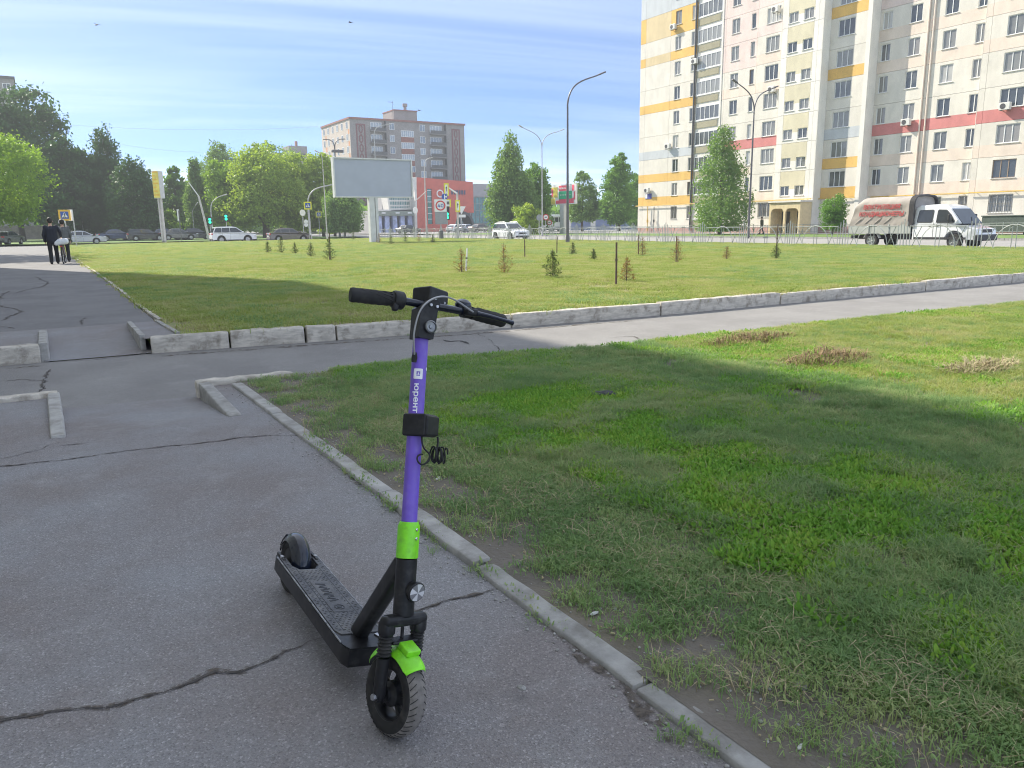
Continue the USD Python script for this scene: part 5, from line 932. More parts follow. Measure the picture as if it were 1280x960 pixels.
part(tk, 'wiper', tube([(2.66, -.1, 1.21), (2.40, .3, 1.50)], .012, 5), 'plastic_trim')
part(tk, 'bumper', rbox((3.30, 0, .52), (.22, 1.86, .30), .06), 'plastic_trim'); part(tk, 'grille', rbox((3.33, 0, .84), (.06, .9, .16), .03), 'plastic_trim')
part(tk, 'chassis', join(span((x0+.1, -.42, .42), (.3, .42, .62)), span((x0+.05, -.9, .45), (x0+.15, .9, .62)), span((-.6, -.85, .42), (.0, -.55, .72))), 'plastic_trim')
bd = part(tk, 'bed', join(span((x0, -TW_/2-.02, .72), (.10, TW_/2+.02, .80)), span((x0, -TW_/2-.02, .80), (.10, -TW_/2+.03, 1.18)), span((x0, TW_/2-.03, .80), (.10, TW_/2+.02, 1.18)), span((x0, -TW_/2+.03, .8), (x0+.05, TW_/2-.03, 1.18))), 'bed_grey')
for x in (x0+1.15, x0+2.3): part(bd, 'bed_post', join(*[span((x-.03, s*(TW_/2+.03)-.02, .72), (x+.03, s*(TW_/2+.03)+.02, 1.2)) for s in (-1, 1)]), 'bed_grey')
# tarpaulin: slightly sagging skin over hoops
nx, prof_t = 34, [(-1.03, 1.10), (-1.03, 1.5), (-1.02, 2.0), (-.98, 2.36), (-.80, 2.54), (-.4, 2.60), (0, 2.62), (.4, 2.60), (.80, 2.54), (.98, 2.36), (1.02, 2.0), (1.03, 1.5), (1.03, 1.10)]
pp = smoothline([(0, a, b) for a, b in prof_t], 40)[:, 1:]; X = np.linspace(x0+.0, .10, nx); vs = []
for x in X:
    hoop = .018*abs(math.sin((x-x0)/(TL*.515)*PI*3)); q = pp.copy(); rear = np.clip((x-x0)/.75, 0, 1); q[:, 1] = 1.1+(q[:, 1]-1.1)*(1-.16*(1-rear)**2*(q[:, 1] > 1.3)); q[:, 0] *= 1-hoop*.5; q[:, 1] -= hoop*(q[:, 1] > 2.3); vs.append(np.column_stack([np.full(len(q), x+ (.42*(1-rear)*np.clip((q[:, 1]-1.1)/1.4, 0, 1))), q]))
vs = np.array(vs); m_ = vs.shape[1]; V = vs.reshape(-1, 3); wr = meshkit.fbm(V*[3.5, 2, 3.5]+[0, 0, 0], 3, 8)-.5; V[:, 1] += wr*.05*np.sign(V[:, 1]); I, J = np.meshgrid(np.arange(nx-1), np.arange(m_-1), indexing='ij'); a = (I*m_+J).ravel(); F = np.vstack([np.stack([a, a+m_, a+m_+1], 1), np.stack([a, a+m_+1, a+1], 1)])
back = len(V); V = np.vstack([V, [[x0, 0, 1.5]], [[.10, 0, 1.5]]]); F = np.vstack([F, [[back, j+1, j] for j in range(m_-1)], [[back+1, (nx-1)*m_+j, (nx-1)*m_+j+1] for j in range(m_-1)]])
tp = part(tk, 'tarpaulin', (V, F), 'tarp', 40)
fr_ = part(tk, 'front_flap', join(*[tube(np.column_stack([np.full(40, x), pp[:, 0]*1.005, pp[:, 1]+.01]), .05, 6) for x in np.linspace(.0, .22, 5)]), 'tarp_dark')
def on_tarp(text, h, xc, z, m, wd, bold=True, lean=0.0):
    tm = meshkit.text_mesh(text, h, .006, bold); v = tm.vertices.copy(); v[:, 0] -= v[:, 0].min(); v[:, 0] *= wd/v[:, 0].max(); v[:, 0] += v[:, 1]*lean
    # near side is local -y after the truck's turn: reading from back to front
    zz = z+v[:, 1]; side = np.interp(zz, pp[:12, 1], -pp[:12, 0]); return part(tp, 'lettering', (np.stack([xc+v[:, 0], -side-.022-v[:, 2], zz], 1), np.array(tm.faces)), m)
on_tarp('ВЕНТИЛЯЦИЯ', .23, x0+.78, 1.98, 'letter_red', 2.05, True, .2); on_tarp('КОНДИЦИОНЕРЫ', .23, x0+.55, 1.62, 'letter_red', 2.5, True, .2)
fold = [tube(smoothline([(x0+.35+k*.55, -1.03, 1.2), (x0+.62+k*.55, -1.045, 1.42), (x0+.80+k*.55, -1.035, 1.56)], 8), [.004, .012, .02, .022, .022, .018, .01, .004], 6) for k in range(4)]; part(tp, 'fold', join(*fold), 'tarp', 40)
for x in (2.32, x0+1.30):
    for s in (-1, 1): wheel_parts(tk, x, s*(TW_/2-.16), .36, .24, s, 'bed_grey')
for s in (-1, 1): part(tk, 'mudguard', guard(.46, .14, math.radians(20), math.radians(160), np.array([x0+1.3, 0, .36]), .01, 14, .1, 5) if False else move(guard(.46, .13, math.radians(15), math.radians(165), np.zeros(3), .01, 14, .05, 5), (x0+1.3, s*(TW_/2-.16), .36), rotz(PI/2)), 'plate_white', True)
# ---- a white bus far off beside the kiosk
p = at(684, 132); bs = thing('white_bus', 'white bus half hidden behind the bush and round road signs', 'bus', (p[0], p[1], .07), 0.1)
part(bs, 'body', rbox((0, 0, 1.62), (5.6, 2.2, 2.3), .22), 'paint_white', 30); 
for i in range(5): part(bs, 'side_window', box((-1.9+i*1.0, -1.10, 1.95), (.86, .03, .8)), 'car_glass')
part(bs, 'windscreen', box((2.80, 0, 1.9), (.03, 1.9, .95)), 'car_glass')
for x in (-1.7, 1.8):
    for s in (-1, 1): wheel_parts(bs, x, s*.95, .42, .25, s)
# ---------------------------------------------------------------- trees
def leaves(C, size, r, up=0.0, elong=1.5):
    n = len(C); d = r.normal(size=(n, 3)); d[:, 2] -= up; d /= np.linalg.norm(d, axis=1, keepdims=True); e = np.cross(d, r.normal(size=(n, 3))); e /= np.linalg.norm(e, axis=1, keepdims=True)
    s = (size*r.uniform(.6, 1.3, n))[:, None]; a = d*s*elong*.5; b = e*s*.5
    v = np.stack([C-a, C+b*.9, C+a, C-b*.9], 1).reshape(-1, 3); k = np.arange(n)*4; f = np.vstack([np.stack([k, k+1, k+2], 1), np.stack([k, k+2, k+3], 1)]); return v, f
SHAPES = {'round': lambda t: np.sqrt(np.clip(1-(2*t-.9)**2/1.25, 0, 1)), 'egg': lambda t: np.sqrt(np.clip(1-(1.75*t-.62)**2/1.28, 0, 1)), 'cone': lambda t: np.clip(1.06-t, 0, 1)**.75*np.clip(t*6+.35, 0, 1), 'birch': lambda t: (np.clip(1.03-t, 0, 1)**.62)*np.clip(t*3+.45, 0, 1), 'column': lambda t: np.clip(1-t**4, 0, 1)*np.clip(t*5+.4, 0, 1)}
def tree(name, label, px, top, d, hw, low, shape, lm, n, ls, seed, bark='bark', weep=0.0, trunk=None, fill=.45, base_z=.05, lean=0.0, group=None, loc=None, size=None):
    r = np.random.default_rng(seed); p = DP(px, d) if loc is None else np.array(loc, float); H = float(ZP(px, top, d)) if size is None else size[0]; R = hw*d/FOC if size is None else size[1]
    t = thing(name, label, 'tree', (p[0], p[1], base_z), 0, group); z0 = H*low; ch = H-z0; sh = SHAPES[shape]
    n = int(n*1.7); ls *= .60; nc = max(40, n//60); tt = r.beta(1.15, 1.25, nc*3); keep = r.uniform(size=nc*3) < sh(tt)+.12; tt = tt[keep][:nc]; nc = len(tt); an = r.uniform(0, 2*PI, nc)
    irr = .42+1.05*meshkit.fbm(np.stack([np.cos(an)*1.4+seed, np.sin(an)*1.4, tt*3.2], 1), 3, seed); rad = R*sh(tt)*irr*np.sqrt(r.uniform(fill**2, 1, nc))
    top_x = lean*ch; cc = np.stack([rad*np.cos(an)+top_x*tt, rad*np.sin(an), z0+ch*tt*(.93+.09*r.uniform(size=nc))], 1)
    gp = meshkit.noise(cc*(1.9/max(R, 1.2))+seed*3.7, seed); kp = gp > .30; cc, tt, rad = cc[kp], tt[kp], rad[kp]; nc = len(cc); cs = (R*.135+.09)*r.uniform(.6, 1.3, nc)*(.55+.45*sh(tt)); per = r.poisson(n/nc, nc)+1; idx = np.repeat(np.arange(nc), per); g = r.normal(size=(len(idx), 3))*np.array([1, 1, .62])
    g /= np.maximum(1, np.linalg.norm(g, axis=1, keepdims=True)/1.7); C_ = cc[idx]+g*cs[idx][:, None]
    if weep: C_[:, 2] -= r.exponential(1, len(C_))*weep*R*.35; C_[:, 2] = np.maximum(C_[:, 2], H*low*.55+r.uniform(0, .5, len(C_)))
    tr = trunk or H*.016+.03; pts = np.array([[0, 0, -.1], [r.normal(0, .05), r.normal(0, .05), z0*.6], [top_x*.2+r.normal(0, .1), r.normal(0, .1), z0+ch*.25], [top_x*.6+r.normal(0, .15), r.normal(0, .15), z0+ch*.6], [top_x*.95, 0, H*.95]])
    part(t, 'trunk', tube(pts, [tr*1.25, tr, tr*.75, tr*.42, tr*.08], 9), bark, True)
    br = []
    for k in r.choice(nc, min(nc, 34), replace=False):
        q = cc[k]; hz = np.clip(q[2]-.45*np.hypot(q[0], q[1])-.3, z0*.75, H*.9); b0 = np.array([np.interp(hz, pts[:, 2], pts[:, 0]), np.interp(hz, pts[:, 2], pts[:, 1]), hz]); w = tr*.34*(1-.75*hz/H); m_ = (b0+q)/2+[0, 0, .1*R]; br.append(tube([b0, m_, q], [w, w*.6, w*.15], 5))
    part(t, 'limbs', join(*br), bark, True)
    part(t, 'crown', leaves(C_, ls, r, .3 if weep else 0), lm); return t
tree('tree', 'tall dark broadleaf tree at the left edge below the grey block', 26, 104, 118, 68, .16, 'round', 'leaf_dark', 17000, .62, 1, fill=.55)
tree('tree', 'bright lime green tree overhanging the parked saloon at the left edge', -4, 158, 84, 56, .19, 'round', 'leaf_lime', 13000, .36, 2, trunk=.16, fill=.5)
tree('tree', 'dark green tree right of the lime green one', 86, 168, 110, 36, .14, 'egg', 'leaf_dark', 12000, .5, 3, fill=.5)
tree('birch_tree', 'tallest drooping birch of the dark group left of the yellow pylon', 140, 152, 114, 32, .10, 'birch', 'leaf_dark', 14000, .42, 4, 'birch_bark', weep=.9)
tree('birch_tree', 'dark weeping birch at the right end of the dark group', 172, 196, 108, 30, .08, 'egg', 'leaf_dark', 12000, .42, 5, 'birch_bark', weep=1.0)
tree('tree', 'dark tree filling the gap behind the pedestrian crossing sign', 116, 190, 116, 30, .10, 'egg', 'leaf_dark', 9000, .5, 6)
tree('tree', 'narrow mid green tree just right of the yellow pylon', 223, 206, 122, 18, .10, 'column', 'leaf_mid', 8000, .42, 7)
tree('birch_tree', 'slender birch behind the leaning white street lamp', 250, 194, 116, 19, .08, 'birch', 'leaf_birch', 8000, .36, 8, 'birch_bark', weep=1.0)
tree('tree', 'low lime green tree between the leaning lamp and the white SUV', 266, 222, 126, 22, .05, 'egg', 'leaf_lime', 6000, .42, 43, fill=.3)
tree('tree', 'pale green tree behind the narrow tree right of the yellow pylon', 238, 226, 132, 20, .05, 'egg', 'leaf_spring', 5500, .42, 44, fill=.3)
tree('tree', 'light green tree behind the smaller crossing sign', 418, 205, 124, 22, .05, 'egg', 'leaf_spring', 6000, .42, 45, fill=.3)
tree('birch_tree', 'feathery birch top left of the big spreading tree', 286, 175, 140, 30, .2, 'egg', 'leaf_birch', 9000, .45, 9, 'birch_bark', weep=.3)
tree('tree', 'spreading yellow-green tree with a dark forked trunk behind the junction cars', 332, 182, 112, 46, .14, 'egg', 'leaf_spring', 12000, .42, 10, trunk=.45, fill=.3)
tree('tree', 'yellow-green tree above the white SUV, left of the spreading one', 290, 192, 114, 30, .10, 'egg', 'leaf_lime', 8500, .40, 40, fill=.3)
tree('tree', 'light green tree right of the spreading one, above the brown hatchback', 374, 188, 116, 30, .10, 'egg', 'leaf_spring', 8500, .40, 41, fill=.3)
tree('tree', 'tall tree rising behind the big spreading tree', 352, 176, 145, 34, .25, 'egg', 'leaf_birch', 8000, .5, 11)
tree('tree', 'fresh green tree left of the blank billboard', 404, 190, 118, 28, .10, 'egg', 'leaf_spring', 10000, .40, 12)
tree('birch_tree', 'birch with a leaning pale trunk just left of the billboard post', 430, 232, 104, 24, .16, 'egg', 'leaf_birch', 8000, .34, 13, 'birch_bark', weep=.4, lean=-.08)
tree('bush', 'low bright bush at the foot of the yellow pylon', 208, 262, 112, 14, .02, 'round', 'leaf_lime', 3000, .34, 14)
tree('birch_tree', 'tall birch in front of the teal glass wall', 640, 163, 110, 34, .05, 'birch', 'leaf_birch', 13000, .40, 15, 'birch_bark', weep=.6, fill=.2)
tree('tree', 'rounder tree leaning on the right side of the tall birch', 668, 206, 114, 24, .08, 'egg', 'leaf_mid', 9000, .40, 16)
tree('bush', 'light green bush in front of the tall birch', 657, 256, 104, 18, .02, 'egg', 'leaf_spring', 4500, .30, 17)
tree('tree', 'thin brownish green tree just right of the small billboard', 728, 213, 130, 20, .18, 'egg', 'leaf_birch', 5500, .40, 18, fill=.3)
tree('tree', 'dense conical tree between the small billboard and the apartment block', 774, 189, 126, 28, .10, 'birch', 'leaf_mid', 9000, .40, 19, fill=.25)
tree('tree', 'tree partly hidden behind the far corner of the apartment block', 797, 214, 138, 18, .08, 'egg', 'leaf_mid', 6000, .42, 20)
tree('birch_tree', 'loose birch standing before the loggias of the apartment block', 900, 150, 80, 42, .05, 'birch', 'leaf_birch', 9500, .26, 21, 'bark', weep=.6, fill=.15)
tree('tree', 'small round tree beside the porch of the apartment block', 1041, 241, 71, 15, .12, 'round', 'leaf_mid', 4200, .17, 22, fill=.3, trunk=.06)
tree('tree', 'broad tree beside the shaded path, outside the view', 0, 0, 60, 10, .25, 'round', 'leaf_mid', 5000, .4, 23, loc=(-7.4, 60.0, 0), size=(17.0, 4.4))
# distant wood that reads as one mass
r = np.random.default_rng(31); pts = []
for px in np.linspace(-80, 470, 150):
    for _ in range(60):
        d = r.uniform(175, 230); p = DP(px+r.normal(0, 3), d); pts.append([p[0], p[1], abs(r.normal(0, 1))*3.2+r.uniform(0, 3)])
single('distant_trees', leaves(np.array(pts), 1.6, r), 'leaf_mid', 'belt of distant trees closing the view behind the parked cars', 'trees', kind='stuff')
pts = []
for px in np.linspace(585, 830, 80):
    for _ in range(40):
        d = r.uniform(185, 230); p = DP(px+r.normal(0, 3), d); pts.append([p[0], p[1], abs(r.normal(0, 1))*2.6+r.uniform(0, 2)])
single('distant_trees', leaves(np.array(pts), 1.5, r), 'leaf_mid', 'belt of distant trees beyond the square, left of the apartment block', 'trees', kind='stuff')
# walls far behind
mat('wall_concrete', (0.20, 0.17, 0.155), 0.9, 0.2, 1.2); mat('wall_blue', (0.16, 0.20, 0.33), 0.7, 0.15, 1)
a, b = DP(-70, 128), DP(200, 140); wl = thing('concrete_wall', 'long brownish concrete wall under the dark trees at the left', 'wall')
for i in range(24):
    q0, q1 = a+(b-a)*i/24, a+(b-a)*(i+.96)/24; c = (q0+q1)/2; L = np.linalg.norm(q1-q0); ang = math.atan2(b[1]-a[1], b[0]-a[0]); part(wl, 'wall_slab', box((c[0], c[1], 1.15), (L, .16, 2.3), rotz(ang)), 'wall_concrete'); part(wl, 'wall_post', box((q1[0], q1[1], 1.2), (.3, .25, 2.45), rotz(ang)), 'wall_concrete')
a, b = DP(708, 152), DP(806, 150); wl = thing('blue_hoarding', 'long low blue and white hoarding beyond the square', 'hoarding')
for i in range(16):
    q0, q1 = a+(b-a)*i/16, a+(b-a)*(i+.98)/16; c = (q0+q1)/2; part(wl, 'board', box((c[0], c[1], 1.0), (np.linalg.norm(q1-q0), .06, 2.0), rotz(math.atan2(b[1]-a[1], b[0]-a[0]))), 'wall_blue' if i % 5 else 'white_render')
# ---------------------------------------------------------------- young spruces on the lawn and their stakes
def sapling(label, px, py, hp, lm, seed, dens=1.0, stake=None):
    g = G(px, py, Z_LAWN); d = (g-EYE)@_fh; h = hp*d/FOC; r = np.random.default_rng(seed); t = thing('young_spruce', label, 'sapling', (g[0], g[1], Z_LAWN-.02), 0)
    part(t, 'stem', tube([(0, 0, -.05), (.01, .01, h*.5), (0, 0, h)], [.014, .010, .004], 6), 'twig'); C_, tw = [], []
    for k in range(int(9*max(1, h))+6):
        z = h*(.06+.86*(k/(9*max(1, h)+6))); L = (h-z)*.34+.03; n = r.integers(3, 6); a0 = r.uniform(0, 6.28)
        for j in range(n):
            a = a0+j*2*PI/n+r.normal(0, .25); l = L*r.uniform(.6, 1.15); e = np.array([l*math.cos(a), l*math.sin(a), z+l*.55]); b0 = np.array([0, 0, z]); tw.append(tube([b0, e], [.004, .002], 4)); m_ = int(6*dens*l/.25)+1; u = r.uniform(.15, 1.05, m_)[:, None]; C_.append(b0+(e-b0)*u+r.normal(0, .018, (m_, 3)))
    part(t, 'branches', join(*tw), 'twig'); part(t, 'needles', leaves(np.vstack(C_), .026, r, 0, 3.0), lm)
    return t
SAP = [(335, 317, 17, 'needle', 'first young spruce from the left in the row of five'), (352, 317, 22, 'needle', 'second young spruce from the left, in the row of five'), (369, 318, 16, 'needle', 'middle young spruce of the row of five at the left'), (389, 322, 20, 'needle', 'fourth young spruce in the row of five, just left of the tallest'), (412, 327, 31, 'needle', 'tallest young spruce of the row of five'),
       (577, 342, 34, 'needle_dry', 'sparse dry sapling beside the pale leaning stake'), (630, 343, 40, 'needle_dry', 'tall browning sapling in the middle of the lawn'), (691, 348, 38, 'needle', 'bushy green spruce on the lawn left of the dark stake'), (716, 319, 17, 'needle', 'small green spruce behind the bushy one'), (783, 353, 34, 'needle_dry', 'orange dry sapling beside the dark stake'), (803, 321, 26, 'needle_dry', 'brown sapling before the far corner of the apartment block'), (847, 329, 34, 'needle_dry', 'thin brown sapling with a stake below the birch'), (908, 325, 18, 'needle_dry', 'low half dry spruce in front of the fence'), (970, 324, 20, 'needle', 'small green spruce with a stake in front of the porch'), (742, 325, 15, 'needle', 'small pale spruce right of the lamp post foot'),
       (442, 300, 12, 'needle', 'little spruce left of the billboard post'), (474, 304, 13, 'needle_dry', 'browning little spruce at the foot of the billboard post'), (489, 306, 13, 'needle', 'little green spruce right of the billboard post'), (507, 303, 14, 'needle', 'little spruce below the blue columns'), (524, 303, 13, 'needle_dry', 'little dry spruce below the red building corner'), (541, 304, 12, 'needle', 'little spruce below the speed limit sign')]
for i, (px, py, hp, lm, lab) in enumerate(SAP): sapling(lab, px, py, hp, lm, 200+i, .6 if lm == 'needle_dry' else (2.0 if px == 691 else 1.0))
for px, py, hp, m, ln, lab in [(770, 357, 53, 'wood_post', .0, 'dark stake standing beside the orange dry sapling'), (582, 341, 30, 'frame_white', .10, 'pale leaning stake beside the sparse dry sapling'), (970, 323, 40, 'wood_post', .0, 'stake of the small green spruce in front of the porch'), (845, 328, 32, 'wood_post', .0, 'stake of the thin brown sapling below the birch'), (798, 320, 26, 'wood_post', .0, 'stake beside the brown sapling at the block corner'), (656, 322, 22, 'wood_post', .0, 'thin stake left of the lamp post foot'), (696, 318, 22, 'wood_post', .02, 'thin stake beside the lamp post, behind the bushy spruce'), (413, 326, 34, 'wood_post', .02, 'stake of the tallest spruce in the row of five')]:
    g = G(px, py, Z_LAWN); d = (g-EYE)@_fh; h = hp*d/FOC; t = thing('stake', lab, 'stake', (g[0], g[1], Z_LAWN), 0); part(t, 'shaft', tube([(0, 0, -.1), (h*ln, 0, h)], [.024, .02], 6), m); part(t, 'tie', lathe([(.026, -.02), (.031, -.02), (.031, .02), (.026, .02)], 'z', 10, (h*ln*.6, 0, h*.6)), 'twig')
# ---------------------------------------------------------------- fences along the road
mat('fence_grey', (0.33, 0.35, 0.34), 0.5, 0.12, 5, metal=.2); mat('fence_dark', (0.12, 0.12, 0.12), 0.5, 0.1, 5)
def fence(name, label, X, y0, y1, per, hgt, z, m, every=True):
    t = thing(name, label, 'fence', (X, y0, z), 0); n = int((y1-y0)/per); rr = .021
    for i in range(n):
        o = i*per
        for k, hh in zip((-2, -1, 0, 1, 2), (.84, .97, 1.06, .97, .84)): part(t, 'post' if k == 0 else 'bar', rod((0, o+k*.15, -.1 if k == 0 else .02), (0, o+k*.15, hgt*hh), rr*(1.3 if k == 0 else 1), None, 6), m)
        for a, b in ((.42, .82), (.82, .42), (per-.42, per-.82), (per-.82, per-.42)): part(t, 'cross_bar', rod((.004, o+a, .05), (.004, o+b, hgt*.78), rr*.8, None, 5), m)
        th = np.linspace(0, PI, 13); part(t, 'arch', tube([(-.006, o+per/2-.80*math.cos(q), .05+hgt*.80*math.sin(q)) for q in th], rr*.9, 5), m)
        for q in (-.09, .09): part(t, 'upright', rod((0, o+per/2+q, .03), (0, o+per/2+q, hgt*.88), rr*.8, None, 5), m)
        part(t, 'rail', rod((.012, o+.3, hgt*.80), (.012, o+per-.3, hgt*.80), rr, None, 5), m)
    return t
fence('road_fence', 'pale grey ornamental metal fence with arches along the near side of the road', 34.6, 8.6, 88, 3.2, 1.22, .05, 'fence_grey')
def far_fence(name, label, X, y0, y1, per, hgt, z, m):
    t = thing(name, label, 'fence', (X, y0, z), 0); n = int((y1-y0)/per); bars = []
    for i in range(n):
        part(t, 'post', rod((0, i*per, -.1), (0, i*per, hgt), .03, None, 6), m); part(t, 'rail', rod((0, i*per, hgt*.92), (0, (i+1)*per, hgt*.92), .022, None, 5), m); part(t, 'rail', rod((0, i*per, hgt*.25), (0, (i+1)*per, hgt*.25), .018, None, 5), m)
        th = np.linspace(0, PI, 9); bars += [tube([(0, i*per+per/2-per*.36*math.cos(q), hgt*.25+hgt*.6*math.sin(q)) for q in th], .014, 4)]+[rod((0, i*per+per*k/6, hgt*.25), (0, i*per+per*k/6, hgt*.92), .012, None, 4) for k in range(1, 6)]
    part(t, 'thin_bars', join(*bars), m, kind='stuff'); return t
far_fence('verge_fence', 'low metal fence along the far side of the road before the apartment block', 62.8, 22, 112, 3.0, .95, .05, 'fence_grey')
# dense low hedge shade under the far fence: the berm in front of the block
# ---------------------------------------------------------------- lamps and poles
mat('pole_dark', (0.12, 0.115, 0.125), 0.45, 0.08, 3, metal=.3); mat('pole_grey', (0.42, 0.42, 0.42), 0.55, 0.1, 3, metal=.2); mat('pole_concrete', (0.50, 0.48, 0.45), 0.85, 0.12, 2)
def lamp(name, label, p, h, arms, m, r0=.10, zb=.0, bend=1.6):
    t = thing(name, label, 'street lamp', (p[0], p[1], zb), 0); part(t, 'pole', tube([(0, 0, -.2), (0, 0, h*.35), (0, 0, h-bend)], [r0, r0*.8, r0*.55], 10), m, True); part(t, 'base', lathe([(.0001, 0), (r0*1.9, 0), (r0*1.9, .04), (r0*1.3, .08), (r0*1.2, .5), (.0001, .5)], 'z', 12), m)
    for dx, dy, dz in arms:
        q = smoothline([(0, 0, h-bend), (dx*.02, dy*.02, h-bend*.62), (dx*.16, dy*.16, h-bend*.18), (dx*.45, dy*.45, h-bend*.02+dz*.35), (dx, dy, h+dz)], 16); part(t, 'arm', tube(q, np.linspace(r0*.55, r0*.4, 16), 8), m, True)
        e = q[-1]; u = (q[-1]-q[-2]); u /= np.linalg.norm(u); part(t, 'lamp_head', rbox(e+u*.25, (.62, .24, .10), .04, rotz(math.atan2(dy, dx))@roty(-math.asin(u[2]))), m)
    return t
lp = G(709.5, 305, .0); lamp('street_lamp', 'tall dark single-arm street lamp on the lawn edge', (lp[0], lp[1]), float(ZP(711, 104, lp@_fh)), [(2.6, 0, .75)], 'pole_dark', .11)
p = DP(678, 94.5); lamp('street_lamp', 'double-arm street lamp left of the small colourful billboard', p, float(ZP(678, 169, 94.5)), [(2.7, 0, .65), (-2.7, 0, .75)], 'pole_grey', .10)
p = DP(936, 67.0); lamp('street_lamp', 'double-arm street lamp in front of the apartment block', p, float(ZP(936, 118, 67)), [(2.2, 0, .65), (-2.2, 0, .75)], 'pole_dark', .10)
p = DP(473, 120); lamp('street_lamp', 'thin curved street lamp in front of the grey tower block', p, float(ZP(473, 158, 120)), [(2.0, -.5, .3)], 'pole_grey', .10)
p = DP(533, 112); lamp('street_lamp', 'lamp pole standing before the slit window of the red building', p, float(ZP(533, 200, 112)), [(1.0, .3, .3)], 'pole_concrete', .12)
p = DP(424, 108); t = lamp('floodlight_mast', 'mast with two tiers of floodlights beside the blank billboard', p, float(ZP(424, 176, 108)), [(.8, -.5, .2), (-.8, .5, .2)], 'pole_dark', .13); part(t, 'lamp_head', join(rbox((.3, -.2, float(ZP(424, 189, 108))), (1.6, .5, .35), .08)), 'pole_dark')
p = DP(260, 96); t = thing('leaning_lamp', 'white leaning concrete street lamp right of the slender birch', 'street lamp', (p[0], p[1], 0)); hh = float(ZP(258, 245, 96)); part(t, 'pole', tube([(0, 0, -.2), (-.35, .1, hh*.5), (-.75, .2, hh)], [.16, .13, .10], 10), 'pole_concrete', True); part(t, 'arm', tube([(-.75, .2, hh), (-1.7, .4, float(ZP(247, 228, 96)))], [.06, .05], 8), 'frame_white'); part(t, 'lamp_head', rbox((-2.0, .45, float(ZP(245.5, 224.5, 96))), (.7, .26, .14), .05, roty(-.9)), 'frame_white')
p = DP(265, 92); lamp('signal_pole', 'grey pole with a short arm behind the white SUV', p, float(ZP(265, 250, 92)), [(1.4, -.3, .5)], 'pole_grey', .09)
p = DP(387, 90); t = lamp('gantry_pole', 'grey pole carrying a long arm with a camera box left of the billboard', p, float(ZP(387, 236, 90)), [(3.1, -1.2, .6)], 'pole_grey', .14); part(t, 'camera_box', rbox((3.3, -1.3, float(ZP(420, 233, 88))), (.9, .7, .6), .08), 'pole_grey')
p = DP(408, 86); lamp('thin_pole', 'thin pale mast rising through the trees left of the billboard', p, float(ZP(404, 192, 86)), [(-.3, 0, .1)], 'pole_concrete', .07)
for px, py, top, lab in [(103, 296, 270, 'small pale bent lamp above the silver car'), (189, 294, 270, 'small pale bent lamp left of the yellow pylon'), (242, 292, 262, 'pale bent lamp in the trees left of the leaning lamp')]:
    p = DP(px, 112); lamp('yard_lamp', lab, p, float(ZP(px, top, 112)), [(.5, -.2, .6)], 'pole_grey', .06, bend=.5)
# ---------------------------------------------------------------- signs and signals
mat('sign_yellow', (0.72, 0.68, 0.05), 0.5, 0.04, 6); mat('sign_orange', (0.75, 0.45, 0.04), 0.5, 0.05, 6); mat('sign_deepblue', (0.03, 0.09, 0.36), 0.45, 0.05, 6); mat('sign_white', (0.76, 0.76, 0.75), 0.5, 0.04, 6); mat('sign_grey', (0.30, 0.31, 0.33), 0.5, 0.08, 4, metal=.3); mat('sign_redring', (0.55, 0.04, 0.05), 0.45, 0.05, 6); mat('print_black', (0.02, 0.02, 0.025), 0.5, 0.1, 6); mat('poster_green', (0.02, 0.40, 0.20), 0.5, 0.05, 3); mat('poster_pink', (0.72, 0.10, 0.16), 0.5, 0.08, 3); mat('poster_yellow', (0.74, 0.62, 0.12), 0.5, 0.15, 1.5)
usdkit.material(stage, '/World/Looks/signal_green', {'e': ('emission', {'color': (0.03, 0.9, 0.42), 'strength': 1.1})}, [], surface='e.emission')
FACE = math.atan2  # signs turn towards the camera's road
def sgn(parent, shape, c, rz, m, name, off=0.0, th=.02):
    """flat plate in the xz plane, its face pointing to local -y, turned by rz about z"""
    v, f = extrude(shape, th, 'xz', -off-th); return part(parent, name, (v@rotz(rz).T+np.array(c, float), f), m, 20)
def local_pole(name, label, px, d, zb, top, m='pole_grey', r=.045, cat='sign'):
    p = DP(px, d); t = thing(name, label, cat, (p[0], p[1], zb)); part(t, 'pole', rod((0, 0, -.2), (0, 0, top-zb), r, None, 8), m); return t
def facing(px, extra=0.0): return -math.atan2((px-640)/FOC, 1)-YAW+extra
def cross_sign(t, c, s, rz, border='sign_yellow'):
    b = sgn(t, sbox(-s/2, -s/2, s/2, s/2).buffer(.03), c, rz, border, 'sign_plate'); q = s*.36
    sgn(t, sbox(-q, -q, q, q), c, rz, 'sign_deepblue', 'blue_field', .021); tri = Polygon([(-q*.85, -q*.72), (q*.85, -q*.72), (0, q*.85)]); tr_m = sgn(t, tri, c, rz, 'sign_white', 'white_triangle', .042, .006)
    man = unary_union([Point(.02*s, .16*s).buffer(.045*s), LineString([(.0, .11*s), (-.02*s, -.04*s)]).buffer(.035*s), LineString([(-.02*s, -.04*s), (.08*s, -.22*s)]).buffer(.022*s), LineString([(-.02*s, -.04*s), (-.10*s, -.22*s)]).buffer(.022*s), LineString([(-.12*s, .02*s), (0, .09*s), (.10*s, .0)]).buffer(.018*s), sbox(-q*.8, -q*.70, q*.8, -q*.58)]); part(tr_m, 'pedestrian_symbol', (lambda vf: (vf[0]@rotz(rz).T+np.array(c, float), vf[1]))(extrude(man, .005, 'xz', -.055)), 'print_black')
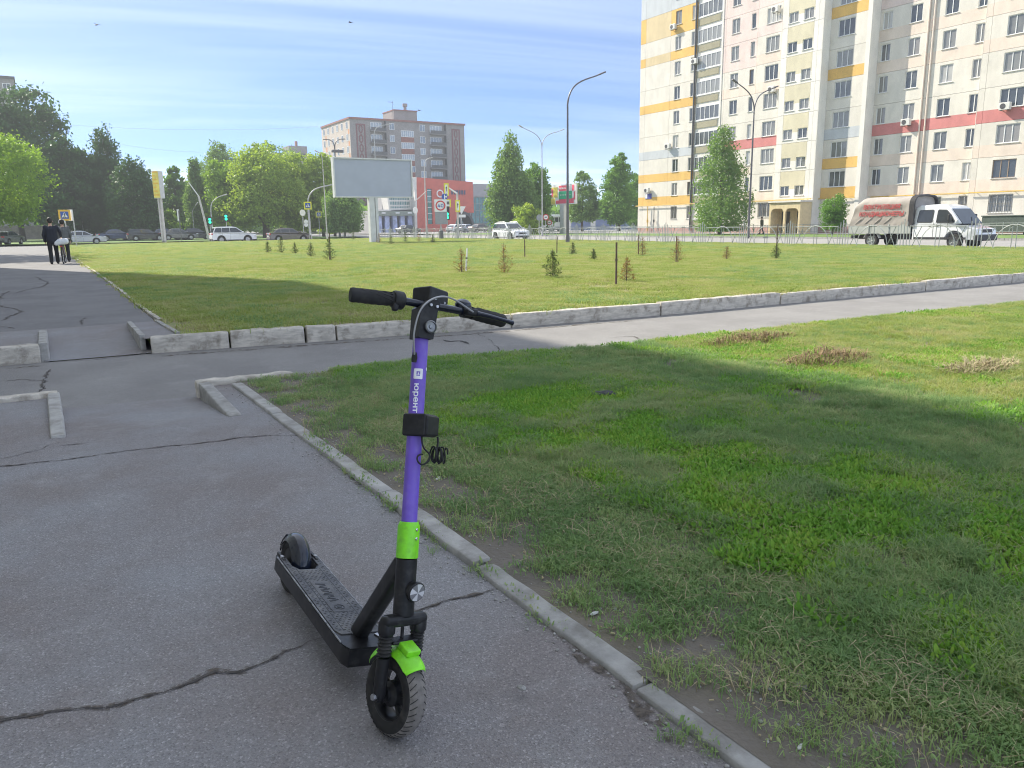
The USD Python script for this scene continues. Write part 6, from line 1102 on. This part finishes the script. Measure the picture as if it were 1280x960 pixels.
# pedestrian crossing signs
t = local_pole('crossing_sign', 'pedestrian crossing sign with an orange border above the silver car', 82, 66, .0, float(ZP(82, 262, 66))); cross_sign(t, (0, -.06, float(ZP(80, 269, 66))), .82, facing(80), 'sign_orange'); sgn(t, sbox(-.42, -.46, .42, .46), (.45, .2, float(ZP(80, 269, 66))), facing(80)-1.15, 'sign_white', 'second_plate'); part(t, 'pole', rod((.62, .15, -.2), (.62, .15, float(ZP(80, 262, 66))), .045, None, 8), 'pole_grey')
t = local_pole('crossing_sign', 'pedestrian crossing sign with a yellow-green border left of the billboard', 386, 84, .0, float(ZP(386, 252, 84))); cross_sign(t, (0, -.06, float(ZP(386, 257, 84))), .74, facing(386))
t = local_pole('crossing_sign', 'smaller crossing sign just right of the first one by the billboard', 399, 110, .0, float(ZP(399, 262, 110))); cross_sign(t, (0, -.06, float(ZP(399, 268, 110))), .74, facing(399))
t = local_pole('round_sign', 'pale back of a round sign left of the crossing sign', 379, 86, .0, float(ZP(379, 262, 86))); sgn(t, Point(0, 0).buffer(.34), (0, -.06, float(ZP(379, 266, 86))), facing(379)+.5, 'sign_white', 'sign_plate'); 
for dy in (277, 281): sgn(t, Point(0, 0).buffer(.22), (.3, -.06, float(ZP(379, dy, 86))), facing(379), 'sign_white', 'small_plate')
# speed limit sign with its backing plate
t = local_pole('speed_sign', 'speed limit 40 sign on a white board over a grey plate', 551, 75, .0, float(ZP(551, 250, 75)), cat='sign'); z = float(ZP(551, 257, 75)); F_ = facing(551); sgn(t, sbox(-.56, -.56, .56, .56).buffer(.02), (0, -.06, z), F_, 'sign_white', 'board'); sgn(t, Point(0, 0).buffer(.47).difference(Point(0, 0).buffer(.35)), (0, -.06, z), F_, 'sign_redring', 'red_ring', .021, .006); sgn(t, sbox(-.58, -.62, .58, .62), (.04, -.05, float(ZP(551, 272, 75))), F_, 'sign_grey', 'back_plate')
tm = meshkit.text_mesh('40', .30, .006, True); v = tm.vertices-[tm.bounds[:, 0].mean(), tm.bounds[:, 1].mean(), 0]; part(t, 'number', (np.stack([v[:, 0]*1.15, -.024-v[:, 2], v[:, 1]], 1)@rotz(F_).T+[0, -.06, z], np.array(tm.faces)), 'sign_deepblue')
part(t, 'pole_foot', rbox((0, 0, .45), (.34, .34, .9), .05), 'fence_dark')
# signal with the green light, blue round sign and yellow framed sign on one pole
t = local_pole('traffic_light', 'traffic light showing green with a blue round sign above, beside the speed sign', 559.5, 78, .0, float(ZP(559, 241, 78)), cat='traffic light'); F_ = facing(559)
z = float(ZP(559, 266.5, 78)); hs = sgn(t, sbox(-.20, -.62, .20, .62).buffer(.03), (-.05, -.08, z), F_, 'print_black', 'signal_housing', 0, .16); sgn(t, Point(0, -.10).buffer(.16), (-.05, -.08, z), F_, 'signal_green', 'green_light', .17, .02); sgn(t, Point(0, -.42).buffer(.15), (-.05, -.08, z), F_, 'signal_green', 'green_light', .17, .02)
z = float(ZP(556, 246, 78)); sgn(t, Point(0, 0).buffer(.30), (-.28, -.08, z), F_, 'sign_deepblue', 'round_plate'); sgn(t, unary_union([sbox(-.05, -.22, .05, .2), sbox(0, -.05, .2, .05), Polygon([(.14, .12), (.26, 0), (.14, -.12)])]), (-.28, -.08, z), F_, 'sign_white', 'arrow', .021, .006)
z = float(ZP(559, 254, 78)); sgn(t, sbox(-.30, -.38, .30, .38), (.06, -.08, z), F_, 'sign_yellow', 'yellow_plate'); sgn(t, sbox(-.22, -.30, .16, .30), (.06, -.08, z), F_, 'sign_white', 'white_field', .021, .006); sgn(t, sbox(-.1, -.12, .14, .16), (.06, -.08, z), F_, 'fence_dark', 'symbol', .028, .006)
t = local_pole('signal_mast', 'white bent pole with a yellow edged signal box on its arm', 572.5, 80, .0, float(ZP(572, 242, 80)), 'pole_concrete', .11, 'traffic light'); zt = float(ZP(572, 242, 80)); ze = float(ZP(560, 234.5, 80)); part(t, 'arm', tube([(0, 0, zt), (-.85, .3, ze)], [.09, .06], 8), 'frame_white'); F_ = facing(565)
for (cx, cy, cz, hh, nm) in ((-1.02, .36, float(ZP(557.5, 237, 80)), .62, 'signal_box'), (-.05, -.15, float(ZP(571, 257.5, 80)), .58, 'signal_box')): b = sgn(t, sbox(-.24, -hh, .24, hh), (cx, cy, cz), F_, 'sign_yellow', nm, 0, .08); sgn(t, sbox(-.12, -hh*.75, .12, hh*.75), (cx, cy, cz), F_, 'sign_white', 'box_face', .081, .01); sgn(t, unary_union([sbox(-.03, -hh*.3, .03, hh*.4), Polygon([(-.09, .12), (.09, .12), (0, .3)])]), (cx, cy, cz), F_, 'print_black', 'arrow', .092, .005)
t = local_pole('yield_sign', 'pale upside-down triangle sign right of the signal arm', 577, 83, .0, float(ZP(577, 260, 83))); F_ = facing(577); z = float(ZP(577, 262.5, 83)); sgn(t, Polygon([(-.40, .35), (.40, .35), (0, -.40)]).buffer(.03), (0, -.06, z), F_, 'sign_white', 'sign_plate'); sgn(t, sbox(-.38, -.14, .38, .14), (.05, -.06, float(ZP(577, 270, 83))), F_, 'sign_white', 'lower_plate')
for px, py, d, m, lab in [(674, 272, 98, 'sign_grey', 'grey back of a round sign left of the double lamp foot'), (682, 271.5, 98, 'sign_redring', 'round red bordered sign in front of the white bus'), (686.5, 278, 112, 'sign_redring', 'small red bordered sign right of the bus front')]:
    t = local_pole('round_sign', lab, px, d, .0, float(ZP(px, py-4, d))); F_ = facing(px); z = float(ZP(px, py, d)); sgn(t, Point(0, 0).buffer(.38), (0, -.06, z), F_, m, 'sign_plate')
    if m == 'sign_redring': sgn(t, Point(0, 0).buffer(.27), (0, -.06, z), F_, 'sign_white', 'white_field', .021, .006); sgn(t, sbox(-.16, -.05, .16, .05), (0, -.06, z), F_, 'print_black', 'bar', .03, .004)
for px, py, d, lab in [(262.5, 276, 90, 'green pedestrian signal left of the white SUV'), (283, 272, 92, 'green pedestrian signal above the white SUV roof')]:
    t = local_pole('traffic_light', lab, px, d, .0, float(ZP(px, py-4, d)), cat='traffic light'); F_ = facing(px); z = float(ZP(px, py, d)); sgn(t, sbox(-.20, -.42, .20, .42).buffer(.03), (0, -.08, z), F_, 'print_black', 'signal_housing', 0, .14); sgn(t, Point(0, -.16).buffer(.15), (0, -.08, z), F_, 'signal_green', 'green_light', .15, .02); sgn(t, Point(0, .16).buffer(.15), (0, -.08, z), F_, 'signal_green', 'green_light', .15, .02)
t = local_pole('edge_on_sign', 'pale sign seen edge-on in front of the narrow tree', 225, 96, .0, float(ZP(224, 263, 96)), 'pole_dark', .06); sgn(t, sbox(-.35, -.7, .35, .7), (-.1, -.06, float(ZP(224, 269, 96))), facing(224)+1.2, 'sign_white', 'sign_plate')
t = local_pole('notice_board', 'small pole with a round plate before the red building corner', 519.5, 100, .0, float(ZP(519, 256, 100)), 'pole_concrete', .09); sgn(t, Point(0, 0).buffer(.42), (0, -.08, float(ZP(519, 263, 100))), facing(519)+.8, 'sign_white', 'sign_plate'); part(t, 'strut', rod((0, 0, float(ZP(520, 252, 100))), (1.5, -.3, float(ZP(533, 239, 100))), .05, None, 8), 'pole_concrete')
# ---------------------------------------------------------------- billboards and the yellow pylon
mat('blank_panel', (0.36, 0.395, 0.475), 0.6, 0.03, 1.5, stain=((0.32, 0.35, 0.42), .7, .5)); mat('billboard_steel', (0.55, 0.56, 0.55), 0.5, 0.06, 3, metal=.2)
p = DP(470, 64); t = thing('blank_billboard', 'blank pale grey billboard on a thick light post', 'billboard', (p[0], p[1], 0), 0.0); z0, z1 = float(ZP(470, 245.5, 64)), float(ZP(470, 199.5, 64)); hw = 3.25
part(t, 'post', join(span((-.52, -.1, -.2), (-.06, .35, z0)), span((.0, -.1, -.2), (.22, .35, z0))), 'billboard_steel'); part(t, 'frame', join(span((-hw-.12, -.12, z1), (hw+.12, .32, z1+.10)), span((-hw-.12, -.12, z0-.10), (hw+.12, .32, z0)), span((-hw-.12, -.12, z0), (-hw, .32, z1)), span((hw, -.12, z0), (hw+.12, .32, z1))), 'billboard_steel'); part(t, 'panel', span((-hw, -.06, z0), (hw, .0, z1)), 'blank_panel'); part(t, 'back_panel', span((-hw, .22, z0), (hw, .28, z1)), 'blank_panel')
p = DP(704.5, 106); t = thing('poster_billboard', 'small billboard with a red, white and green advertisement', 'billboard', (p[0], p[1], 0)); z0, z1 = float(ZP(704, 255.5, 106)), float(ZP(704, 230.5, 106)); hw = 2.75; BW = lambda pol, o0, o1: put(lambda a, c, z: np.stack([-c, -a, z], -1), plate(pol, o0, o1))
part(t, 'post', span((-.3, -.45, -.2), (.3, .45, z0)), 'billboard_steel'); h = z1-z0; pn = part(t, 'panel', span((-.05, -hw, z0), (.25, hw, z1)), 'sign_white')
for nm, pol, m, o in [('red_band', sbox(-1.0, z1-.85, 1.1, z1-.15), 'poster_pink', 0), ('red_band', sbox(2.0, z1-.9, 2.5, z1-.15), 'poster_pink', 0), ('red_frame', sbox(-1.0, z0+.55, 2.7, z1-1.0).difference(sbox(-.9, z0+.8, 2.4, z1-1.0)), 'poster_pink', 0), ('green_field', sbox(-.85, z0+.8, 1.9, z1-1.0).buffer(.1), 'poster_green', .03), ('red_strip', sbox(-1.7, z0+.12, 2.4, z0+.55), 'poster_pink', .0), ('yellow_block', sbox(-2.9, z0+.05, -1.9, z0+.85), 'poster_yellow', 0), ('picture', sbox(-2.7, z0+.95, -1.3, z1-.3), 'poster_yellow', .0), ('picture', sbox(-2.75, z0+1.1, -2.35, z1-.5), 'poster_pink', .02)]: part(pn, nm, BW(pol, .055+o, .075+o), m)
part(pn, 'lettering', join(*[BW(sbox(-.6+k*.36, z0+1.15, -.45+k*.36, z1-1.3), .11, .12) for k in range(7)], *[BW(sbox(-.8+k*.3, z1-.6, -.62+k*.3, z1-.4), .08, .09) for k in range(5)]), 'sign_white')
p = DP(203, 90); t = thing('yellow_pylon', 'tall pylon with a yellow lightbox on two pale posts', 'sign', (p[0], p[1], 0), -.85); z0, z1 = float(ZP(201, 248, 90)), float(ZP(200, 214, 90))
part(t, 'post', rod((-.17, 0, -.2), (-.17, 0, z0), .13, None, 8), 'pole_concrete'); part(t, 'post', rod((.17, 0, -.2), (.17, 0, z0), .13, None, 8), 'pole_concrete'); b = part(t, 'lightbox', span((-.45, -.35, z0), (.45, .35, z1)), 'billboard_steel'); part(b, 'yellow_face', span((-.49, -.28, z0+.06), (-.45, .28, z1-.06)), 'poster_yellow'); part(b, 'yellow_face', span((-.42, -.39, z0+.06), (.42, -.35, z1-.06)), 'poster_yellow'); part(b, 'print', join(*[span((-.36, -.405, z0+.3+k*.42), (.34-(k % 3)*.15, -.39, z0+.45+k*.42)) for k in range(7)]), 'sign_orange')
# overhead cables and birds
for (a, za), (b, zb_), sag, lab in [(((30, 150), 0), ((405, 158), 0), 1.2, 'upper overhead cable running to the tower block'), (((150, 178), 0), ((260, 190), 0), .4, 'lower overhead cable above the yellow pylon')]:
    A_, B_ = DP(a[0], 150), DP(b[0], 185); A_[2], B_[2] = float(ZP(a[0], a[1], 150)), float(ZP(b[0], b[1], 185)); s = np.linspace(0, 1, 30)[:, None]; q = A_+(B_-A_)*s; q[:, 2] -= (sag*4*s*(1-s))[:, 0]; single('overhead_cable', tube(q, .02, 5), 'pole_grey', lab, 'cable')
for px, py, d, lab in [(121, 31, 60, 'small dark bird high in the sky at the upper left'), (438, 28, 70, 'small dark bird high in the sky above the tower block'), (524, 138, 150, 'dark bird flying just right of the tower roof')]:
    q = EYE+ray(px, py)*d; s = .22 if d < 100 else .4; t = thing('bird', lab, 'bird', q, .6)
    body = lathe([(.001, -1.0*s), (.18*s, -.4*s), (.24*s, 0), (.16*s, .5*s), (.12*s, .75*s), (.13*s, .9*s), (.001, 1.05*s)], 'y', 10); part(t, 'body', body, 'print_black', True)
    for w in (-1, 1): part(t, 'wing', (np.array([(w*.15*s, .3*s, .02), (w*1.0*s, .2*s, .35*s), (w*1.9*s, -.25*s, .1*s), (w*.9*s, -.25*s, .28*s), (w*.15*s, -.35*s, .0)]), np.array([[0, 1, 4], [1, 3, 4], [1, 2, 3]])), 'print_black')
    part(t, 'tail', (np.array([(-.08*s, -.8*s, 0), (.08*s, -.8*s, 0), (.2*s, -1.4*s, 0), (-.2*s, -1.4*s, 0)]), np.array([[0, 1, 2], [0, 2, 3]])), 'print_black')
# ---------------------------------------------------------------- people, bicycle and bag
mat('skin', (0.50, 0.31, 0.23), 0.55, 0.06, 20); mat('cloth_navy', (0.012, 0.014, 0.024), 0.85, 0.25, 20); mat('cloth_black', (0.010, 0.010, 0.012), 0.85, 0.25, 20); mat('cloth_grey', (0.10, 0.105, 0.11), 0.85, 0.2, 20); mat('cloth_white', (0.62, 0.63, 0.64), 0.85, 0.08, 15); mat('hair_dark', (0.018, 0.014, 0.011), 0.6, 0.3, 60); mat('shoe_black', (0.012, 0.012, 0.013), 0.5, 0.2, 20); mat('bag_white', (0.62, 0.64, 0.68), 0.6, 0.08, 10, bump=0.5, bscale=14, dist=0.02); mat('cloth_olive', (0.12, 0.115, 0.08), 0.85, 0.2, 20); mat('cloth_red', (0.40, 0.06, 0.07), 0.8, 0.1, 20)
def limb(chains, edge=.022, it=6, lam=.5):
    man = None
    for ch in chains:
        for (a, ra), (b, rb) in zip(ch[:-1], ch[1:]):
            h = m3.Manifold.batch_hull([m3.Manifold.sphere(ra, 16).translate(tuple(map(float, a))), m3.Manifold.sphere(rb, 16).translate(tuple(map(float, b)))]); man = h if man is None else man+h
    man = man.refine_to_length(edge).to_mesh(); tm = trimesh.Trimesh(man.vert_properties[:, :3], man.tri_verts, process=True); trimesh.smoothing.filter_taubin(tm, iterations=it); return np.array(tm.vertices), np.array(tm.faces)
def person(label, loc, rz, h, pose, cols, facing_away=True, extra=None):
    """joints for a 1.75 m figure facing local +y, scaled to h; pose gives hands, feet and lean"""
    t = thing('person', label, 'person', loc, rz); k = h/1.75; V = lambda x, y, z: np.array([x, y, z])*k
    ln = pose.get('lean', .03); hip, chest, neck, head = V(0, 0, .93), V(0, ln, 1.27), V(0, ln*1.5, 1.47), V(0, ln*1.9+.015, 1.625)
    sh = [V(s*.185, ln*1.3, 1.41) for s in (-1, 1)]; hj = [V(s*.095, 0, .90) for s in (-1, 1)]
    ft = [V(*pose['feet'][i]) for i in (0, 1)]; hd = [V(*pose['hands'][i]) for i in (0, 1)]
    kn = [(hj[i]+ft[i])/2+V(0, .05+.03*abs(ft[i][1]-.0), .02) for i in (0, 1)]; el = [(sh[i]+hd[i])/2+V((-1, 1)[i]*.05, -.07, -.02) for i in (0, 1)]; an = [ft[i]+V(0, -.02, .085) for i in (0, 1)]
    R = lambda q: q*k
    torso = [[(hip+V(-.07, 0, 0), R(.115)), (chest+V(-.07, 0, 0), R(.125)), (sh[0], R(.058))], [(hip+V(.07, 0, 0), R(.115)), (chest+V(.07, 0, 0), R(.125)), (sh[1], R(.058))], [(hip, R(.12)), (chest, R(.13)), (neck+V(0, 0, -.03), R(.062))]]
    skull = [[(head+V(0, -.012, .035), R(.088)), (head+V(0, .022, -.02), R(.074))], [(head+V(0, .03, -.06), R(.052)), (head+V(0, .022, -.02), R(.07))], [(neck+V(0, 0, -.03), R(.055)), (head+V(0, -.01, -.05), R(.055))], [(head+V(0, .088, -.01), R(.013)), (head+V(0, .098, -.035), R(.016))]]+[[(head+V(s*.082, -.005, .0), R(.014)), (head+V(s*.085, -.008, -.035), R(.011))] for s in (-1, 1)]
    arms = [[(sh[i], R(.052)), (el[i], R(.041)), (hd[i], R(.029))] for i in (0, 1)]; legs = [[(hj[i], R(.088)), (kn[i], R(.058)), (an[i], R(.042)), (ft[i]+V(0, .0, .05), R(.042)), (ft[i]+V(0, .12, .035), R(.032))] for i in (0, 1)]
    hands = []
    for i in (0, 1):
        d = hd[i]-el[i]; d /= np.linalg.norm(d); sd = np.cross(d, [0, 1, 0]) if abs(d[1]) < .8 else np.array([1.0, 0, 0]); sd /= np.linalg.norm(sd); up = np.cross(sd, d)
        hands.append([(hd[i], R(.026)), (hd[i]+d*.05*k+up*.022*k, R(.020))]); hands.append([(hd[i], R(.026)), (hd[i]+d*.05*k-up*.022*k, R(.020))])
        for q, L in zip((-.028, -.010, .010, .027), (.062, .074, .070, .055)): b = hd[i]+d*.06*k+up*q*k; m_ = b+d*L*.55*k; hands.append([(b, R(.0095)), (m_, R(.009)), (m_+d*L*.3*k+sd*L*.35*k, R(.008))])
        b = hd[i]+d*.02*k+up*.03*k; hands.append([(b, R(.012)), (b+d*.03*k+up*.028*k, R(.010)), (b+d*.055*k+up*.030*k+sd*.012*k, R(.009))])
    body = part(t, 'body', limb(torso+skull+arms+legs+hands, .02*k, 5), 'skin', True)
    infl = lambda ch, e: [[(p, r_+e) for p, r_ in c] for c in ch]
    cut = lambda c, f=.98: [c[0], c[1], (c[1][0]+(c[2][0]-c[1][0])*f, c[2][1]+.006)]
    part(t, 'jacket', limb(infl(torso, .018*k)[:2]+[[(hip+V(0, 0, -.05), R(.145)), (chest, R(.15)), (neck+V(0, 0, -.06), R(.075))]]+infl([cut(c, .93) for c in arms], .016*k), .026*k, 8), cols['top'], True)
    part(t, 'trousers', limb([[(hip+V(0, 0, -.03), R(.135)), (hip+V(0, 0, .05), R(.13))]]+infl([[c[0], c[1], (c[2][0]+V(0, 0, .02), c[2][1]+.012)] for c in legs], .014*k), .026*k, 8), cols['legs'], True)
    for i in (0, 1): part(t, 'shoe', limb([[(ft[i]+V(0, -.05, .05), R(.048)), (ft[i]+V(0, .05, .042), R(.045)), (ft[i]+V(0, .15, .034), R(.036))]], .02*k, 3), cols['shoes'], True)
    part(t, 'hair', limb([[(head+V(0, -.02, .05), R(.094)), (head+V(0, -.045, -.01), R(.078))], [(head+V(0, .03, .065), R(.078)), (head+V(0, -.02, .05), R(.09))]], .018*k, 3), 'hair_dark', True)
    for s in (-1, 1): part(t, 'eye', move(trimesh.creation.icosphere(1, .011*k), head+V(s*.032, .082, .008)), 'cloth_white')
    part(t, 'mouth', rbox(head+V(0, .083, -.075), (.045*k, .012*k, .009*k), .003), 'sign_redring')
    return t, body, V, head, hd, chest
wz = Z_LAWN+.006
pa = G(69, 330, wz); ang = -.05
person('person in a dark suit walking away along the path, leftmost of the pair', (pa[0], pa[1], wz), ang, 1.84, dict(feet=[(-.10, -.16, 0), (.10, .24, 0)], hands=[(-.24, .08, .86), (.30, .34, 1.05)], lean=.05), dict(top='cloth_navy', legs='cloth_black', shoes='shoe_black'))
pb = G(77, 328, wz)
t, body, V, head, hd, chest = person('person with white headphones on the far side of the bicycle', (pb[0]+.22, pb[1]+.75, wz), ang, 1.80, dict(feet=[(-.09, .2, 0), (.10, -.14, 0)], hands=[(-.20, .30, 1.0), (.22, .1, .88)], lean=.05), dict(top='cloth_grey', legs='cloth_black', shoes='shoe_black'))
hp = part(t, 'headphones', tube([head+V(.105*math.cos(q), -.0, .02+.115*math.sin(q)) for q in np.linspace(-.15, PI+.15, 14)], .014, 8), 'cloth_white', True)
for s in (-1, 1): part(hp, 'ear_cup', move(lathe([(.001, -.02), (.04, -.02), (.045, 0), (.04, .02), (.001, .02)], 'x', 14), head+V(s*.105, 0, .0)), 'cloth_white')
# bicycle pushed along, seen from behind
bk = G(79, 330, wz); t = thing('bicycle', 'bicycle being pushed along the path beside the person in the dark suit', 'bicycle', (bk[0], bk[1]+.05, wz), -.10)
WR = .33
for y0 in (.33, 1.38):
    w = part(t, 'wheel', tube([(0, y0+WR*math.cos(q), WR+WR*math.sin(q)) for q in np.linspace(0, 2*PI, 40)[:-1]], .024, 8, False, True), 'rubber', True); part(w, 'rim', tube([(0, y0+WR*.91*math.cos(q), WR+WR*.91*math.sin(q)) for q in np.linspace(0, 2*PI, 36)[:-1]], .011, 6, False, True), 'alloy', True); part(w, 'spokes', join(*[rod((s*.02, y0, WR), (0, y0+WR*.9*math.cos(q), WR+WR*.9*math.sin(q)), .0022, None, 4) for s, q in zip([-1, 1]*10, np.linspace(0, 2*PI, 21)[:-1])]+[rod((-.045, y0, WR), (.045, y0, WR), .02, None, 8)]), 'alloy')
mat('bike_paint', (0.20, 0.06, 0.06), 0.35, 0.1, 10, coat=.4)
bb, st_, hd_, ra, fa = (0, .80, .30), (0, .66, .80), (0, 1.22, .78), (0, .33, WR), (0, 1.38, WR); part(t, 'frame', join(*[rod(a, b, .016, None, 8) for a, b in ((bb, st_), (bb, (0, 1.25, .68)), (st_, hd_), (hd_, (0, 1.26, .64)))]+[rod(np.array(a)+[s*.03, 0, 0], np.array(ra)+[s*.05, 0, 0], .010, None, 6) for a in (bb, st_) for s in (-1, 1)]), 'bike_paint'); part(t, 'fork', join(*[rod((s*.04, 1.26, .62), (s*.05, 1.38, WR), .012, None, 6) for s in (-1, 1)]), 'bike_paint')
hb_ = part(t, 'handlebar', join(tube(smoothline([(-.29, 1.05, .98), (-.2, 1.16, 1.0), (0, 1.20, .98), (.2, 1.16, 1.0), (.29, 1.05, .98)], 16), .012, 8), rod((0, 1.22, .78), (0, 1.19, .98), .014, None, 8)), 'black_metal'); 
for s in (-1, 1): part(hb_, 'grip', rod((s*.25, 1.10, .99), (s*.30, 1.03, .98), .018, None, 8), 'rubber')
part(t, 'saddle', join(rbox((0, .64, .93), (.16, .24, .06), .028), rod((0, .66, .8), (0, .65, .92), .013, None, 8)), 'black_plastic'); part(t, 'rack', join(rbox((0, .30, .74), (.13, .40, .02), .006), *[rod((s*.06, .28, .73), (s*.05, .33, WR), .006, None, 5) for s in (-1, 1)]), 'black_metal'); part(t, 'crank', join(rod((-.09, .80, .30), (.09, .80, .30), .012, None, 6), rod((.07, .80, .30), (.08, .70, .18), .009, None, 6), rod((-.07, .80, .30), (-.08, .90, .42), .009, None, 6), lathe([(.001, -.004), (.09, -.004), (.09, .004), (.001, .004)], 'x', 20, (.05, .80, .30))), 'black_metal')
for c in ((.13, .70, .18), (-.13, .90, .42)): part(t, 'pedal', rbox(c, (.09, .06, .02), .006), 'black_plastic')
part(t, 'mudguard', tube([(0, .33+.37*math.cos(q), WR+.37*math.sin(q)) for q in np.linspace(.4, PI*.95, 14)], .02, 6), 'black_plastic', True); part(t, 'reflector', rbox((0, .08, .70), (.06, .02, .05), .006), 'lamp_red')
bag = wobble(m3_round := rbox((0, 0, 0), (.56, .34, .24), .10, None, 24), .03, 5, 3); single('bag', move(bag, (bk[0]+.03, bk[1]+.33, wz+.755+.125), rotz(-.10)@roty(-.10)), 'bag_white', 'white bag lying across the rear rack of the bicycle', 'bag', smooth=True)
q = DP(952.5, 79); person('person in an olive top walking left of the porch of the apartment block', (q[0], q[1], .05), 1.2, 1.70, dict(feet=[(-.10, -.14, 0), (.10, .16, 0)], hands=[(-.22, .14, .86), (.22, -.08, .86)], lean=.02), dict(top='cloth_olive', legs='cloth_grey', shoes='shoe_black'))
# ---------------------------------------------------------------- air between here and the far buildings
usdkit.material(stage, '/World/Looks/air', {'v': ('principled_volume', {'color': (0.90, 0.95, 1.0), 'density': 0.0006, 'anisotropy': 0.35})}, [], volume='v.volume')
hz = numbered('/World', 'haze'); hm_ = usdkit.mesh(stage, hz, span((-130, -40, -1.3), (230, 300, 46)), '/World/Looks/air'); data(hm_.GetPrim(), label='thin pale air that fades the far buildings', category='haze', kind='stuff')
